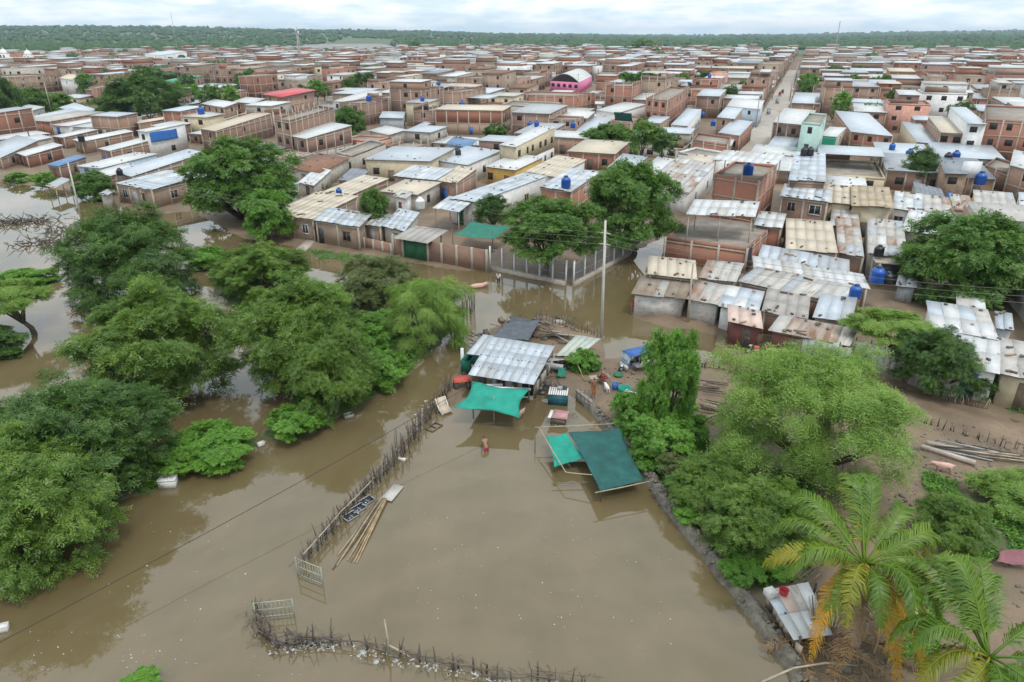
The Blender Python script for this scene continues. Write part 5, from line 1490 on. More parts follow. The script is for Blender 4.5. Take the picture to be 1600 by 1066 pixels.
weeds('yard_weeds', [([(965, 620), (1010, 600), (1090, 640), (1110, 700), (1270, 760), (1280, 850), (1200, 930), (1060, 790), (1000, 720)], 0.55), ([(1440, 740), (1560, 790), (1640, 860), (1520, 890), (1440, 830)], 0.2),
                     ([(470, 388), (560, 398), (640, 410), (720, 428), (640, 425), (560, 415), (480, 405)], 0.12), ([(1560, 610), (1700, 640), (1700, 680), (1570, 640)], 0.06), ([(1400, 900), (1480, 930), (1460, 1060), (1380, 1040)], 0.07)], 30000, 0.20, 0.075, 'leaf_bush',
      'weeds and undergrowth on the right bank and along the walls', 0.45, 3)
weeds('lot_weeds', [([(-30, 148), (80, 148), (150, 172), (70, 198), (-60, 200)], 1.0)], 9000, 0.9, 0.4, 'leaf_neem', 'overgrown green lot on the far left of the town', 1.2, 4)

# ------------------------------------------------------------------ people and animals
def skin_mesh(name, nodes, edges, root_key, sub=1):
    """nodes: key -> (Vector, radius). One continuous surface grown over connected edges."""
    keys = list(nodes)
    me = bpy.data.meshes.new(name)
    me.from_pydata([tuple(nodes[k][0]) for k in keys], [(keys.index(a), keys.index(b_)) for a, b_ in edges], [])
    o = bpy.data.objects.new(name, me); col.objects.link(o)
    md = o.modifiers.new('skin', 'SKIN')
    for i, k in enumerate(keys):
        sv = me.skin_vertices[0].data[i]
        rr = nodes[k][1]; sv.radius = rr if isinstance(rr, tuple) else (rr, rr)
        sv.use_root = (k == root_key)
    md.use_smooth_shade = True
    s2 = o.modifiers.new('sub', 'SUBSURF'); s2.levels = sub; s2.render_levels = sub
    dg = bpy.context.evaluated_depsgraph_get()
    out = bpy.data.meshes.new_from_object(o.evaluated_get(dg))
    bpy.data.objects.remove(o)
    out.materials.clear()
    return out
def person(loc, rz, label, bend=0.0, arms='down', top=None, bottom='cloth_dark', sink=0.0, crouch=0.0, scale=1.0, sit=False):
    V3 = Vector
    n = {'pelvis': (V3((0, 0, .92)), .13), 'spine': (V3((0, 0.01, 1.12)), .118), 'chest': (V3((0, 0.0, 1.32)), .135), 'neck': (V3((0, 0, 1.455)), .055),
         'jaw': (V3((0, .02, 1.52)), .07), 'head': (V3((0, .02, 1.60)), .092), 'crown': (V3((0, .005, 1.665)), .07), 'nose': (V3((0, .118, 1.575)), .018)}
    e = [('pelvis', 'spine'), ('spine', 'chest'), ('chest', 'neck'), ('neck', 'jaw'), ('jaw', 'head'), ('head', 'crown'), ('head', 'nose')]
    A = {'down': ((.25, .0, 1.12), (.27, .10, .88)), 'reach': ((.22, .22, 1.18), (.16, .46, 1.08)), 'lap': ((.25, .05, 1.12), (.14, .26, 1.02))}[arms]
    for sd, S in ((-1, 'l'), (1, 'r')):
        n['sh' + S] = (V3((.175 * sd, 0, 1.385)), .06)
        el = V3((A[0][0] * sd, A[0][1], A[0][2])); wr = V3((A[1][0] * sd, A[1][1], A[1][2]))
        n['el' + S] = (el, .042); n['wr' + S] = (wr, .030)
        d = (wr - el).normalized(); pm = wr + d * 0.075; n['pa' + S] = (pm, .036)
        e += [('chest', 'sh' + S), ('sh' + S, 'el' + S), ('el' + S, 'wr' + S), ('wr' + S, 'pa' + S)]
        side = d.cross(V3((sd, 0, 0)))
        side = side.normalized() if side.length > .1 else V3((0, 1, 0))
        for fi in range(4):
            b0 = pm + d * 0.035 + side * (fi - 1.5) * 0.019
            tip = b0 + d * (0.055, 0.068, 0.064, 0.048)[fi] + V3((-sd * .018, 0, 0))
            n['f%d' % fi + S] = (b0, .009); n['t%d' % fi + S] = (tip, .008)
            e += [('pa' + S, 'f%d' % fi + S), ('f%d' % fi + S, 't%d' % fi + S)]
        tb = wr + d * 0.03 + side * 0.042; n['th' + S] = (tb, .011); n['tt' + S] = (tb + d * .045 + side * .016, .009)
        e += [('wr' + S, 'th' + S), ('th' + S, 'tt' + S)]
        if sit: kn, an, to = V3((.11 * sd, .42, .90)), V3((.11 * sd, .44, .46)), V3((.12 * sd, .60, .42))
        else: kn, an, to = V3((.10 * sd, .03 + crouch * .5, .49 + crouch * .12)), V3((.10 * sd, -.02, .08)), V3((.115 * sd, .14, .035))
        n['hip' + S] = (V3((.095 * sd, 0, .88)), .085); n['kn' + S] = (kn, .058); n['an' + S] = (an, .040); n['to' + S] = (to, .036)
        e += [('pelvis', 'hip' + S), ('hip' + S, 'kn' + S), ('kn' + S, 'an' + S), ('an' + S, 'to' + S)]
    low = {k for k in n if k[:3] == 'hip' or k[:2] in ('kn', 'an', 'to')} | {'pelvis'}
    Rm = Matrix.Rotation(-bend, 3, 'X')
    dz = V3((0, -crouch * .35, -crouch * .45))
    for k in n:
        p, rr = n[k]
        if k not in low: p = n['pelvis'][0] + Rm @ (p - V3((0, 0, .92))) if k != 'pelvis' else p
        n[k] = (p, rr)
    for k in n:
        if k not in low or k[:3] in ('hip', 'pel'): n[k] = (n[k][0] + dz, n[k][1])
    me = skin_mesh('body', n, e, 'pelvis')
    root = empty('person', loc, label, 'person', rz=rz); root.scale = (scale,) * 3
    drop = V3((0, 0, -sink))
    me.materials.append(MATS['skin'])
    b = link('body', me, root); b.location = drop
    # clothes: the body's own surface near the covered bones, a little proud
    co = np.array([v.co[:] for v in me.vertices]); nr = np.array([v.normal[:] for v in me.vertices])
    segs = [(np.array(n[a][0]), np.array(n[b_][0]), a, b_) for a, b_ in e]
    D = np.stack([np.linalg.norm(co - (a + np.clip(((co - a) @ (c - a)) / max(1e-9, (c - a) @ (c - a)), 0, 1)[:, None] * (c - a)), axis=1) for a, c, _, _ in segs], 1)
    near_seg = D.argmin(1)
    names = [(a, c) for _, _, a, c in segs]
    def cloth(nm, keys, mat, off):
        idx = {i for i, s in enumerate(names) if s in keys}
        sel = np.isin(near_seg, list(idx))
        F = [list(p.vertices) for p in me.polygons if sel[list(p.vertices)].all()]
        if not F: return
        used = sorted({i for f in F for i in f}); mp = {o_: i for i, o_ in enumerate(used)}
        m2 = mesh_np(nm, co[used] + nr[used] * off, [[mp[i] for i in f] for f in F], [mat], smooth=True)
        o = link(nm, m2, root); o.location = drop
    both = lambda a, c: {(a + 'l', c + 'l'), (a + 'r', c + 'r')}
    if bottom: cloth('shorts', {('pelvis', 'hipl'), ('pelvis', 'hipr')} | both('hip', 'kn'), bottom, 0.014)
    if top: cloth('shirt', {('pelvis', 'spine'), ('spine', 'chest'), ('chest', 'shl'), ('chest', 'shr')} | both('sh', 'el'), top, 0.012)
    hp = n['head'][0]
    up = (n['crown'][0] - n['head'][0]).normalized()
    sel = [(np.linalg.norm(c - np.array(hp)) < 0.14) and ((c - np.array(hp)) @ np.array(up) > 0.015 or (Rm.inverted() @ (V3(c) - hp)).y < -0.02) for c in co]
    F = [list(p.vertices) for p in me.polygons if all(sel[i] for i in p.vertices)]
    if F:
        used = sorted({i for f in F for i in f}); mp = {o_: i for i, o_ in enumerate(used)}
        o = link('hair', mesh_np('hair', co[used] + nr[used] * 0.012, [[mp[i] for i in f] for f in F], ['hair'], smooth=True), root); o.location = drop
    return root
def quadruped(name, loc, rz, label, cat, mat, scale=1.0, sink=0.0, legs=True):
    V3 = Vector
    n = {'rump': (V3((-.42, 0, .52)), .17), 'belly': (V3((-.05, 0, .50)), .205), 'chest': (V3((.30, 0, .50)), .185), 'neck': (V3((.50, 0, .56)), .13), 'head': (V3((.66, 0, .56)), .105), 'snout': (V3((.84, 0, .50)), .055),
         'tail': (V3((-.62, 0, .60)), .022), 'tailtip': (V3((-.68, .04, .50)), .012)}
    e = [('rump', 'belly'), ('belly', 'chest'), ('chest', 'neck'), ('neck', 'head'), ('head', 'snout'), ('rump', 'tail'), ('tail', 'tailtip')]
    for sd, S in ((-1, 'l'), (1, 'r')):
        n['ear' + S] = (V3((.66, .08 * sd, .66)), .03); n['eart' + S] = (V3((.72, .12 * sd, .70)), .015); e += [('head', 'ear' + S), ('ear' + S, 'eart' + S)]
        if legs:
            n['fs' + S] = (V3((.28, .11 * sd, .36)), .075); n['fk' + S] = (V3((.30, .11 * sd, .20)), .042); n['ff' + S] = (V3((.30, .11 * sd, .02)), .036)
            n['hs' + S] = (V3((-.36, .11 * sd, .36)), .085); n['hk' + S] = (V3((-.46, .11 * sd, .20)), .042); n['hf' + S] = (V3((-.42, .11 * sd, .02)), .036)
            e += [('chest', 'fs' + S), ('fs' + S, 'fk' + S), ('fk' + S, 'ff' + S), ('rump', 'hs' + S), ('hs' + S, 'hk' + S), ('hk' + S, 'hf' + S)]
    me = skin_mesh('body', n, e, 'belly'); me.materials.append(MATS[mat])
    root = empty(name, loc, label, cat, rz=rz); root.scale = (scale,) * 3
    b = link('body', me, root); b.location = (0, 0, -sink)
    for sd in (-1, 1):
        mb = MB(); mb.lathe((.75, .075 * sd, .575 - sink), [(.004, -.012), (.013, 0), (.004, .012)], 6); mb.build('eye', 'blackish', root, (0, 0, 0))
    return root
def gz(p): return float(ground_h(np.array([p.x]), np.array([p.y]))[0])
def on(px, py):
    p = P(px, py, 0.15); return P(px, py, max(0.0, gz(p)))
person(P(760, 705, 0), R(20), 'bare-backed person bending over in the open pond water', bend=0.85, arms='reach', sink=0.62, bottom='cloth_red')
person(on(927, 622), R(200), 'bare-chested person in orange shorts standing by the stone bank', arms='down', bottom='cloth_orange')
person(on(937, 600), R(-60), 'left one of two people bent over a board on the mud', bend=0.9, arms='reach', bottom='cloth_dark', crouch=0.4)
person(on(945, 602), R(70), 'right one of two people bent over a board, dark red shorts', bend=0.8, arms='reach', bottom='cloth_red', crouch=0.4)
person(P(988, 490, 0.1), R(200), 'person in red at the corner of the white-walled house', top='cloth_red', bottom='cloth_red')
person(P(993, 489, 0.1), R(150), 'person in a white top beside the person in red', top='cloth_white', bottom='cloth_dark', scale=1.05)
person(P(641, 402, 0.0), R(180), 'person in a white top at the green gate', top='cloth_white', bottom='cloth_dark', sink=0.0)
person(P(779, 442, 0), R(160), 'person wading beside the barred fence', top='cloth_white', bottom='cloth_dark', sink=0.45)
quadruped('pig', P(747, 450, 0), R(25), 'pale pink pig swimming in the brown water below the wall', 'pig', 'pigskin', 1.5, sink=0.36, legs=False)
quadruped('pig', on(1472, 738), R(165), 'pink pig standing on bare earth near the concrete beams', 'pig', 'pigskin', 0.95)
quadruped('pig', on(1425, 962), R(70), 'small pink piglet on the mud right of the tall palm', 'pig', 'pigskin', 0.75)
quadruped('dog', on(948, 612), R(100), 'small white and tan dog on the mud by the blue bucket', 'dog', 'cloth_white', 0.75)

# ------------------------------------------------------------------ fences
def stake_variants():
    out = []
    for i in range(8):
        g = random.Random(i)
        mb = MB(); b1 = Vector((g.uniform(-.06, .06), g.uniform(-.06, .06), 0.5))
        t1 = Vector((g.uniform(-.12, .12), g.uniform(-.12, .12), 1.0))
        r0 = g.uniform(0.030, 0.055)
        mb.tube([(0, 0, -0.35), tuple(b1), tuple(t1)], [r0, r0 * .85, r0 * .55], 6)
        if i % 3 == 0: mb.tube([tuple(b1 * 1.3), (b1.x + g.uniform(-.2, .2), b1.y + .15, 0.95)], [r0 * .5, r0 * .25], 5)
        V = np.array(mb.v)
        out.append([mesh_np('stake', V, mb.f, [m_]) for m_ in ('wood', 'oldwood', 'palewood')])
    return out
STAKES = stake_variants()
def fence(poly, spacing, hmin, hmax, label, z=0.0, brush=0, rail=None, seed=1, group=None, mats=(0, 1, 1), jitter=0.09, lean=0.075, name='stake_fence', onland=False, skip=0.0, wattle=0):
    g = random.Random(seed)
    pts = [P(x, y, z) for x, y in poly]
    c = sum(pts, Vector()) / len(pts)
    root = empty(name, (c.x, c.y, 0), label, 'fence', group)
    bp = []
    for a, b_ in zip(pts[:-1], pts[1:]):
        L = (b_ - a).length; k = max(1, int(L / spacing))
        for i in range(k):
            if g.random() < skip: continue
            p = lerp(a, b_, (i + g.uniform(-.3, .3)) / k) + Vector((g.gauss(0, jitter), g.gauss(0, jitter), 0))
            zz = gz(p) if onland else z
            o = link('stake', g.choice(STAKES)[g.choice(mats)], root)
            o.location = Vector((p.x - c.x, p.y - c.y, max(zz, 0) - 0.0))
            hh = g.uniform(hmin, hmax); tk = g.uniform(.6, 1.25); o.scale = (tk, tk, hh)
            o.rotation_euler = (g.gauss(0, lean), g.gauss(0, lean), g.uniform(0, 6.28))
            bp.append(p)
    if brush:
        mb = MB()
        for i in range(brush):
            p = g.choice(bp) - Vector((c.x, c.y, 0)) + Vector((g.gauss(0, .3), g.gauss(0, .3), 0)); p.z = max(0, z) + g.uniform(0.01, 0.12)
            a = g.uniform(0, 6.28); l = g.uniform(.15, .55); d = Vector((math.cos(a), math.sin(a), g.uniform(-.12, .12))) * l / 2
            mb.tube([tuple(p - d), tuple(p + d)], [g.uniform(.006, .014), .005], 4, cap=False)
        o = mb.build('brush', 'oldwood', root, (0, 0, 0)); o['kind'] = 'stuff'
    if wattle:           # branches woven lengthwise between the stakes
        for a, b_ in zip(pts[:-1], pts[1:]):
            L = (b_ - a).length; k = max(1, int(L / 1.6))
            for i in range(k):
                for q in range(wattle):
                    p0, p1 = lerp(a, b_, (i - .1) / k), lerp(a, b_, (i + 1.1) / k); zz = max(z, 0) + .08 + .6 * (hmin + hmax) / 2 * (q + g.uniform(.2, .8)) / wattle
                    off = Vector((c.x, c.y, 0)); sd = Vector((g.gauss(0, .06), g.gauss(0, .06), 0))
                    pp_ = [lerp(p0, p1, t) - off + sd + Vector((g.gauss(0, .05), g.gauss(0, .05), zz + g.gauss(0, .05))) for t in (0, .33, .66, 1)]
                    MB().tube([tuple(v) for v in pp_], [.028, .026, .022, .014], 5).build('woven_branch', g.choice(['wood', 'oldwood', 'oldwood']), root, (0, 0, 0))
    for rl in (rail or []):
        a, b_ = P(*rl[0], rl[2]), P(*rl[1], rl[2])
        off = Vector((c.x, c.y, 0))
        MB().tube([tuple(a - off), tuple((a + b_) / 2 - off + Vector((0, 0, -.04))), tuple(b_ - off)], 0.032, 6).build('rail', 'palewood', root, (0, 0, 0))
    return root
FG = 'rough stake fences in the flood'
fence([(706, 608), (672, 650), (642, 692), (618, 722)], 0.115, 0.8, 1.5, 'dense stake fence from the shack down to the middle of the pond', brush=160, wattle=4, seed=3, group=FG, jitter=.18)
fence([(618, 722), (570, 772), (520, 830), (472, 884)], 0.14, 0.7, 1.3, 'stake fence with a long pale rail beside the floating poles', brush=120, wattle=4, seed=4, group=FG, rail=[((474, 866), (532, 800), 0.75), ((532, 800), (580, 752), 0.8)])
fence([(402, 958), (408, 992), (432, 1012), (470, 1006), (520, 1004)], 0.17, 0.5, 1.3, 'debris-choked stake fence corner at the lower gate', brush=260, wattle=3, seed=5, group=FG)
fence([(520, 1004), (580, 1016), (640, 1030), (700, 1044), (760, 1056), (840, 1064), (930, 1074)], 0.26, 0.45, 1.05, 'sparse stake fence with litter along the bottom of the picture', brush=240, wattle=2, seed=6, group=FG, skip=0.15)
fence([(706, 520), (742, 484)], 0.22, 1.8, 2.6, 'row of tall dark stakes beside the weeping tree', seed=7, group=FG, jitter=.1, lean=.05)
fence([(1076, 572), (1120, 582), (1160, 590), (1200, 600)], 0.26, 0.5, 1.0, 'dark stake fence along the wet road behind the column tree', seed=8, wattle=2, group=FG, brush=60, onland=True)
fence([(1420, 660), (1500, 684), (1560, 704), (1640, 722)], 0.32, 0.35, 0.8, 'dark stake fence across the right yard', seed=9, group=FG, brush=70, onland=True)
fence([(1478, 628), (1546, 642)], 0.16, 0.7, 0.9, 'grey picket fence in front of the white-roofed house', seed=10, group=FG, mats=(2, 0), jitter=.03, lean=.06, onland=True)
fence([(860, 650), (905, 648)], 0.3, 0.2, 0.5, 'short line of low stakes by the pink-topped table', seed=11, group=FG, brush=40)
fence([(196, 772), (225, 762), (250, 748)], 0.3, 0.5, 1.0, 'broken stakes on the left bank by the foam box', seed=12, group=FG, brush=60)
# tall bleached post with a crosspiece in the lower fence
pp = P(607, 1022, 0)
rt = empty('bleached_post', (pp.x, pp.y, 0), 'tall bleached branch standing in the lower fence', 'post')
MB().tube([(0, 0, -.3), (.03, 0, .9), (-.03, .02, 1.9)], [.06, .05, .035], 7).build('post', 'palewood', rt, (0, 0, 0))
MB().tube([(-.12, .05, .55), (.5, -.1, .30), (.95, -.25, .12)], [.05, .045, .03], 6).build('branch', 'palewood', rt, (0, 0, 0))

def bar_gate(A, B, hgt, label, rails=4):
    a, b_ = P(*A, 0), P(*B, 0)
    L = (b_ - a).length; rz = math.atan2(b_.y - a.y, b_.x - a.x)
    root = empty('metal_gate', (a.x, a.y, 0), label, 'gate', 'pale metal bar gates', rz)
    for x in (0, L): MB().tube([(x, 0, -.4), (x, 0, hgt)], .035, 7).build('gate_post', 'palegreenmetal', root, (0, 0, 0))
    for z in [0.12 + (hgt - .17) * i / (rails - 1) for i in range(rails)]:
        MB().tube([(0, 0, z), (L, 0, z)], .024, 6).build('rail', 'palegreenmetal', root, (0, 0, 0))
    n = max(6, int(L / .17))
    for i in range(1, n): MB().tube([(L * i / n, 0, .05), (L * i / n, 0, hgt - .05)], .013, 5).build('bar', 'palegreenmetal', root, (0, 0, 0))
bar_gate((466, 900), (505, 916), 1.15, 'upper pale metal bar gate at the end of the stake fence', 3)
bar_gate((401, 968), (460, 962), 1.0, 'lower pale metal bar gate at the debris-choked corner', 3)

# the fenced yard: barred panels on a low kerb
def bar_fence(A, B, label, hgt=2.3, panels=5):
    a, b_ = P(*A, 0.1), P(*B, 0.1)
    L = (b_ - a).length; rz = math.atan2(b_.y - a.y, b_.x - a.x)
    root = empty('bar_fence', (a.x, a.y, 0), label, 'fence', 'barred fence round the leafy yard', rz)
    MB().box((L / 2, 0, 0.1), (L, .28, .75)).build('kerb', 'concrete', root, (0, 0, 0))
    w = L / panels
    for i in range(panels + 1): MB().box((w * i, 0, hgt / 2 + .1), (.15, .15, hgt + .5)).build('post', 'whitemetal', root, (0, 0, 0))
    for i in range(panels):
        for z in (.55, hgt * .55, hgt): MB().tube([(w * i + .08, 0, z), (w * (i + 1) - .08, 0, z)], .028, 5).build('rail', 'greymetal', root, (0, 0, 0))
        mb = MB(); k = int(w / .14)
        for j in range(1, k): mb.tube([(w * i + w * j / k, 0, .47), (w * i + w * j / k, 0, hgt + .08)], .014, 4, cap=False)
        o = mb.build('bars', 'greymetal', root, (0, 0, 0)); o['kind'] = 'stuff'
bar_fence((766, 421), (884, 445), 'long barred fence with pale posts facing the flood', 2.4, 6)
bar_fence((896, 446), (986, 397), 'barred fence running up the flooded lane', 2.4, 6)
# low brick perimeter walls with pale pilasters and the green gate
def perimeter(A, B, label, hgt, n, mat='brick', name='brick_wall'):
    a, b_ = P(*A, 0.1), P(*B, 0.1)
    L = (b_ - a).length; rz = math.atan2(b_.y - a.y, b_.x - a.x)
    root = empty(name, (a.x, a.y, 0), label, 'wall', None, rz)
    MB().box((L / 2, .1, hgt / 2 - .1), (L, .18, hgt + .2)).build('wall', mat, root, (0, 0, 0))
    for i in range(n + 1): MB().box((min(max(.13, L * i / n), L - .13), .05, hgt / 2 - .06), (.28, .26, hgt + .18)).build('pilaster', 'concrete', root, (0, 0, 0))
    return root
perimeter((668, 409), (762, 424), 'brick perimeter wall with pale pilasters right of the green gate', 2.5, 4)
perimeter((614, 399), (632, 403), 'short brick wall left of the green gate', 2.6, 1)
perimeter((556, 386), (613, 399), 'low brick wall with wire left of the gate', 1.5, 4)
a, b_ = P(632, 403, 0.1), P(668, 409, 0.1); L = (b_ - a).length
gt = empty('yard_gate', (a.x, a.y, 0), 'dark green double gate under a grey fibre roof', 'gate', rz=math.atan2(b_.y - a.y, b_.x - a.x))
MB().box((L * .25, 0.05, 1.15), (L * .49, .07, 2.3)).build('gate_leaf', 'greenpaint', gt, (0, 0, 0))
MB().box((L * .75, 0.05, 1.15), (L * .49, .07, 2.3)).build('gate_leaf', 'greenpaint', gt, (0, 0, 0))
for i in range(5): MB().slab([Vector((L * (-.25 + .3 * i), -1.0, 2.62 + .02 * (i % 2))), Vector((L * (.06 + .3 * i), -1.0, 2.62 + .02 * (i % 2))), Vector((L * (.06 + .3 * i), 3.4, 3.1 + .02 * (i % 2))), Vector((L * (-.25 + .3 * i), 3.4, 3.1 + .02 * (i % 2)))], .03).build('roof_sheet', 'fiber', gt, (0, 0, 0), (1, 0))
for x in (-.15, L + .15):
    MB().box((x, 2.8, 1.45), (.15, .15, 3.1)).build('post', 'concrete', gt, (0, 0, 0))
# the ramp by the dark door, maroon sheet fence, metal fence along the right road
rp = MB(); rp.slab([P(462, 389, .12), P(478, 391, .12), P(497, 372, .45), P(484, 370, .45)], .35)
tag(rp.build('ramp', 'concrete'), 'concrete ramp from the dark door down to the water', 'ramp')
def sheet_fence(A, B, hgt, n, mat, label, z=0.15, lean=0):
    a, b_ = P(*A, z), P(*B, z); L = (b_ - a).length
    root = empty('sheet_fence', (a.x, a.y, z), label, 'fence', rz=math.atan2(b_.y - a.y, b_.x - a.x))
    g = random.Random(int(A[0]))
    for i in range(n):
        hh = hgt * g.uniform(.92, 1.06)
        MB().box((L * (i + .5) / n, g.uniform(-.03, .03), hh / 2 - .1), (L / n * 1.03, .02, hh + .2), g.uniform(-.02, .02)).build('sheet', g.choice(SHEETMIX.get(mat, [mat])), root, (0, 0, 0))
    for i in range(n // 2 + 1):
        MB().tube([(L * i / (n // 2), .08, -.2), (L * i / (n // 2) + g.uniform(-.05, .05), .08, hgt * g.uniform(1.0, 1.15))], .045, 6).build('post', 'oldwood', root, (0, 0, 0))
sheet_fence((576, 283), (614, 262), 2.4, 8, 'maroonsheet', 'maroon corrugated fence under the big zinc roof')
sheet_fence((1248, 565), (1322, 584), 2.2, 8, 'zincdull', 'grey corrugated fence under the rusty eave on the right road')
sheet_fence((1328, 572), (1396, 592), 2.3, 7, 'zincdull', 'grey metal fence behind the flat-topped tree')
sheet_fence((1396, 592), (1440, 606), 1.6, 6, 'rust', 'rusty brown fence between the flat-topped tree and the dark bush')

# ------------------------------------------------------------------ poles and wires
def pole(foot, top_px, label, mat='concrete', r0=.16, r1=.10, arms=1, lamp=False, name='utility_pole', cat='pole', group=None):
    f = P(*foot, 0.0); t = PD(*top_px, f.y)
    root = empty(name, (f.x, f.y, 0), label, cat, group)
    h = Vector((t.x - f.x, 0, t.z))
    MB().tube([(0, 0, -.5), tuple(h * .5), tuple(h)], [r0, (r0 + r1) / 2, r1], 9).build('shaft', mat, root, (0, 0, 0))
    for i in range(arms):
        k = h * (1 - .10 - .09 * i)
        MB().box(tuple(k), (.95, .09, .10), R(-30)).build('crossarm', 'concrete', root, (0, 0, 0))
        for sd in (-1, 0, 1):
            q = k + Vector((math.cos(R(-30)), math.sin(R(-30)), 0)) * .4 * sd
            MB().lathe((q.x, q.y, q.z + .05), [(.03, 0), (.05, .05), (.035, .09), (.05, .12), (.02, .16)], 7).build('insulator', 'blackish', root, (0, 0, 0))
    if lamp:
        MB().tube([tuple(h), tuple(h + Vector((-.15, -.1, .5))), tuple(h + Vector((-.6, -.3, .75))), tuple(h + Vector((-1.3, -.6, .7)))], .05, 6).build('lamp_arm', 'greymetal', root, (0, 0, 0))
        MB().box(tuple(h + Vector((-1.55, -.72, .68))), (.75, .26, .13), R(25)).build('lamp_head', 'whitemetal', root, (0, 0, 0))
    return f, h
UG = 'utility poles'
f1, h1 = pole((940, 528), (946, 345), 'tall concrete pole standing in the flood behind the shack', 'palepole', .15, .09, 2, group=UG)
f2, h2 = pole((126, 338), (106, 254), 'concrete pole at the waterline beside the low open shed', 'palepole', .13, .09, 1, group=UG)
pole((53, 235), (33, 175), 'dark leaning wooden pole among the left roofs', 'oldwood', .14, .10, 0, group=UG)
pole((936, 350), (940, 294), 'street lamp with a curved arm inside the leafy yard', 'white', .10, .07, 0, True, 'street_lamp', 'lamp', group='street lamps')
f5, h5 = pole((1074, 507), (1083, 412), 'pale thin post in front of the white-walled house', 'concrete', .11, .08, 0, group=UG)
pole((1488, 345), (1497, 296), 'dark wooden pole above the bright green house', 'oldwood', .12, .08, 0, group=UG)
pole((1255, 305), (1257, 275), 'pale post before the laundry terrace house', 'concrete', .09, .07, 0, group=UG)
pole((1053, 292), (1057, 232), 'concrete pole left of the tall red brick house', 'concrete', .12, .09, 1, group=UG)
pole((1102, 300), (1106, 262), 'thin concrete pole at the mouth of the long street', 'concrete', .10, .07, 0, group=UG)
f3, h3 = P(1700, 640, 0), Vector((0, 0, 9.0))
wires = MB()
def wire(a, b_, sag, label, mat='cable', rad=.012):
    a, b_ = Vector(a), Vector(b_)
    mb = MB(); mb.tube([tuple(lerp(a, b_, i / 16) - Vector((0, 0, sag * 4 * (i / 16) * (1 - i / 16)))) for i in range(17)], rad, 4, cap=False)
    tag(mb.build('wire', mat), label, 'wire', 'overhead wires')
ad = Vector((math.cos(R(-30)), math.sin(R(-30)), 0)) * .4
for i, (k, w1, w2) in enumerate(((-1, 'upper', 'upper'), (0, 'middle', 'middle'), (1, 'lower', 'lower'))):
    z1 = (0.90, 0.86, 0.81)[i]
    wire(f1 + h1 * z1 + ad * k, f2 + h2 * (.95 - .05 * i) + ad * k, 1.2, w1 + ' wire running left from the tall pole over the canal')
    wire(f1 + h1 * z1 + ad * k, f3 + h3 * (.95 - .05 * i), 1.0, w2 + ' wire running right from the tall pole over the road')
wire(P(-80, 1045, 1.2), P(742, 598, 2.6), .25, 'thin dark cable crossing above the open water on the left', 'rope', .02)
# masts on the skyline
def mast(foot_d, px, top_y, base_y, label, w):
    t = PD(px, top_y, foot_d); b0 = PD(px, base_y, foot_d)
    root = empty('radio_mast', (t.x, t.y, 0), label, 'mast', 'masts on the skyline')
    mb = MB(); H = t.z
    for i in range(3):
        a = i * 2.094; mb.tube([(w * math.cos(a), w * math.sin(a), 0), (w * .25 * math.cos(a), w * .25 * math.sin(a), H)], .12 * w + .04, 4)
    n = int(H / (w * 2.2)) + 2
    for k in range(n):
        z0, z1 = H * k / n, H * (k + 1) / n
        for i in range(3):
            a, c = i * 2.094, (i + 1) * 2.094
            s0, s1 = w * (1 - .75 * k / n), w * (1 - .75 * (k + 1) / n)
            mb.tube([(s0 * math.cos(a), s0 * math.sin(a), z0), (s1 * math.cos(c), s1 * math.sin(c), z1)], .05 * w + .03, 4, cap=False)
    mb.build('lattice', 'redwhite', root, (0, 0, 0))
    for k in range(4):
        a = k * 1.6; MB().box((w * .6 * math.cos(a), w * .6 * math.sin(a), H * (.86 + .03 * k)), (.5 * w + .2, .25 * w + .1, 1.6 * w), a).build('antenna_panel', 'whitemetal', root, (0, 0, 0))
mat_plain('redwhite', (0.50, 0.42, 0.40), 0.7, var=0.4, scale=.2)
mast(560, 463, 42, 80, 'lattice telephone mast with panels on the left skyline', 1.5)
mast(900, 1313, 33, 78, 'slim lattice mast on the right skyline', 0.9)
mast(950, 266, 16, 80, 'very thin far mast above the hills on the left', 0.35)
# white domes of the church on the left edge
for i, (x, y) in enumerate(((6, 78), (44, 80))):
    p = PD(x, y + 6, 480)
    rt = empty('church_tower', (p.x, p.y, 0), ('left' if i == 0 else 'right') + ' small white domed tower on the left skyline', 'tower', 'domed church towers')
    MB().box((0, 0, p.z / 2), (4.2, 4.2, p.z)).build('shaft', 'white', rt, (0, 0, 0))
    MB().lathe((0, 0, p.z), [(2.3, 0), (2.3, .5), (2.0, 1.3), (1.4, 2.2), (.6, 2.8), (.12, 3.0), (.1, 4.0)], 12).build('dome', 'white', rt, (0, 0, 0))
    for k in range(2): MB().box((-1.0 + 2 * k, -2.12, p.z - 1.6), (.9, .08, 1.8)).build('window', 'dark_interior', rt, (0, 0, 0))

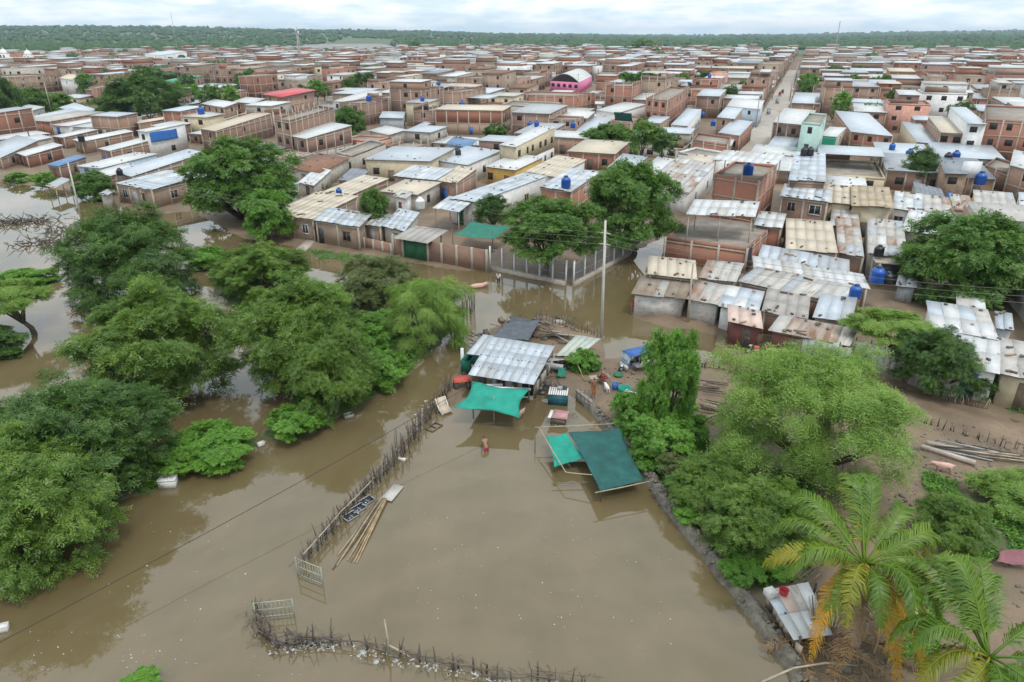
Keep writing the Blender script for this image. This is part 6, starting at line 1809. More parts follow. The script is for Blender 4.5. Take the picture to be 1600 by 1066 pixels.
# ------------------------------------------------------------------ the shack in the water and what lies round it
def cloth_sheet(corners, mat, name, label=None, cat=None, parent=None, group=None, n=14, sag=.15, cut=.10, seed=0, mid=None):
    """a net or tarpaulin hung by its corners: edges pulled in, body sagging, a few creases"""
    c = [Vector(p) for p in corners]
    cen = sum(c, Vector()) / 4
    V = []
    for j in range(n + 1):
        for i in range(n + 1):
            u, v = i / n, j / n
            p = lerp(lerp(c[0], c[1], u), lerp(c[3], c[2], u), v)
            eu, ev = 4 * u * (1 - u), 4 * v * (1 - v)
            w = cut * (eu * abs(2 * v - 1) ** 2 + ev * abs(2 * u - 1) ** 2)
            p = lerp(p, cen, w)
            p = p + Vector((0, 0, -sag * (eu * .5 + ev * .5) * (1 if mid is None else 0) + (mid or 0) * eu * ev + .03 * math.sin(9 * u + 5 * v + seed) + .022 * math.sin(17 * v - 6 * u + 2 * seed) + .018 * math.sin(23 * u + 11 * v) * (abs(2 * u - 1) + abs(2 * v - 1)) * .7))
            V.append(p)
    F = [[j * (n + 1) + i, j * (n + 1) + i + 1, (j + 1) * (n + 1) + i + 1, (j + 1) * (n + 1) + i] for j in range(n) for i in range(n)]
    org = Vector((cen.x, cen.y, 0)) if parent is None else Vector(parent.location)
    me = mesh_np(name, [tuple(p - org) for p in V], F, [mat], smooth=True)
    o = link(name, me, parent, None if parent else org)
    md = o.modifiers.new('thick', 'SOLIDIFY'); md.thickness = .012
    if parent is None: tag(o, label, cat, group)
    return o
sc_ = P(795, 590, 0)
shack = empty('shack', (sc_.x, sc_.y, 0), 'patched shack with a silvery corrugated roof in the middle of the flood', 'shack')
# main roof: two overlapping runs of sheets
def run(c4, nx, ny, mats, nm='roof_sheet', th=.02, seed=0):
    g = random.Random(seed)
    for j in range(ny):
        for i in range(nx):
            def pt(u, v): return lerp(lerp(c4[0], c4[1], u), lerp(c4[3], c4[2], u), v)
            z = .012 * (i % 2) + .018 * (ny - j) + g.uniform(0, .01)
            q = [pt(i / nx - .004, j / ny - .01), pt((i + 1) / nx + .004, j / ny - .01), pt((i + 1) / nx + .004, (j + 1) / ny + .01), pt(i / nx - .004, (j + 1) / ny + .01)]
            MB().slab([p + Vector((0, 0, z)) for p in q], th).build(nm, g.choice(mats), shack, None, c4[1] - c4[0])
def PZ(x, y, z): return P(x, y, z)
run([PZ(732, 586, 2.15), PZ(834, 602, 2.15), PZ(866, 542, 2.45), PZ(768, 527, 2.45)], 8, 3, ['zinc'] * 7 + ['zincdull'], seed=1)
run([PZ(729, 553, 2.30), PZ(752, 556, 2.30), PZ(772, 526, 2.42), PZ(755, 523, 2.42)], 2, 1, ['zinc', 'zincdull'], seed=2)
# nail-head rows and stains read as small dark marks on the roof
mb = MB(); g = random.Random(4)
for (v_, k) in ((.2, 16), (.5, 22), (.78, 12)):
    for i in range(k):
        u = (i + g.uniform(.2, .8)) / k
        p = lerp(lerp(PZ(732, 586, 2.15), PZ(834, 602, 2.15), u), lerp(PZ(768, 527, 2.45), PZ(866, 542, 2.45), u), v_ + g.uniform(-.012, .012))
        mb.box((p.x, p.y, p.z + .08), (g.uniform(.03, .09), g.uniform(.03, .07), .03), g.uniform(0, 3))
o = mb.build('roof_nails', 'oldwood', shack); o['kind'] = 'stuff'
for (x, y) in ((738, 612), (783, 620), (826, 628), (862, 575), (770, 555), (748, 590), (815, 575)):
    p = P(x, y, 0.05); MB().tube([(p.x, p.y, -.4), (p.x + .04, p.y, 2.25)], .06, 6).build('post', 'wood', shack)
# dark plastic roof behind, over bent poles
for k, (c4, mt) in enumerate((([PZ(765, 528, 1.5), PZ(826, 532, 1.5), PZ(846, 497, 1.9), PZ(790, 503, 1.9)], 'blacktarp'), ([PZ(790, 503, 1.9), PZ(846, 497, 1.9), PZ(852, 500, 1.0), PZ(800, 494, .7)], 'blacktarp'))):
    cloth_sheet(c4, mt, 'tarpaulin', parent=shack, sag=.12, cut=.04, seed=k, n=10)
g = random.Random(11)
for i in range(26):     # planks and branches stacked at the back and right
    x, y = g.uniform(842, 900), 0
    y = 505 + (x - 842) * .45 + g.uniform(-6, 14)
    p = P(x, y, g.uniform(.1, .9)); a = R(-22) + g.uniform(-.5, .5); l = g.uniform(1.2, 3.2); d = Vector((math.cos(a), math.sin(a), g.uniform(-.12, .12))) * l / 2
    if i % 2: MB().tube([tuple(p - d), tuple(p + d)], [.05, .035], 6).build('branch', g.choice(['oldwood', 'wood']), shack)
    else: MB().box(tuple(p), (l, .16, .035), a, Matrix.Rotation(g.uniform(-.2, .2), 3, 'Y')).build('plank', g.choice(['oldwood', 'wood', 'fiber']), shack)
for i in range(20):
    x = 838 + i * 5.0; y = 497 + (x - 838) * .34 + g.uniform(-2, 2)
    p = P(x, y, 0); MB().tube([(p.x, p.y, -.3), (p.x + g.uniform(-.15, .15), p.y + g.uniform(-.1, .1), g.uniform(.7, 1.5))], .045, 5).build('stake', g.choice(['oldwood', 'wood']), shack)
run([PZ(868, 556, 1.1), PZ(905, 557, 1.1), PZ(938, 530, 1.25), PZ(900, 524, 1.25)], 4, 1, ['greenishroof', 'fiber', 'greenishroof'], 'side_roof_sheet', seed=7)
run([PZ(855, 565, .9), PZ(892, 562, .9), PZ(900, 556, .9), PZ(866, 552, .9)], 2, 1, ['pinkroof', 'fiber'], 'side_roof_sheet', seed=8)
for i in range(14):     # boards closing the side under the roof
    u = i / 13; p = lerp(P(742, 614, 0), P(828, 628, 0), u)
    if i in (3, 4, 9): continue
    MB().box((p.x, p.y + .6, .75), (.5, .03, g.uniform(1.1, 1.5)), g.uniform(-.1, .1)).build('board', g.choice(['oldwood', 'wood', 'zincdull', 'dark_interior']), shack)
for i in range(10):
    u = i / 9; p = lerp(P(836, 622, 0), P(868, 574, 0), u)
    MB().box((p.x, p.y, .6), (.42, .03, g.uniform(.9, 1.3)), R(60)).build('board', g.choice(['oldwood', 'wood', 'fiber']), shack)

for i in range(120):
    t_ = g.random()
    x, y = (g.uniform(735, 765), g.uniform(518, 560)) if t_ < .2 else (g.uniform(838, 880), g.uniform(560, 612)) if t_ < .6 else (g.uniform(780, 905), g.uniform(496, 530))
    p = P(x, y, g.uniform(.08, .5)); a = g.uniform(0, 3.1)
    if i % 3 == 0: MB().box(tuple(p), (g.uniform(.4, 1.2), g.uniform(.2, .5), g.uniform(.03, .3)), a, Matrix.Rotation(g.uniform(-.4, .4), 3, 'X')).build('scrap_piece', g.choice(['oldwood', 'oldwood', 'fiber', 'wood', 'blacktarp', 'blacktarp', 'mud']), shack)
    else: MB().tube([tuple(p), tuple(p + Vector((math.cos(a), math.sin(a), g.uniform(-.1, .35))) * g.uniform(.6, 1.7))], [.05, .03], 5).build('branch', g.choice(['oldwood', 'wood']), shack)
# hanging teal net in front of the shack, its pole
cloth_sheet([PZ(708, 638, 1.5), PZ(812, 652, 1.3), PZ(829, 608, 1.75), PZ(738, 596, 1.9)], 'teal', 'shade_net', 'bright teal net awning hung in front of the shack', 'net', group='teal and green nets', mid=.25, cut=.16, seed=2)
p = P(772, 660, 0); MB(); o = MB().tube([(p.x, p.y, -.5), (p.x, p.y, 2.0)], .035, 6).build('net_pole', 'palewood'); tag(o, 'thin pale pole propping the teal awning net', 'pole')
def thing_box(name, label, cat, px, py, z, size, mat, rz=0, group=None, tilt=None):
    p = P(px, py, z); rt = empty(name, (p.x, p.y, z), label, cat, group, rz)
    return rt
# green trough left of the roof
rt = thing_box('trough', 'green plastic trough standing left of the shack roof', 'trough', 741, 582, 0, None, None, R(75))
for (c, s) in (((0, 0, .95), (2.0, .06, .9)), ((0, .7, .95), (2.0, .06, .9)), ((-1, .35, .95), (.06, .7, .9)), ((1, .35, .95), (.06, .7, .9))): MB().box(c, s).build('side', 'shadegreen', rt, (0, 0, 0))
MB().box((0, .35, .52), (2.0, .76, .06)).build('bottom', 'shadegreen', rt, (0, 0, 0))
for sx in (-.9, .9):
    for sy in (0, .7): MB().tube([(sx, sy, -.3), (sx, sy, .5)], .04, 5).build('leg', 'oldwood', rt, (0, 0, 0))
p = P(723, 580, 0); o = MB().tube([(p.x, p.y, -.3), (p.x, p.y, 1.95)], [.14, .13], 10).build('white_pipe', 'whitemetal'); tag(o, 'upright white plastic pipe beside the green trough', 'pipe')
# red sheet on a stand
rt = thing_box('sheet_table', 'red metal sheet laid over crates left of the teal awning', 'table', 722, 606, 0, None, None, R(15))
MB().box((0, 0, .72), (1.25, .8, .03), 0, Matrix.Rotation(.18, 3, 'X')).build('top', 'redpaint', rt, (0, 0, 0))
for sx in (-.45, .45):
    for sy in (-.25, .25): MB().box((sx, sy, .3), (.3, .2, .72)).build('crate', 'oldwood', rt, (0, 0, 0))
# blue-green crate with slatted white lid
rt = thing_box('slatted_crate', 'blue-green crate in the water with a white slatted lid', 'crate', 872, 628, 0, None, None, R(-8))
for (c, s) in (((0, -.5, .35), (1.35, .05, .95)), ((0, .5, .35), (1.35, .05, .95)), ((-.66, 0, .35), (.05, 1.0, .95)), ((.66, 0, .35), (.05, 1.0, .95))): MB().box(c, s).build('side', 'crateblue', rt, (0, 0, 0))
for i in range(9): MB().box((-.62 + .155 * i, 0, .86 + .004 * (i % 2)), (.12, 1.15, .03)).build('slat', 'cloth_white', rt, (0, 0, 0))

for k, (dx, dy, mt) in enumerate(((.1, .3, 'greymetal'), (.42, .36, 'tankblack'))):
    pz = rt.matrix_basis @ Vector((dx, dy, .89))
    q = MB().lathe((0, 0, 0), [(.15, 0), (.19, .08), (.17, .16), (.15, .14)], 10).build('pot', mt); q.location = pz; tag(q, ('grey metal pot' if k == 0 else 'black pot') + ' on the slatted white crate lid', 'pot')
# pink sheet table
rt = thing_box('sheet_table', 'table in the water covered with a pink sheet', 'table', 873, 660, 0, None, None, R(-14))
MB().box((.1, 0, .62), (1.05, .95, .03), 0, Matrix.Rotation(.12, 3, 'X')).build('top', 'pinksheet', rt, (0, 0, 0))
MB().box((-.55, -.05, .60), (.22, 1.05, .05)).build('board', 'cloth_white', rt, (0, 0, 0))
for sx in (-.45, 0, .45): MB().box((sx, -.35, .2), (.12, .12, .75)).build('leg', 'oldwood', rt, (0, 0, 0))
for sx in (-.4, .4): MB().box((sx, .35, .2), (.12, .12, .75)).build('leg', 'oldwood', rt, (0, 0, 0))
MB().box((0, -.40, .28), (.95, .03, .4)).build('front_board', 'wood', rt, (0, 0, 0))
# beige seat tipped over at the fence end
rt = thing_box('armchair', 'tipped-over beige seat at the head of the stake fence', 'chair', 690, 640, 0, None, None, R(35))
MB().box((0, 0, .45), (.75, .18, .95), 0, Matrix.Rotation(-.5, 3, 'X')).build('backrest', 'beige', rt, (0, 0, 0))
MB().box((0, -.45, .22), (.75, .75, .16), 0, Matrix.Rotation(.35, 3, 'X')).build('seat', 'beige', rt, (0, 0, 0))
for sx in (-.38, .38): MB().tube([(sx, .15, .9), (sx, -.3, .30), (sx, -.85, .05)], .035, 6).build('frame', 'cloth_white', rt, (0, 0, 0))
rt = thing_box('wooden_frame', 'small wooden frame floating by the stake fence', 'frame', 678, 668, 0, None, None, R(55))
for (c, s) in (((0, -.3, .05), (1.1, .07, .06)), ((0, .3, .05), (1.1, .07, .06)), ((-.5, 0, .06), (.07, .6, .06)), ((0, 0, .06), (.07, .6, .06)), ((.5, 0, .06), (.07, .6, .06))): MB().box(c, s).build('slat', 'wood', rt, (0, 0, 0))
# beige panel hanging at the right corner of the awning
o = MB().box((0, 0, .45), (.55, .04, .75), R(50), Matrix.Rotation(.25, 3, 'X')).build('panel', 'beige'); o.location = P(815, 655, 0); tag(o, 'beige panel leaning at the right corner of the teal awning', 'panel')
# rolled grey mat, barrel, board, paddle, basins, bucket, plank
def lying_tube(px, py, z, l, r_, az, mat, name, label, cat):
    p = P(px, py, z); d = Vector((math.cos(R(az)), math.sin(R(az)), 0)) * l / 2
    o = MB().tube([tuple(-d), tuple(-d * .95), tuple(d * .95), tuple(d)], [r_ * .9, r_, r_, r_ * .9], 10).build(name, mat); o.location = p; return tag(o, label, cat)
lying_tube(860, 572, .75, 2.0, .24, -18, 'greymetal', 'metal_drum', 'grey metal drum lying right of the shack roof', 'drum')
lying_tube(868, 560, .85, 1.7, .16, -14, 'oldwood', 'log', 'dark log lying behind the grey drum', 'log')
lying_tube(800, 607, 1.55, 2.6, .09, -6, 'whitemetal', 'white_pipe', 'white pipe lying under the front eave of the shack', 'pipe')
lying_tube(770, 602, 1.5, 1.4, .10, 4, 'whitemetal', 'white_pipe', 'short white pipe at the left under the front eave', 'pipe')
o = cloth_sheet([PZ(870, 588, .5), PZ(885, 590, .4), PZ(884, 574, .9), PZ(872, 572, 1.0)], 'shadegreen', 'net_bundle', 'dark green cloth heaped behind the slatted crate', 'cloth', n=8, cut=.2)
rt = thing_box('paddle', 'long wooden pole with a flat grey blade leaning by the crate', 'paddle', 915, 603, 0, None, None, R(110))
MB().tube([(0, 0, .2), (1.2, 0, .9), (2.5, 0, 1.5)], .035, 6).build('shaft', 'bamboo', rt, (0, 0, 0)); MB().box((-.25, 0, .12), (.7, .5, .03), 0, Matrix.Rotation(-.2, 3, 'Y')).build('blade', 'greymetal', rt, (0, 0, 0))
rt = thing_box('door_panel', 'upright weathered board at the start of the stone bank', 'board', 912, 634, 0, None, None, R(-62))
for i in range(4): MB().box((-.75 + .5 * i, 0, .4), (.48, .05, 1.0)).build('plank', 'fiber', rt, (0, 0, 0))
for z in (.15, .7): MB().box((0, -.05, z), (2.0, .05, .08)).build('batten', 'wood', rt, (0, 0, 0))
def basin(px, py, r_, h, mat, label, name='basin'):
    o = MB().lathe((0, 0, 0), [(r_ * .75, 0), (r_ * .8, .02), (r_, h), (r_ * .95, h), (r_ * .74, .05), (.02, .045)], 14).build(name, mat); o.location = on(px, py); tag(o, label, name)
basin(976, 612, .48, .35, 'teal', 'teal basin on the mud beside the white plank')
basin(966, 588, .38, .18, 'greenpaint', 'dark green basin on the mud in front of the three-wheeler')
basin(961, 608, .26, .48, 'bluepaint', 'dark blue bucket between the dog and the teal basin', 'bucket')
o = MB().box((0, 0, .25), (1.25, .42, .05), R(-32), Matrix.Rotation(.12, 3, 'Y')).build('plank', 'cloth_white'); o.location = on(989, 620); tag(o, 'white plank lying on rubble right of the teal basin', 'plank')
o = MB().box((0, 0, .5), (1.5, .6, .05), R(15)).build('work_board', 'palewood'); o.location = on(936, 598)
rt = o; tag(o, 'wooden board the two bent people work at', 'board')
mb = MB(); g = random.Random(3)
# ------------------------------------------------------------------ net pens on poles, right of the awning
cloth_sheet([PZ(853, 680, 1.0), PZ(866, 730, .7), PZ(918, 716, .9), PZ(884, 674, 1.1)], 'teal', 'shade_net', 'small bright teal net slung beside the dark net pen', 'net', group='teal and green nets', cut=.14, sag=.2)
cloth_sheet([PZ(938, 768, 1.0), PZ(1008, 752, 1.0), PZ(968, 668, 1.15), PZ(888, 674, 1.15)], 'netgreen', 'shade_net', 'large dark green net stretched over the pen', 'net', group='teal and green nets', cut=.05, sag=.10, n=16)
PG = 'pale poles of the net pen'
def rod(a, b_, label, mat='palewood', r_=.035):
    a, b_ = Vector(a), Vector(b_); o = MB().tube([tuple(a - a), tuple((b_ - a) / 2 + Vector((0, 0, -.02))), tuple(b_ - a)], [r_, r_, r_ * .8], 6).build('pole', mat); o.location = a; tag(o, label, 'pole', PG)
rod(P(836, 668, 1.15), P(960, 662, 1.2), 'long pale pole along the back of the net pen')
rod(P(842, 668, 1.2), P(884, 738, .9), 'pale pole along the left edge of the small teal net')
rod(P(884, 738, .9), P(925, 742, 1.0), 'pale pole at the front edge of the small teal net')
rod(P(836, 720, -.4), P(836, 672, 1.2), 'upright dark pole at the left corner of the net pen', 'oldwood')
rod(P(866, 745, -.4), P(866, 722, .75), 'short upright pole under the small teal net', 'oldwood')
rod(P(938, 790, -.4), P(938, 766, 1.0), 'upright pole at the near corner of the dark net', 'oldwood')
rod(P(862, 756, .25), P(938, 752, .3), 'low pole lying across the front of the pen', 'wood')
rod(P(930, 770, 1.0), P(1016, 752, 1.05), 'pale pole along the front edge of the dark net')
# ------------------------------------------------------------------ floating poles, sheets, boxes
for i, ((x0, y0), (x1, y1), mt, lb) in enumerate([
    ((598, 778), (528, 868), 'bamboo', 'leftmost of the floating bamboo poles'), ((600, 779), (536, 872), 'oldwood', 'dark floating pole, second from the fence'), ((601, 778), (543, 876), 'bamboo', 'floating bamboo pole, third from the fence'),
    ((602, 780), (548, 878), 'wood', 'floating brown pole in the middle of the bundle'), ((603, 779), (553, 879), 'bamboo', 'floating bamboo pole right of the bundle middle'), ((604, 780), (557, 880), 'bamboo', 'rightmost floating bamboo pole'),
    ((590, 782), (520, 890), 'oldwood', 'half-sunk dark pole nearest the fence'), ((594, 780), (526, 884), 'bamboo', 'thin floating pole among the half-sunk ones')]):
    a, b_ = P(x0, y0, .10 + .01 * i), P(x1, y1, .02)
    o = MB().tube([(0, 0, 0), tuple((b_ - a) / 2 + Vector((0, 0, .02))), tuple(b_ - a)], [.045, .05, .04], 7).build('floating_pole', mt); o.location = a; tag(o, lb, 'pole', 'poles floating by the fence')
q = [P(594, 779, .10), P(612, 783, .10), P(631, 760, .06), P(616, 756, .08)]
o = MB().slab(q, .03).build('floating_sheet', 'dirtywhite', None, None, q[1] - q[0]); tag(o, 'pale corrugated sheet floating at the head of the poles', 'sheet')
for k, (x, y) in enumerate(((548, 806), (560, 794), (573, 782))):
    p = P(x, y, .12); rt = empty('window_frame', (p.x, p.y, .1), ('lower', 'middle', 'upper')[k] + ' of three old window frames lying along the stake fence', 'frame', 'window frames along the fence', R(50))
    MB().box((0, 0, .0), (.75, .42, .02), 0, Matrix.Rotation(.3, 3, 'X')).build('pane', 'glass', rt, (0, 0, 0))
    for (c, s) in (((0, -.21, -.05), (.8, .05, .05)), ((0, .21, .08), (.8, .05, .05)), ((-.39, 0, .02), (.05, .45, .05)), ((.39, 0, .02), (.05, .45, .05)), ((0, 0, .02), (.03, .42, .04))): MB().box(c, s).build('bar', 'greymetal', rt, (0, 0, 0))
def foam_box(px, py, size, rz, label):
    p = P(px, py, 0); rt = empty('foam_box', (p.x, p.y, 0), label, 'box', rz=rz)
    w, d, h = size
    MB().box((0, 0, h * .35), (w, d, h)).build('box', 'cloth_white', rt, (0, 0, 0)); MB().box((0, 0, h * .88), (w * 1.05, d * 1.05, h * .12)).build('lid', 'cloth_white', rt, (0, 0, 0))
foam_box(264, 758, (.95, .65, .55), R(8), 'white foam box on the water at the left bank')
foam_box(408, 696, (.45, .3, .25), R(40), 'small white box stranded at the dike tip')
foam_box(628, 719, (.5, .2, .15), R(-20), 'white plastic piece caught in the stake fence')
foam_box(4, 985, (.5, .35, .3), R(20), 'white piece floating at the left edge')
rt = thing_box('wire_crate', 'pale green wire crate floating near the bank', 'crate', 545, 652, 0, None, None, R(30))
for (c, s) in (((0, -.2, .12), (.6, .03, .3)), ((0, .2, .12), (.6, .03, .3)), ((-.3, 0, .12), (.03, .4, .3)), ((.3, 0, .12), (.03, .4, .3))): MB().box(c, s).build('side', 'palegreenmetal', rt, (0, 0, 0))
# foam flecks and litter: too many to count
g = np.random.default_rng(8)
def flecks(name, label, regions, mat, smin, smax):
    V = []; F = []
    for pg, n in regions:
        w = poly_w(pg, 0); lo, hi = w.min(0), w.max(0); got = 0
        while got < n:
            x, y = g.uniform(lo[0], hi[0]), g.uniform(lo[1], hi[1])
            if not in_poly(np.array([x]), np.array([y]), w)[0]: continue
            if wob(np.array([x]), np.array([y]), 4.0, 1, 4)[0] < g.uniform(-.5, .3): continue
            got += 1
            s = g.uniform(smin, smax) * (1 if g.random() < .85 else 1.8); k = len(V); m_ = 6; a0 = g.uniform(0, 6.28); el = g.uniform(.4, 1)
            rr = s * g.uniform(.6, 1.1, m_)
            for zz in (0.004, 0.018):
                for i in range(m_):
                    an = i * 6.283 / m_; lx, ly = rr[i] * math.cos(an), rr[i] * math.sin(an) * el
                    V.append((x + lx * math.cos(a0) - ly * math.sin(a0), y + lx * math.sin(a0) + ly * math.cos(a0), zz))
            F.append([k + 6 + i for i in range(6)])
            for i in range(6): F.append([k + i, k + (i + 1) % 6, k + 6 + (i + 1) % 6, k + 6 + i])
    tag(link(name, mesh_np(name, V, F, [mat])), label, 'foam', kind='stuff')
flecks('foam_flecks', 'small pale foam flecks drifting on the open pond', [([(620, 800), (900, 800), (1060, 880), (1080, 1020), (860, 1030), (640, 960)], 110), ([(30, 980), (380, 1000), (560, 1066), (30, 1066)], 60), ([(40, 840), (400, 760), (440, 980), (150, 1000)], 40), ([(560, 620), (700, 540), (730, 560), (600, 680)], 18)], 'foam', .014, .042)
flecks('fence_litter', 'pale litter and scum caught along the lower fence', [([(410, 1000), (520, 1000), (520, 1018), (420, 1022)], 90), ([(520, 1000), (640, 1028), (760, 1056), (930, 1075), (930, 1090), (640, 1046), (520, 1020)], 120), ([(640, 650), (690, 600), (700, 612), (650, 672)], 40)], 'foam', .03, .10)
# ------------------------------------------------------------------ stone bank along the right side of the pond
bank = [(905, 612), (930, 640), (965, 682), (1000, 722), (1035, 775), (1080, 830), (1130, 890), (1180, 955), (1225, 1015), (1265, 1075)]
bw = [P(x, y, .35) for x, y in bank]
prof = [(-.42, -.7), (-.30, .02), (-.18, .34), (.02, .48), (.25, .46), (.42, .28), (.6, -.2)]
V = []; g = np.random.default_rng(12); seg = []
for a, b_ in zip(bw[:-1], bw[1:]):
    k = max(2, int((b_ - a).length / .35))
    for i in range(k): seg.append(lerp(a, b_, i / k))
for i, p in enumerate(seg):
    d = (seg[min(i + 1, len(seg) - 1)] - seg[max(i - 1, 0)]); d = Vector((d.x, d.y, 0)).normalized(); nrm = Vector((-d.y, d.x, 0))
    for (o_, z) in prof:
        V.append((p.x + nrm.x * (o_ + g.normal(0, .05)), p.y + nrm.y * (o_ + g.normal(0, .05)), z + (g.normal(0, .06) if z > 0 else 0)))
np_ = len(prof); F = [[i * np_ + j, i * np_ + j + 1, (i + 1) * np_ + j + 1, (i + 1) * np_ + j] for i in range(len(seg) - 1) for j in range(np_ - 1)]
rt = empty('stone_bank', (bw[4].x, bw[4].y, 0), 'rough stone and mud bank along the right side of the pond', 'bank')
o = link('core', mesh_np('core', np.array(V) - np.array((bw[4].x, bw[4].y, 0)), F, ['rubble']), rt)
BV, BF = ico(0)
STONE = []
for i in range(6):
    STONE.append(mesh_np('stone', BV * (1 + g.normal(0, .18, (12, 1))) * np.array((1, .8, .6)), BF, ['rubble']))
for i in range(230):
    p = seg[g.integers(len(seg))]; nb = g.uniform(-.36, .5)
    j = min(range(len(seg)), key=lambda q: (seg[q] - p).length); d = (seg[min(j + 1, len(seg) - 1)] - seg[max(j - 1, 0)]); d = Vector((d.x, d.y, 0)).normalized(); nrm = Vector((-d.y, d.x, 0))
    o = link('stone', STONE[i % 6], rt); q = p + nrm * nb + d * g.uniform(-.2, .2)
    o.location = Vector((q.x - bw[4].x, q.y - bw[4].y, np.interp(nb, [x for x, _ in prof], [z for _, z in prof]) + .02)); s = g.uniform(.07, .2); o.scale = (s, s, s); o.rotation_euler = (g.uniform(0, 1), g.uniform(0, 1), g.uniform(0, 6))
# ------------------------------------------------------------------ right yard
rt = empty('pig_shed', P(1250, 965, 0), 'low patched shed with a white sheet roof under the palm', 'shed')
def add_slab(q, mat, nm, th=.03, par=None): MB().slab(q, th).build(nm, mat, par or rt, None, q[1] - q[0])
q4 = [P(1240, 1000, 1.0), P(1300, 992, 1.0), P(1262, 912, 1.15), P(1194, 925, 1.15)]
for i in range(4):
    for j in range(2):
        pt = lambda u, v: lerp(lerp(q4[0], q4[1], u), lerp(q4[3], q4[2], u), v)
        z = Vector((0, 0, .015 * (i % 2) + .02 * j))
        add_slab([pt(i / 4, j / 2) + z, pt((i + 1) / 4 + .02, j / 2) + z, pt((i + 1) / 4 + .02, j / 2 + .52) + z, pt(i / 4, j / 2 + .52) + z], ['whiteroof', 'zinc', 'whiteroof', 'pinkroof', 'whiteroof', 'dirtywhite', 'zinc', 'whiteroof'][i * 2 + j], 'roof_sheet')
for i in range(11):
    a, b_ = P(1268 + i * 4.6, 968 + i * 1.5, 1.12), P(1262 + i * 6.0, 915 + i * 6, 1.12)
    MB().tube([tuple(a), tuple(b_)], .035, 5).build('roof_pole', random.choice(['oldwood', 'palewood', 'wood']), rt)
for (x, y) in ((1200, 945), (1245, 1020), (1305, 1012), (1270, 935), (1222, 982), (1275, 1018)):
    p = P(x, y, 0.2); MB().tube([(p.x, p.y, -.1), (p.x, p.y, 1.1)], .06, 6).build('post', 'oldwood', rt)
for i in range(9):
    p = lerp(P(1200, 950, .2), P(1245, 1025, .2), i / 8); MB().box((p.x, p.y, .55), (.32, .04, random.uniform(.6, .95)), R(-60)).build('board', random.choice(['oldwood', 'wood', 'palewood']), rt)
basin(1224, 928, .22, .26, 'cloth_red', 'red basin on the white shed roof', 'basin'); bpy.data.objects[-1] if False else None
for o in col.objects:
    if o.get('label') == 'red basin on the white shed roof': o.location = P(1224, 928, 1.18)
foam_box(1203, 932, (.45, .4, .3), R(20), 'white box on the corner of the shed roof')
for o in col.objects:
    if o.get('label') == 'white box on the corner of the shed roof': o.location = P(1203, 930, 1.18)
def bottle(px, py, label):
    rt = empty('water_drum', on(px, py), label, 'drum')
    MB().lathe((0, 0, 0), [(.2, 0), (.22, .05), (.22, .5), (.12, .6), (.08, .62)], 12).build('body', 'tankblue', rt, (0, 0, 0)); MB().lathe((0, 0, .62), [(.09, 0), (.09, .06), (.03, .08)], 10).build('cap', 'cloth_white', rt, (0, 0, 0))
bottle(1282, 880, 'small blue drum with a pale cap behind the tall palm')
for i, ((x0, y0), (x1, y1), lb) in enumerate([((1440, 698), (1524, 724), 'nearer of two long concrete beams lying in the yard'), ((1448, 692), (1545, 712), 'farther of two long concrete beams lying in the yard')]):
    a, b_ = P(x0, y0, .45), P(x1, y1, .45); L = (b_ - a).length
    rt = MB().box((0, 0, 0), (L, .32, .25), math.atan2(b_.y - a.y, b_.x - a.x)).build('concrete_beam', 'concrete'); rt.location = (a + b_) / 2; tag(rt, lb, 'beam', 'concrete beams in the yard')
def stick_pile(cx, cy, n, l, az, spread, label, mat=('palewood', 'oldwood', 'wood'), z=.2, group='piles of poles'):
    c = on(cx, cy); rt = empty('pole_pile', c, label, 'pile', group); g = random.Random(int(cx))
    for i in range(n):
        a = R(az) + g.gauss(0, .09); ll = l * g.uniform(.6, 1.1); p = Vector((g.gauss(0, spread), g.gauss(0, spread), g.uniform(.05, .35))); d = Vector((math.cos(a), math.sin(a), g.uniform(-.05, .05))) * ll / 2
        MB().tube([tuple(p - d), tuple(p + d)], g.uniform(.03, .055), 6).build('pole', g.choice(mat), rt, (0, 0, 0))
stick_pile(1128, 640, 22, 3.4, -25, .35, 'pile of long grey poles behind the column tree')
stick_pile(1118, 655, 6, 2.2, 35, .3, 'few pale sticks in front of the grey pole pile')
stick_pile(1112, 608, 9, 2.0, -15, .35, 'dark timber heap beside the road stakes', ('oldwood', 'wood'))
stick_pile(1560, 716, 14, 3.0, -20, .4, 'scattered timber at the right edge of the yard')
stick_pile(1510, 708, 8, 3.4, -18, .35, 'loose dark poles behind the concrete beams', ('oldwood', 'greymetal'))
stick_pile(1250, 895, 12, 2.4, 40, .4, 'broken sticks under the wide bushy tree', ('oldwood', 'wood'))
stick_pile(1280, 740, 10, 2.6, 70, .45, 'dark posts lying under the drooping tree', ('oldwood',))
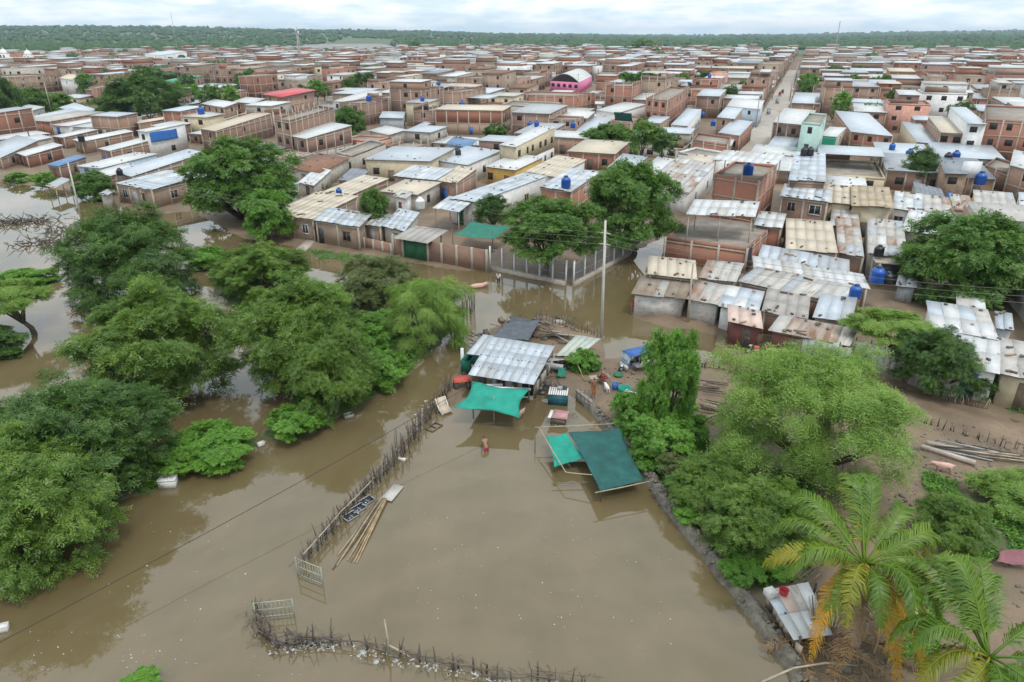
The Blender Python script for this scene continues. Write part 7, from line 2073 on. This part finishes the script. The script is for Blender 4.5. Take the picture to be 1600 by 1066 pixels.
# fallen dry fronds at the palm's foot
rr = random.Random(9)
DRY = [frond_mesh(2.8, .3, .5, 'palm_dry', nl=30, wid=.6, seed=s, ragged=.2) for s in range(3)]
for i in range(14):
    o = link('dry_frond', DRY[i % 3]); p = on(rr.uniform(1230, 1420), rr.uniform(1000, 1064)); o.location = p + Vector((0, 0, .25)); o.rotation_euler = (rr.uniform(-.5, .5), 0, rr.uniform(0, 6.28))
    tag(o, 'fallen dry palm frond on the ground round the tall palm', 'palm frond', 'fallen dry fronds')
o = MB().tube([tuple(P(1190, 1066, .5)), tuple(P(1240, 1044, .6)), tuple(P(1290, 1036, .6)), tuple(P(1340, 1040, .4))], [.05, .045, .04, .03], 6).build('bare_branch', 'palewood'); tag(o, 'long bleached branch lying at the bottom of the stone bank', 'branch')
cloth_sheet([on(1552, 890) + Vector((0, 0, .5)), on(1610, 895) + Vector((0, 0, .4)), on(1605, 874) + Vector((0, 0, .8)), on(1556, 876) + Vector((0, 0, .7))], 'pinkcloth', 'pink_cloth', 'pink cloth spread over junk at the right edge', 'cloth', n=8)
# rubble lying on the earth
g = np.random.default_rng(31); V = []; F = []
for pg, n in (([(1100, 575), (1400, 640), (1600, 690), (1700, 800), (1420, 760), (1300, 640)], 420), ([(1400, 740), (1600, 800), (1600, 960), (1440, 1040), (1350, 900)], 300), ([(1060, 512), (1180, 530), (1180, 560), (1070, 540)], 60), ([(900, 570), (1000, 580), (1010, 640), (930, 650)], 120), ([(1240, 960), (1400, 960), (1420, 1066), (1260, 1066)], 160)):
    w = poly_w(pg); lo, hi = w.min(0), w.max(0)
    xs, ys = g.uniform(lo[0], hi[0], n * 8), g.uniform(lo[1], hi[1], n * 8); ok = in_poly(xs, ys, w); xs, ys = xs[ok][:n], ys[ok][:n]; zs = ground_h(xs, ys)
    for x, y, z in zip(xs, ys, zs):
        k = len(V); s = g.uniform(.03, .10) if g.random() < .9 else g.uniform(.1, .2)
        V += [(x + v_[0] * s, y + v_[1] * s, z + v_[2] * s * .5 + s * .2) for v_ in BV * (1 + g.normal(0, .2, (12, 1)))]; F += [[a + k for a in f] for f in BF.tolist()]
tag(link('ground_rubble', mesh_np('ground_rubble', V, F, ['rubble'])), 'stones and rubble scattered over the bare earth on the right', 'rubble', kind='stuff')
# drift of dark branches on the upper left water
for (cx, cy, n, lb) in ((30, 348, 150, 'dark driftwood tangle at the far left edge of the water'), (75, 382, 90, 'small dark brush heap on the pale water'), (108, 362, 80, 'twiggy dead brush near the leaning concrete pole')):
    p = P(cx, cy, 0); rt = empty('driftwood', (p.x, p.y, 0), lb, 'driftwood', 'dead brush in the upper left water'); r9 = random.Random(cx); mb = MB()
    for i in range(n):
        q = Vector((r9.gauss(0, 2.2), r9.gauss(0, 1.3), r9.uniform(0, .3))); a = r9.uniform(0, 6.28); d = Vector((math.cos(a), math.sin(a), r9.uniform(0, .9))) * r9.uniform(.4, 1.3)
        mb.tube([tuple(q), tuple(q + d * .6), tuple(q + d)], [.07, .05, .02], 4, cap=False)
    o = mb.build('twigs', 'oldwood', rt, (0, 0, 0)); o['kind'] = 'stuff'
# green shade net and black tarp by the houses
cloth_sheet([PZ(708, 366, 2.7), PZ(772, 374, 2.6), PZ(800, 352, 2.9), PZ(735, 345, 2.9)], 'shadegreen', 'shade_net', 'dark teal shade net beside the leafy yard', 'net', group='teal and green nets', sag=.35, cut=.08)
for (x, y, w_) in ((708, 390, 'left front'), (770, 398, 'right front'), (800, 375, 'right rear'), (737, 368, 'left rear')):
    p = P(x, y, 0); o = MB().tube([(0, 0, 0), (0, 0, 2.8)], .045, 6).build('net_post', 'wood'); o.location = p; tag(o, w_ + ' thin wooden post of the dark teal shade net', 'post', 'posts of the teal shade net')
def hang(A, B, hz, f0, f1, z0, z1, mat, label, off=.06):
    """a sheet hung down a wall whose upper edge runs along the sight lines A to B at height hz"""
    a_, b2 = P(*A, hz), P(*B, hz); d = (b2 - a_).normalized(); n_ = Vector((d.y, -d.x, 0)) * off
    p0, p1 = lerp(a_, b2, f0) + n_, lerp(a_, b2, f1) + n_
    def at(p, z): return Vector((p.x, p.y, z))
    cloth_sheet([at(p0, z0) + n_ * 2, at(p1, z0) + n_ * 2, at(p1, z1), at(p0, z1)], mat, 'tarpaulin', label, 'tarp', n=8, cut=.03, sag=0.0)
hang((1168, 388), (1208, 352), 3.1, .0, .16, .9, 3.05, 'blacktarp', 'dark tarpaulin hanging from the corner of the red brick house')
hang((229, 206), (292, 197), 5.6, .04, .72, 3.4, 5.4, 'bluetarp', 'bright blue tarpaulin hung on the white upper storey at left')
hang((1280, 212), (1308, 214), 4.6, .02, .98, 2.2, 4.4, 'greenroof', 'bright green tarpaulin on the house right of the mint one')
hang((955, 188), (986, 191), 4.3, .05, .95, 4.2, 6.3, 'netgreen', 'dark green sheet screen on the roof near the big tree', off=-.4)
# laundry on the terrace
rt = empty('laundry_line', P(1240, 292, 6.0), 'washing line with clothes under the zinc terrace roof', 'laundry')
a, b_ = P(1238, 290, 5.9), P(1286, 291, 5.9)
MB().tube([tuple(a), tuple(b_)], .015, 4).build('line', 'cable', rt)
for i in range(14):
    p = lerp(a, b_, (i + .5) / 14); MB().box((p.x, p.y, 5.5), (.38, .03, random.uniform(.5, .85)), R(-5)).build('garment', random.choice(['cloth_red', 'cloth_dark', 'cloth_white', 'pinkcloth', 'bluepaint', 'cloth_orange']), rt)
# faded writing band on the white wall: blurred blue and pink painted letters, unreadable in the photograph
# ------------------------------------------------------------------ vehicles
def wheel(parent, c, r_, w, axis_y=True):
    n = 14
    mb = MB(); mb.tube([(c[0], c[1] - w / 2, c[2]), (c[0], c[1] - w * .2, c[2]), (c[0], c[1] + w * .2, c[2]), (c[0], c[1] + w / 2, c[2])], [r_ * .9, r_, r_, r_ * .9], n)
    o = mb.build('wheel', 'rubber', parent, (0, 0, 0))
    MB().tube([(c[0], c[1] - w / 2 - .012, c[2]), (c[0], c[1] + w / 2 + .012, c[2])], r_ * .55, 10).build('rim', 'greymetal', o, (0, 0, 0))
def mototaxi(loc, rz, label, canopy='bluepaint', body='whitemetal', scale=1.0, detail=True, group='three-wheelers'):
    rt = empty('three_wheeler', loc, label, 'three-wheeler', group, rz); rt.scale = (scale,) * 3
    Z = (0, 0, 0)
    wheel(rt, (1.15, 0, .27), .27, .10); wheel(rt, (-.75, -.52, .27), .27, .12); wheel(rt, (-.75, .52, .27), .27, .12)
    for s in (-.09, .09): MB().tube([(1.15, s, .27), (.95, s, .85), (.90, s, 1.0)], .022, 6).build('fork', 'greymetal', rt, Z)
    MB().tube([(.86, -.36, 1.04), (.92, 0, 1.0), (.86, .36, 1.04)], .018, 6).build('handlebar', 'blackish', rt, Z)
    MB().lathe((1.12, 0, .52), [(.03, -.06), (.13, 0), (.1, .1), (.02, .13)], 10).build('headlight', 'whitemetal', rt, Z)
    mb = MB(); mb.hexa([(.85, -.1, .45), (.85, .1, .45), (.25, .13, .45), (.25, -.13, .45), (.8, -.1, .82), (.8, .1, .82), (.3, .13, .72), (.3, -.13, .72)]); mb.build('fuel_tank', 'bluepaint', rt, Z)
    MB().box((.12, 0, .74), (.55, .34, .12)).build('saddle', 'blackish', rt, Z)
    MB().hexa([(.95, -.5, .62), (.95, .5, .62), (.90, .5, .62), (.90, -.5, .62), (.78, -.5, 1.52), (.78, .5, 1.52), (.74, .5, 1.52), (.74, -.5, 1.52)]).build('windshield', 'paleblue', rt, Z)
    MB().hexa([(1.0, -.45, .38), (1.0, .45, .38), (.86, .5, .38), (.86, -.5, .38), (.96, -.5, .68), (.96, .5, .68), (.88, .5, .68), (.88, -.5, .68)]).build('front_fairing', body, rt, Z)
    MB().box((-.55, 0, .42), (1.25, 1.12, .10)).build('floor', 'greymetal', rt, Z)
    for s in (-.56, .56): MB().hexa([(-1.15, s - .02, .40), (-.1, s - .02, .40), (-.1, s + .02, .40), (-1.15, s + .02, .40), (-1.15, s - .02, .95), (-.3, s - .02, .80), (-.3, s + .02, .80), (-1.15, s + .02, .95)]).build('side_panel', body, rt, Z)
    MB().box((-1.15, 0, .72), (.05, 1.12, .62)).build('back_panel', canopy, rt, Z)
    MB().box((-.72, 0, .66), (.5, 1.0, .16)).build('bench', 'blackish', rt, Z); MB().box((-1.0, 0, .95), (.12, 1.0, .45)).build('backrest', 'blackish', rt, Z)
    for (x, s) in ((-1.12, -.53), (-1.12, .53), (-.1, -.53), (-.1, .53), (.76, -.48), (.76, .48)): MB().tube([(x, s, .45), (x, s, 1.56)], .02, 5).build('frame_tube', 'greymetal', rt, Z)
    mb = MB(); n = 6
    for i in range(n):
        a0, a1 = -.62 + 1.24 * i / n, -.62 + 1.24 * (i + 1) / n; z0, z1 = 1.56 + .18 * (1 - (a0 / .62) ** 2), 1.56 + .18 * (1 - (a1 / .62) ** 2)
        mb.slab([Vector((-1.25, a0, z0)), Vector((.9, a0, z0 - .04)), Vector((.9, a1, z1 - .04)), Vector((-1.25, a1, z1))], .03)
    mb.build('canopy', canopy, rt, Z)
    return rt
pm = on(990, 578); mototaxi(pm + Vector((0, 0, .02)), R(205), 'blue-roofed three-wheeler taxi parked on the mud by the column tree')
def cargo_trike(loc, rz, label):
    rt = empty('cargo_tricycle', loc, label, 'tricycle', rz=rz); Z = (0, 0, 0)
    wheel(rt, (1.3, 0, .28), .28, .1); wheel(rt, (-.85, -.5, .28), .28, .12); wheel(rt, (-.85, .5, .28), .28, .12)
    for s in (-.09, .09): MB().tube([(1.3, s, .28), (1.05, s, .9)], .022, 6).build('fork', 'greymetal', rt, Z)
    MB().tube([(.95, -.38, 1.05), (1.05, 0, .95), (.95, .38, 1.05)], .02, 6).build('handlebar', 'blackish', rt, Z)
    MB().lathe((1.22, 0, .78), [(.03, -.05), (.1, 0), (.08, .08), (.02, .1)], 10).build('headlight', 'whitemetal', rt, Z)
    MB().hexa([(1.0, -.1, .5), (1.0, .1, .5), (.4, .14, .5), (.4, -.14, .5), (.95, -.1, .82), (.95, .1, .82), (.45, .14, .74), (.45, -.14, .74)]).build('fuel_tank', 'redpaint', rt, Z)
    MB().box((.25, 0, .76), (.5, .32, .1)).build('saddle', 'blackish', rt, Z)
    MB().box((.7, 0, .4), (.4, .3, .3)).build('engine', 'greymetal', rt, Z)
    MB().box((-.75, 0, .52), (1.6, 1.1, .06)).build('bed_floor', 'oldwood', rt, Z)
    for s in (-.54, .54): MB().box((-.75, s, .74), (1.6, .03, .36)).build('bed_side', 'salmon', rt, Z)
    MB().box((-1.54, 0, .74), (.03, 1.08, .36)).build('tailgate', 'salmon', rt, Z); MB().box((.03, 0, .74), (.03, 1.08, .36)).build('bed_front', 'salmon', rt, Z)
    for x in (-1.5, -.75, 0):
        for s in (-.5, .5): MB().tube([(x, s, .55), (x, s, 1.15)], .018, 5).build('rack_post', 'blackish', rt, Z)
    for s in (-.5, .5): MB().tube([(-1.5, s, 1.13), (0, s, 1.13)], .018, 5).build('rack_rail', 'blackish', rt, Z)
cargo_trike(on(1195, 556), R(168), 'rust-red cargo tricycle parked before the maroon wall')
for i, (x, y, cn, rz, lb) in enumerate([(1218, 152, 'redpaint', 68, 'far three-wheeler with a dark red roof on the street'), (1222, 148, 'cloth_dark', 66, 'farthest dark three-wheeler on the street'), (1200, 181, 'blackish', 250, 'black three-wheeler in the middle of the street'), (1160, 225, 'bluepaint', 70, 'dark blue three-wheeler at the near left kerb of the street'), (1214, 164, 'greenpaint', 255, 'green-roofed three-wheeler on the street')]):
    mototaxi(P(x, y, 0) + Vector((0, 0, .43)), R(rz), lb, cn, 'cloth_dark')

# ------------------------------------------------------------------ roof water tanks
TANK = {}
for c_ in ('tankblue', 'tankblack', 'white'):
    mb = MB(); mb.lathe((0, 0, 0), [(.50, 0), (.55, .05), (.53, .25), (.55, .3), (.53, .5), (.55, .55), (.53, .78), (.55, .82), (.50, .95), (.36, 1.1), (.24, 1.18)], 14)
    m2 = MB(); m2.lathe((0, 0, 1.18), [(.24, 0), (.25, .04), (.22, .12), (.05, .14)], 12)
    TANK[c_] = (mesh_np('tank', np.array(mb.v), mb.f, [c_], smooth=False), mesh_np('lid', np.array(m2.v), m2.f, ['tankblack' if c_ != 'white' else 'white']))
ALLTANKS = []
def tank(p, c_, s, label=None):
    rt = empty('water_tank', p, label, 'water tank', 'roof water tanks'); rt.scale = (s, s, s)
    link('body', TANK[c_][0], rt); link('lid', TANK[c_][1], rt)
    ALLTANKS.append((rt, {'tankblue': 'blue', 'tankblack': 'black', 'white': 'white'}[c_], to_px(p)))
for (x, y, z, c_, s, lb) in [
    (1168, 273, 7.2, 'tankblue', 1.25, 'blue water tank on the tall red brick house'), (884, 293, 5.2, 'tankblue', 1.2, 'large blue water tank on the red brick house by the yard'),
    (1369, 441, 3.0, 'tankblue', 1.2, 'blue water tank on the stand beside the black one'), (1386, 443, 2.9, 'tankblack', .85, 'dark tank next to the blue tank on the stand'),
    (1335, 465, 2.7, 'tankblue', .95, 'blue tank lying low at the end of the long sheet roofs'), (1372, 400, 3.1, 'tankblack', .9, 'black water tank at the eave of the stained pale roof'),
    (657, 326, 3.1, 'white', 1.15, 'round white water tank beside the small white house'), (716, 243, 3.7, 'tankblack', 1.0, 'black tank on the white zinc-roofed house'),
    (435, 287, 3.1, 'tankblue', .9, 'blue tank beside the big dense tree'), (128, 221, 3.0, 'tankblack', 1.2, 'black tank on the long white roof at left'), (188, 274, 3.2, 'tankblack', .9, 'black tank by the wide grey roof'),
    (274, 185, 4.0, 'tankblue', 1.3, 'blue tank on the left brick roofs'), (1114, 197, 4.4, 'tankblue', 1.1, 'small blue tank on the house left of the street'), (1420, 247, 3.4, 'tankblue', 1.3, 'blue tank left of the wide zinc roof'),
    (1492, 250, 3.5, 'tankblue', 1.3, 'blue tank on the wide zinc roof'), (1480, 252, 3.5, 'tankblack', 1.2, 'black tank on the wide zinc roof'), (1530, 288, 3.2, 'tankblue', 1.5, 'big blue tank right of the white board'),
    (895, 200, 4.6, 'tankblue', 1.1, 'blue tank by the metal sheds'), (828, 200, 3.6, 'tankblue', 1.2, 'blue tank behind the long cream row house'), (530, 305, 3.2, 'tankblue', .8, 'small blue tank on the beige long roof'),
    (1256, 243, 7.2, 'tankblack', 1.0, 'left of two black tanks behind the terrace roof'), (1265, 243, 7.2, 'tankblack', 1.0, 'right of two black tanks behind the terrace roof')]:
    tank(P(x, y, z), c_, s, lb)
# stand under the pair of tanks
p = P(1372, 448, 0); rt = empty('tank_stand', (p.x, p.y, 0), 'rough stand carrying the blue and the dark tank', 'stand')
MB().box((0.4, 0, 2.75), (2.6, 1.8, .15), R(-15)).build('deck', 'concrete', rt, (0, 0, 0))
for sx in (-.7, 1.5):
    for sy in (-.7, .7): MB().box((sx, sy, 1.3), (.2, .2, 2.8), R(-15)).build('post', 'concrete', rt, (0, 0, 0))
MB().box((.4, -.4, 1.9), (2.0, .05, 1.2), R(-15)).build('cloth', 'blacktarp', rt, (0, 0, 0))
# blank white board on a pole
p = P(1503, 320, 0); rt = empty('board_sign', (p.x, p.y, 0), 'blank white square board above the right roofs', 'sign')
MB().box((0, 0, 5.3), (2.6, .08, 2.5), R(-10)).build('panel', 'whitemetal', rt, (0, 0, 0)); MB().tube([(0, .1, 0), (0, .1, 6.2)], .08, 6).build('post', 'greymetal', rt, (0, 0, 0))
# more tanks, stubs and poles over the town
r = random.Random(77)
pool = [h_ for h_ in HOUSES[N_HAND:] if not h_['canopy']]
r.shuffle(pool)
for h_ in pool[:36]:
    q = h_['quad']; u, v_ = r.uniform(.25, .75), r.uniform(.25, .8)
    p = lerp(lerp(q[0], q[1], u), lerp(q[3], q[2], u), v_); tank(Vector((p.x, p.y, h_['h'] + h_['rise'] * v_ + (-.42 if h_['roof'] == 'flat' else .02))), r.choice(['tankblue', 'tankblue', 'tankblack']), r.uniform(1.0, 1.5))
TOWN_POLES = []
for i in range(34):
    side = r.choice([-1, 1]); vv = r.uniform(S0_V - 20, S0_V + 420)
    if i < 12: uu = S0_U + side * 3.3
    else: uu = S0_U + r.uniform(-260, 160); vv = S0_V - 130 + 41.5 * r.randint(2, 12) + 38.5
    p = SU * uu + SV * vv
    if abs(p.x) > p.y * .70 or p.y < 150: continue
    rt = empty('utility_pole', (p.x, p.y, 0), None, 'pole', 'thin poles in the town streets')
    MB().tube([(0, 0, -.3), (0, 0, 9.5)], [.17, .11], 6).build('shaft', 'concrete', rt, (0, 0, 0)); MB().box((0, 0, 8.9), (1.3, .1, .12), AZ).build('crossarm', 'concrete', rt, (0, 0, 0))
    TOWN_POLES.append((rt, to_px((p.x, p.y, 9))))
# loose bricks, stones and rags that hold the near roofs down: too small to pick apart
mb = MB(); r = random.Random(15); RCM = ['rubble', 'palebrick', 'oldwood', 'rubble', 'oldwood']
for h_ in HOUSES:
    if h_['roof'] == 'flat' or h_['dist'] > 150: continue
    q = h_['quad']
    for i in range(r.randint(3, 9)):
        u, v_ = r.uniform(.05, .95), r.choice([r.uniform(.02, .12), r.uniform(.85, .97), r.uniform(.05, .95)])
        p = lerp(lerp(q[0], q[1], u), lerp(q[3], q[2], u), v_); mb.mi = r.randrange(5); big = r.random() < .25
        mb.box((p.x, p.y, h_['h'] + h_['rise'] * v_ + .10), (r.uniform(.2, .35) if not big else r.uniform(.4, 1.0), r.uniform(.1, .2), r.uniform(.08, .14)), r.uniform(0, 3.1))
tag(mb.build('roof_weights', RCM), 'bricks, stones and laths weighing down the near sheet roofs', 'rubble', kind='stuff')

# ------------------------------------------------------------------ labels that single each thing out
LM = {'the red canopy': (450, 146), 'the long street': (1200, 170), 'the mint green house': (1268, 190), 'the arched hall': (893, 122), 'the telephone mast': (463, 70), 'the far street end': (1245, 100), 'the big yard tree': (990, 310),
      'the dark tree': (222, 158), 'the brick tower house': (1150, 290), 'the row house': (820, 225), 'the blue canopy': (720, 226), 'the straw roof': (1362, 312), 'the concrete building': (1580, 190),
      'the wide grey roof': (240, 275), 'the airy yard': (850, 360), 'the bright green house': (1505, 325), 'the corner block': (475, 190), 'the fenced yard': (900, 420), 'the big town tree': (1002, 138),
      'the slim right mast': (1313, 70), 'the drooping tree': (1270, 640), 'the long adobe block': (40, 130), 'the yellow house': (800, 265), 'the green gate': (650, 390), 'the corner house': (1105, 385), 'the large right tree': (1515, 410),
      'the white block': (935, 95), 'the green roof': (290, 125), 'the left skyline domes': (25, 85), 'the big red brick side': (735, 190)}
LM.pop('the airy yard'); LM.pop('the white block')
ORD = ['leftmost', 'second', 'third', 'fourth', 'fifth', 'sixth', 'seventh', 'eighth', 'ninth', 'tenth', 'eleventh', 'twelfth', 'thirteenth']
ORD = [ORD[0]] + [o_ + ' from left' for o_ in ORD[1:]]
def relation(px):
    k = min(LM, key=lambda n_: math.hypot(LM[n_][0] - px[0], 2.2 * (LM[n_][1] - px[1])))
    dx, dy = px[0] - LM[k][0], px[1] - LM[k][1]
    if abs(dx) < 14 and abs(dy) < 8: w = 'at'
    elif abs(dx) > 2.0 * abs(dy): w = 'left of' if dx < 0 else 'right of'
    else: w = 'behind' if dy < 0 else 'in front of'
    return w + ' ' + k
def settle(items):
    """items: (object, base label, pixel)"""
    from collections import defaultdict
    by = defaultdict(list)
    for it in items: by[it[1]].append(it)
    for base, grp in by.items():
        if len(grp) == 1: grp[0][0]['label'] = base; continue
        base = base.replace('grey plastered house', 'grey house')
        sub = defaultdict(list)
        for it in grp: sub[base + ' ' + relation(it[2])].append(it)
        for lb, g2 in sub.items():
            if len(g2) == 1: g2[0][0]['label'] = lb; continue
            g2.sort(key=lambda it: it[2][0])
            for i, it in enumerate(g2):
                t_ = lb + ', ' + (ORD[i] if i < len(ORD) else 'further right')
                it[0]['label'] = t_ if len(t_.split()) <= 16 else t_.replace(' from left', '').replace('grey metal roof', 'metal roof')
settle([(h_['root'], h_['base'], h_['px']) for h_ in HOUSES])
settle([(o, 'small green tree between roofs', p) for o, p in YARD_TREES])
settle([(o, c_ + ' roof water tank', p) for o, c_, p in ALLTANKS if not o.get('label')])
settle([(o, 'thin pale utility pole', p) for o, p in TOWN_POLES])
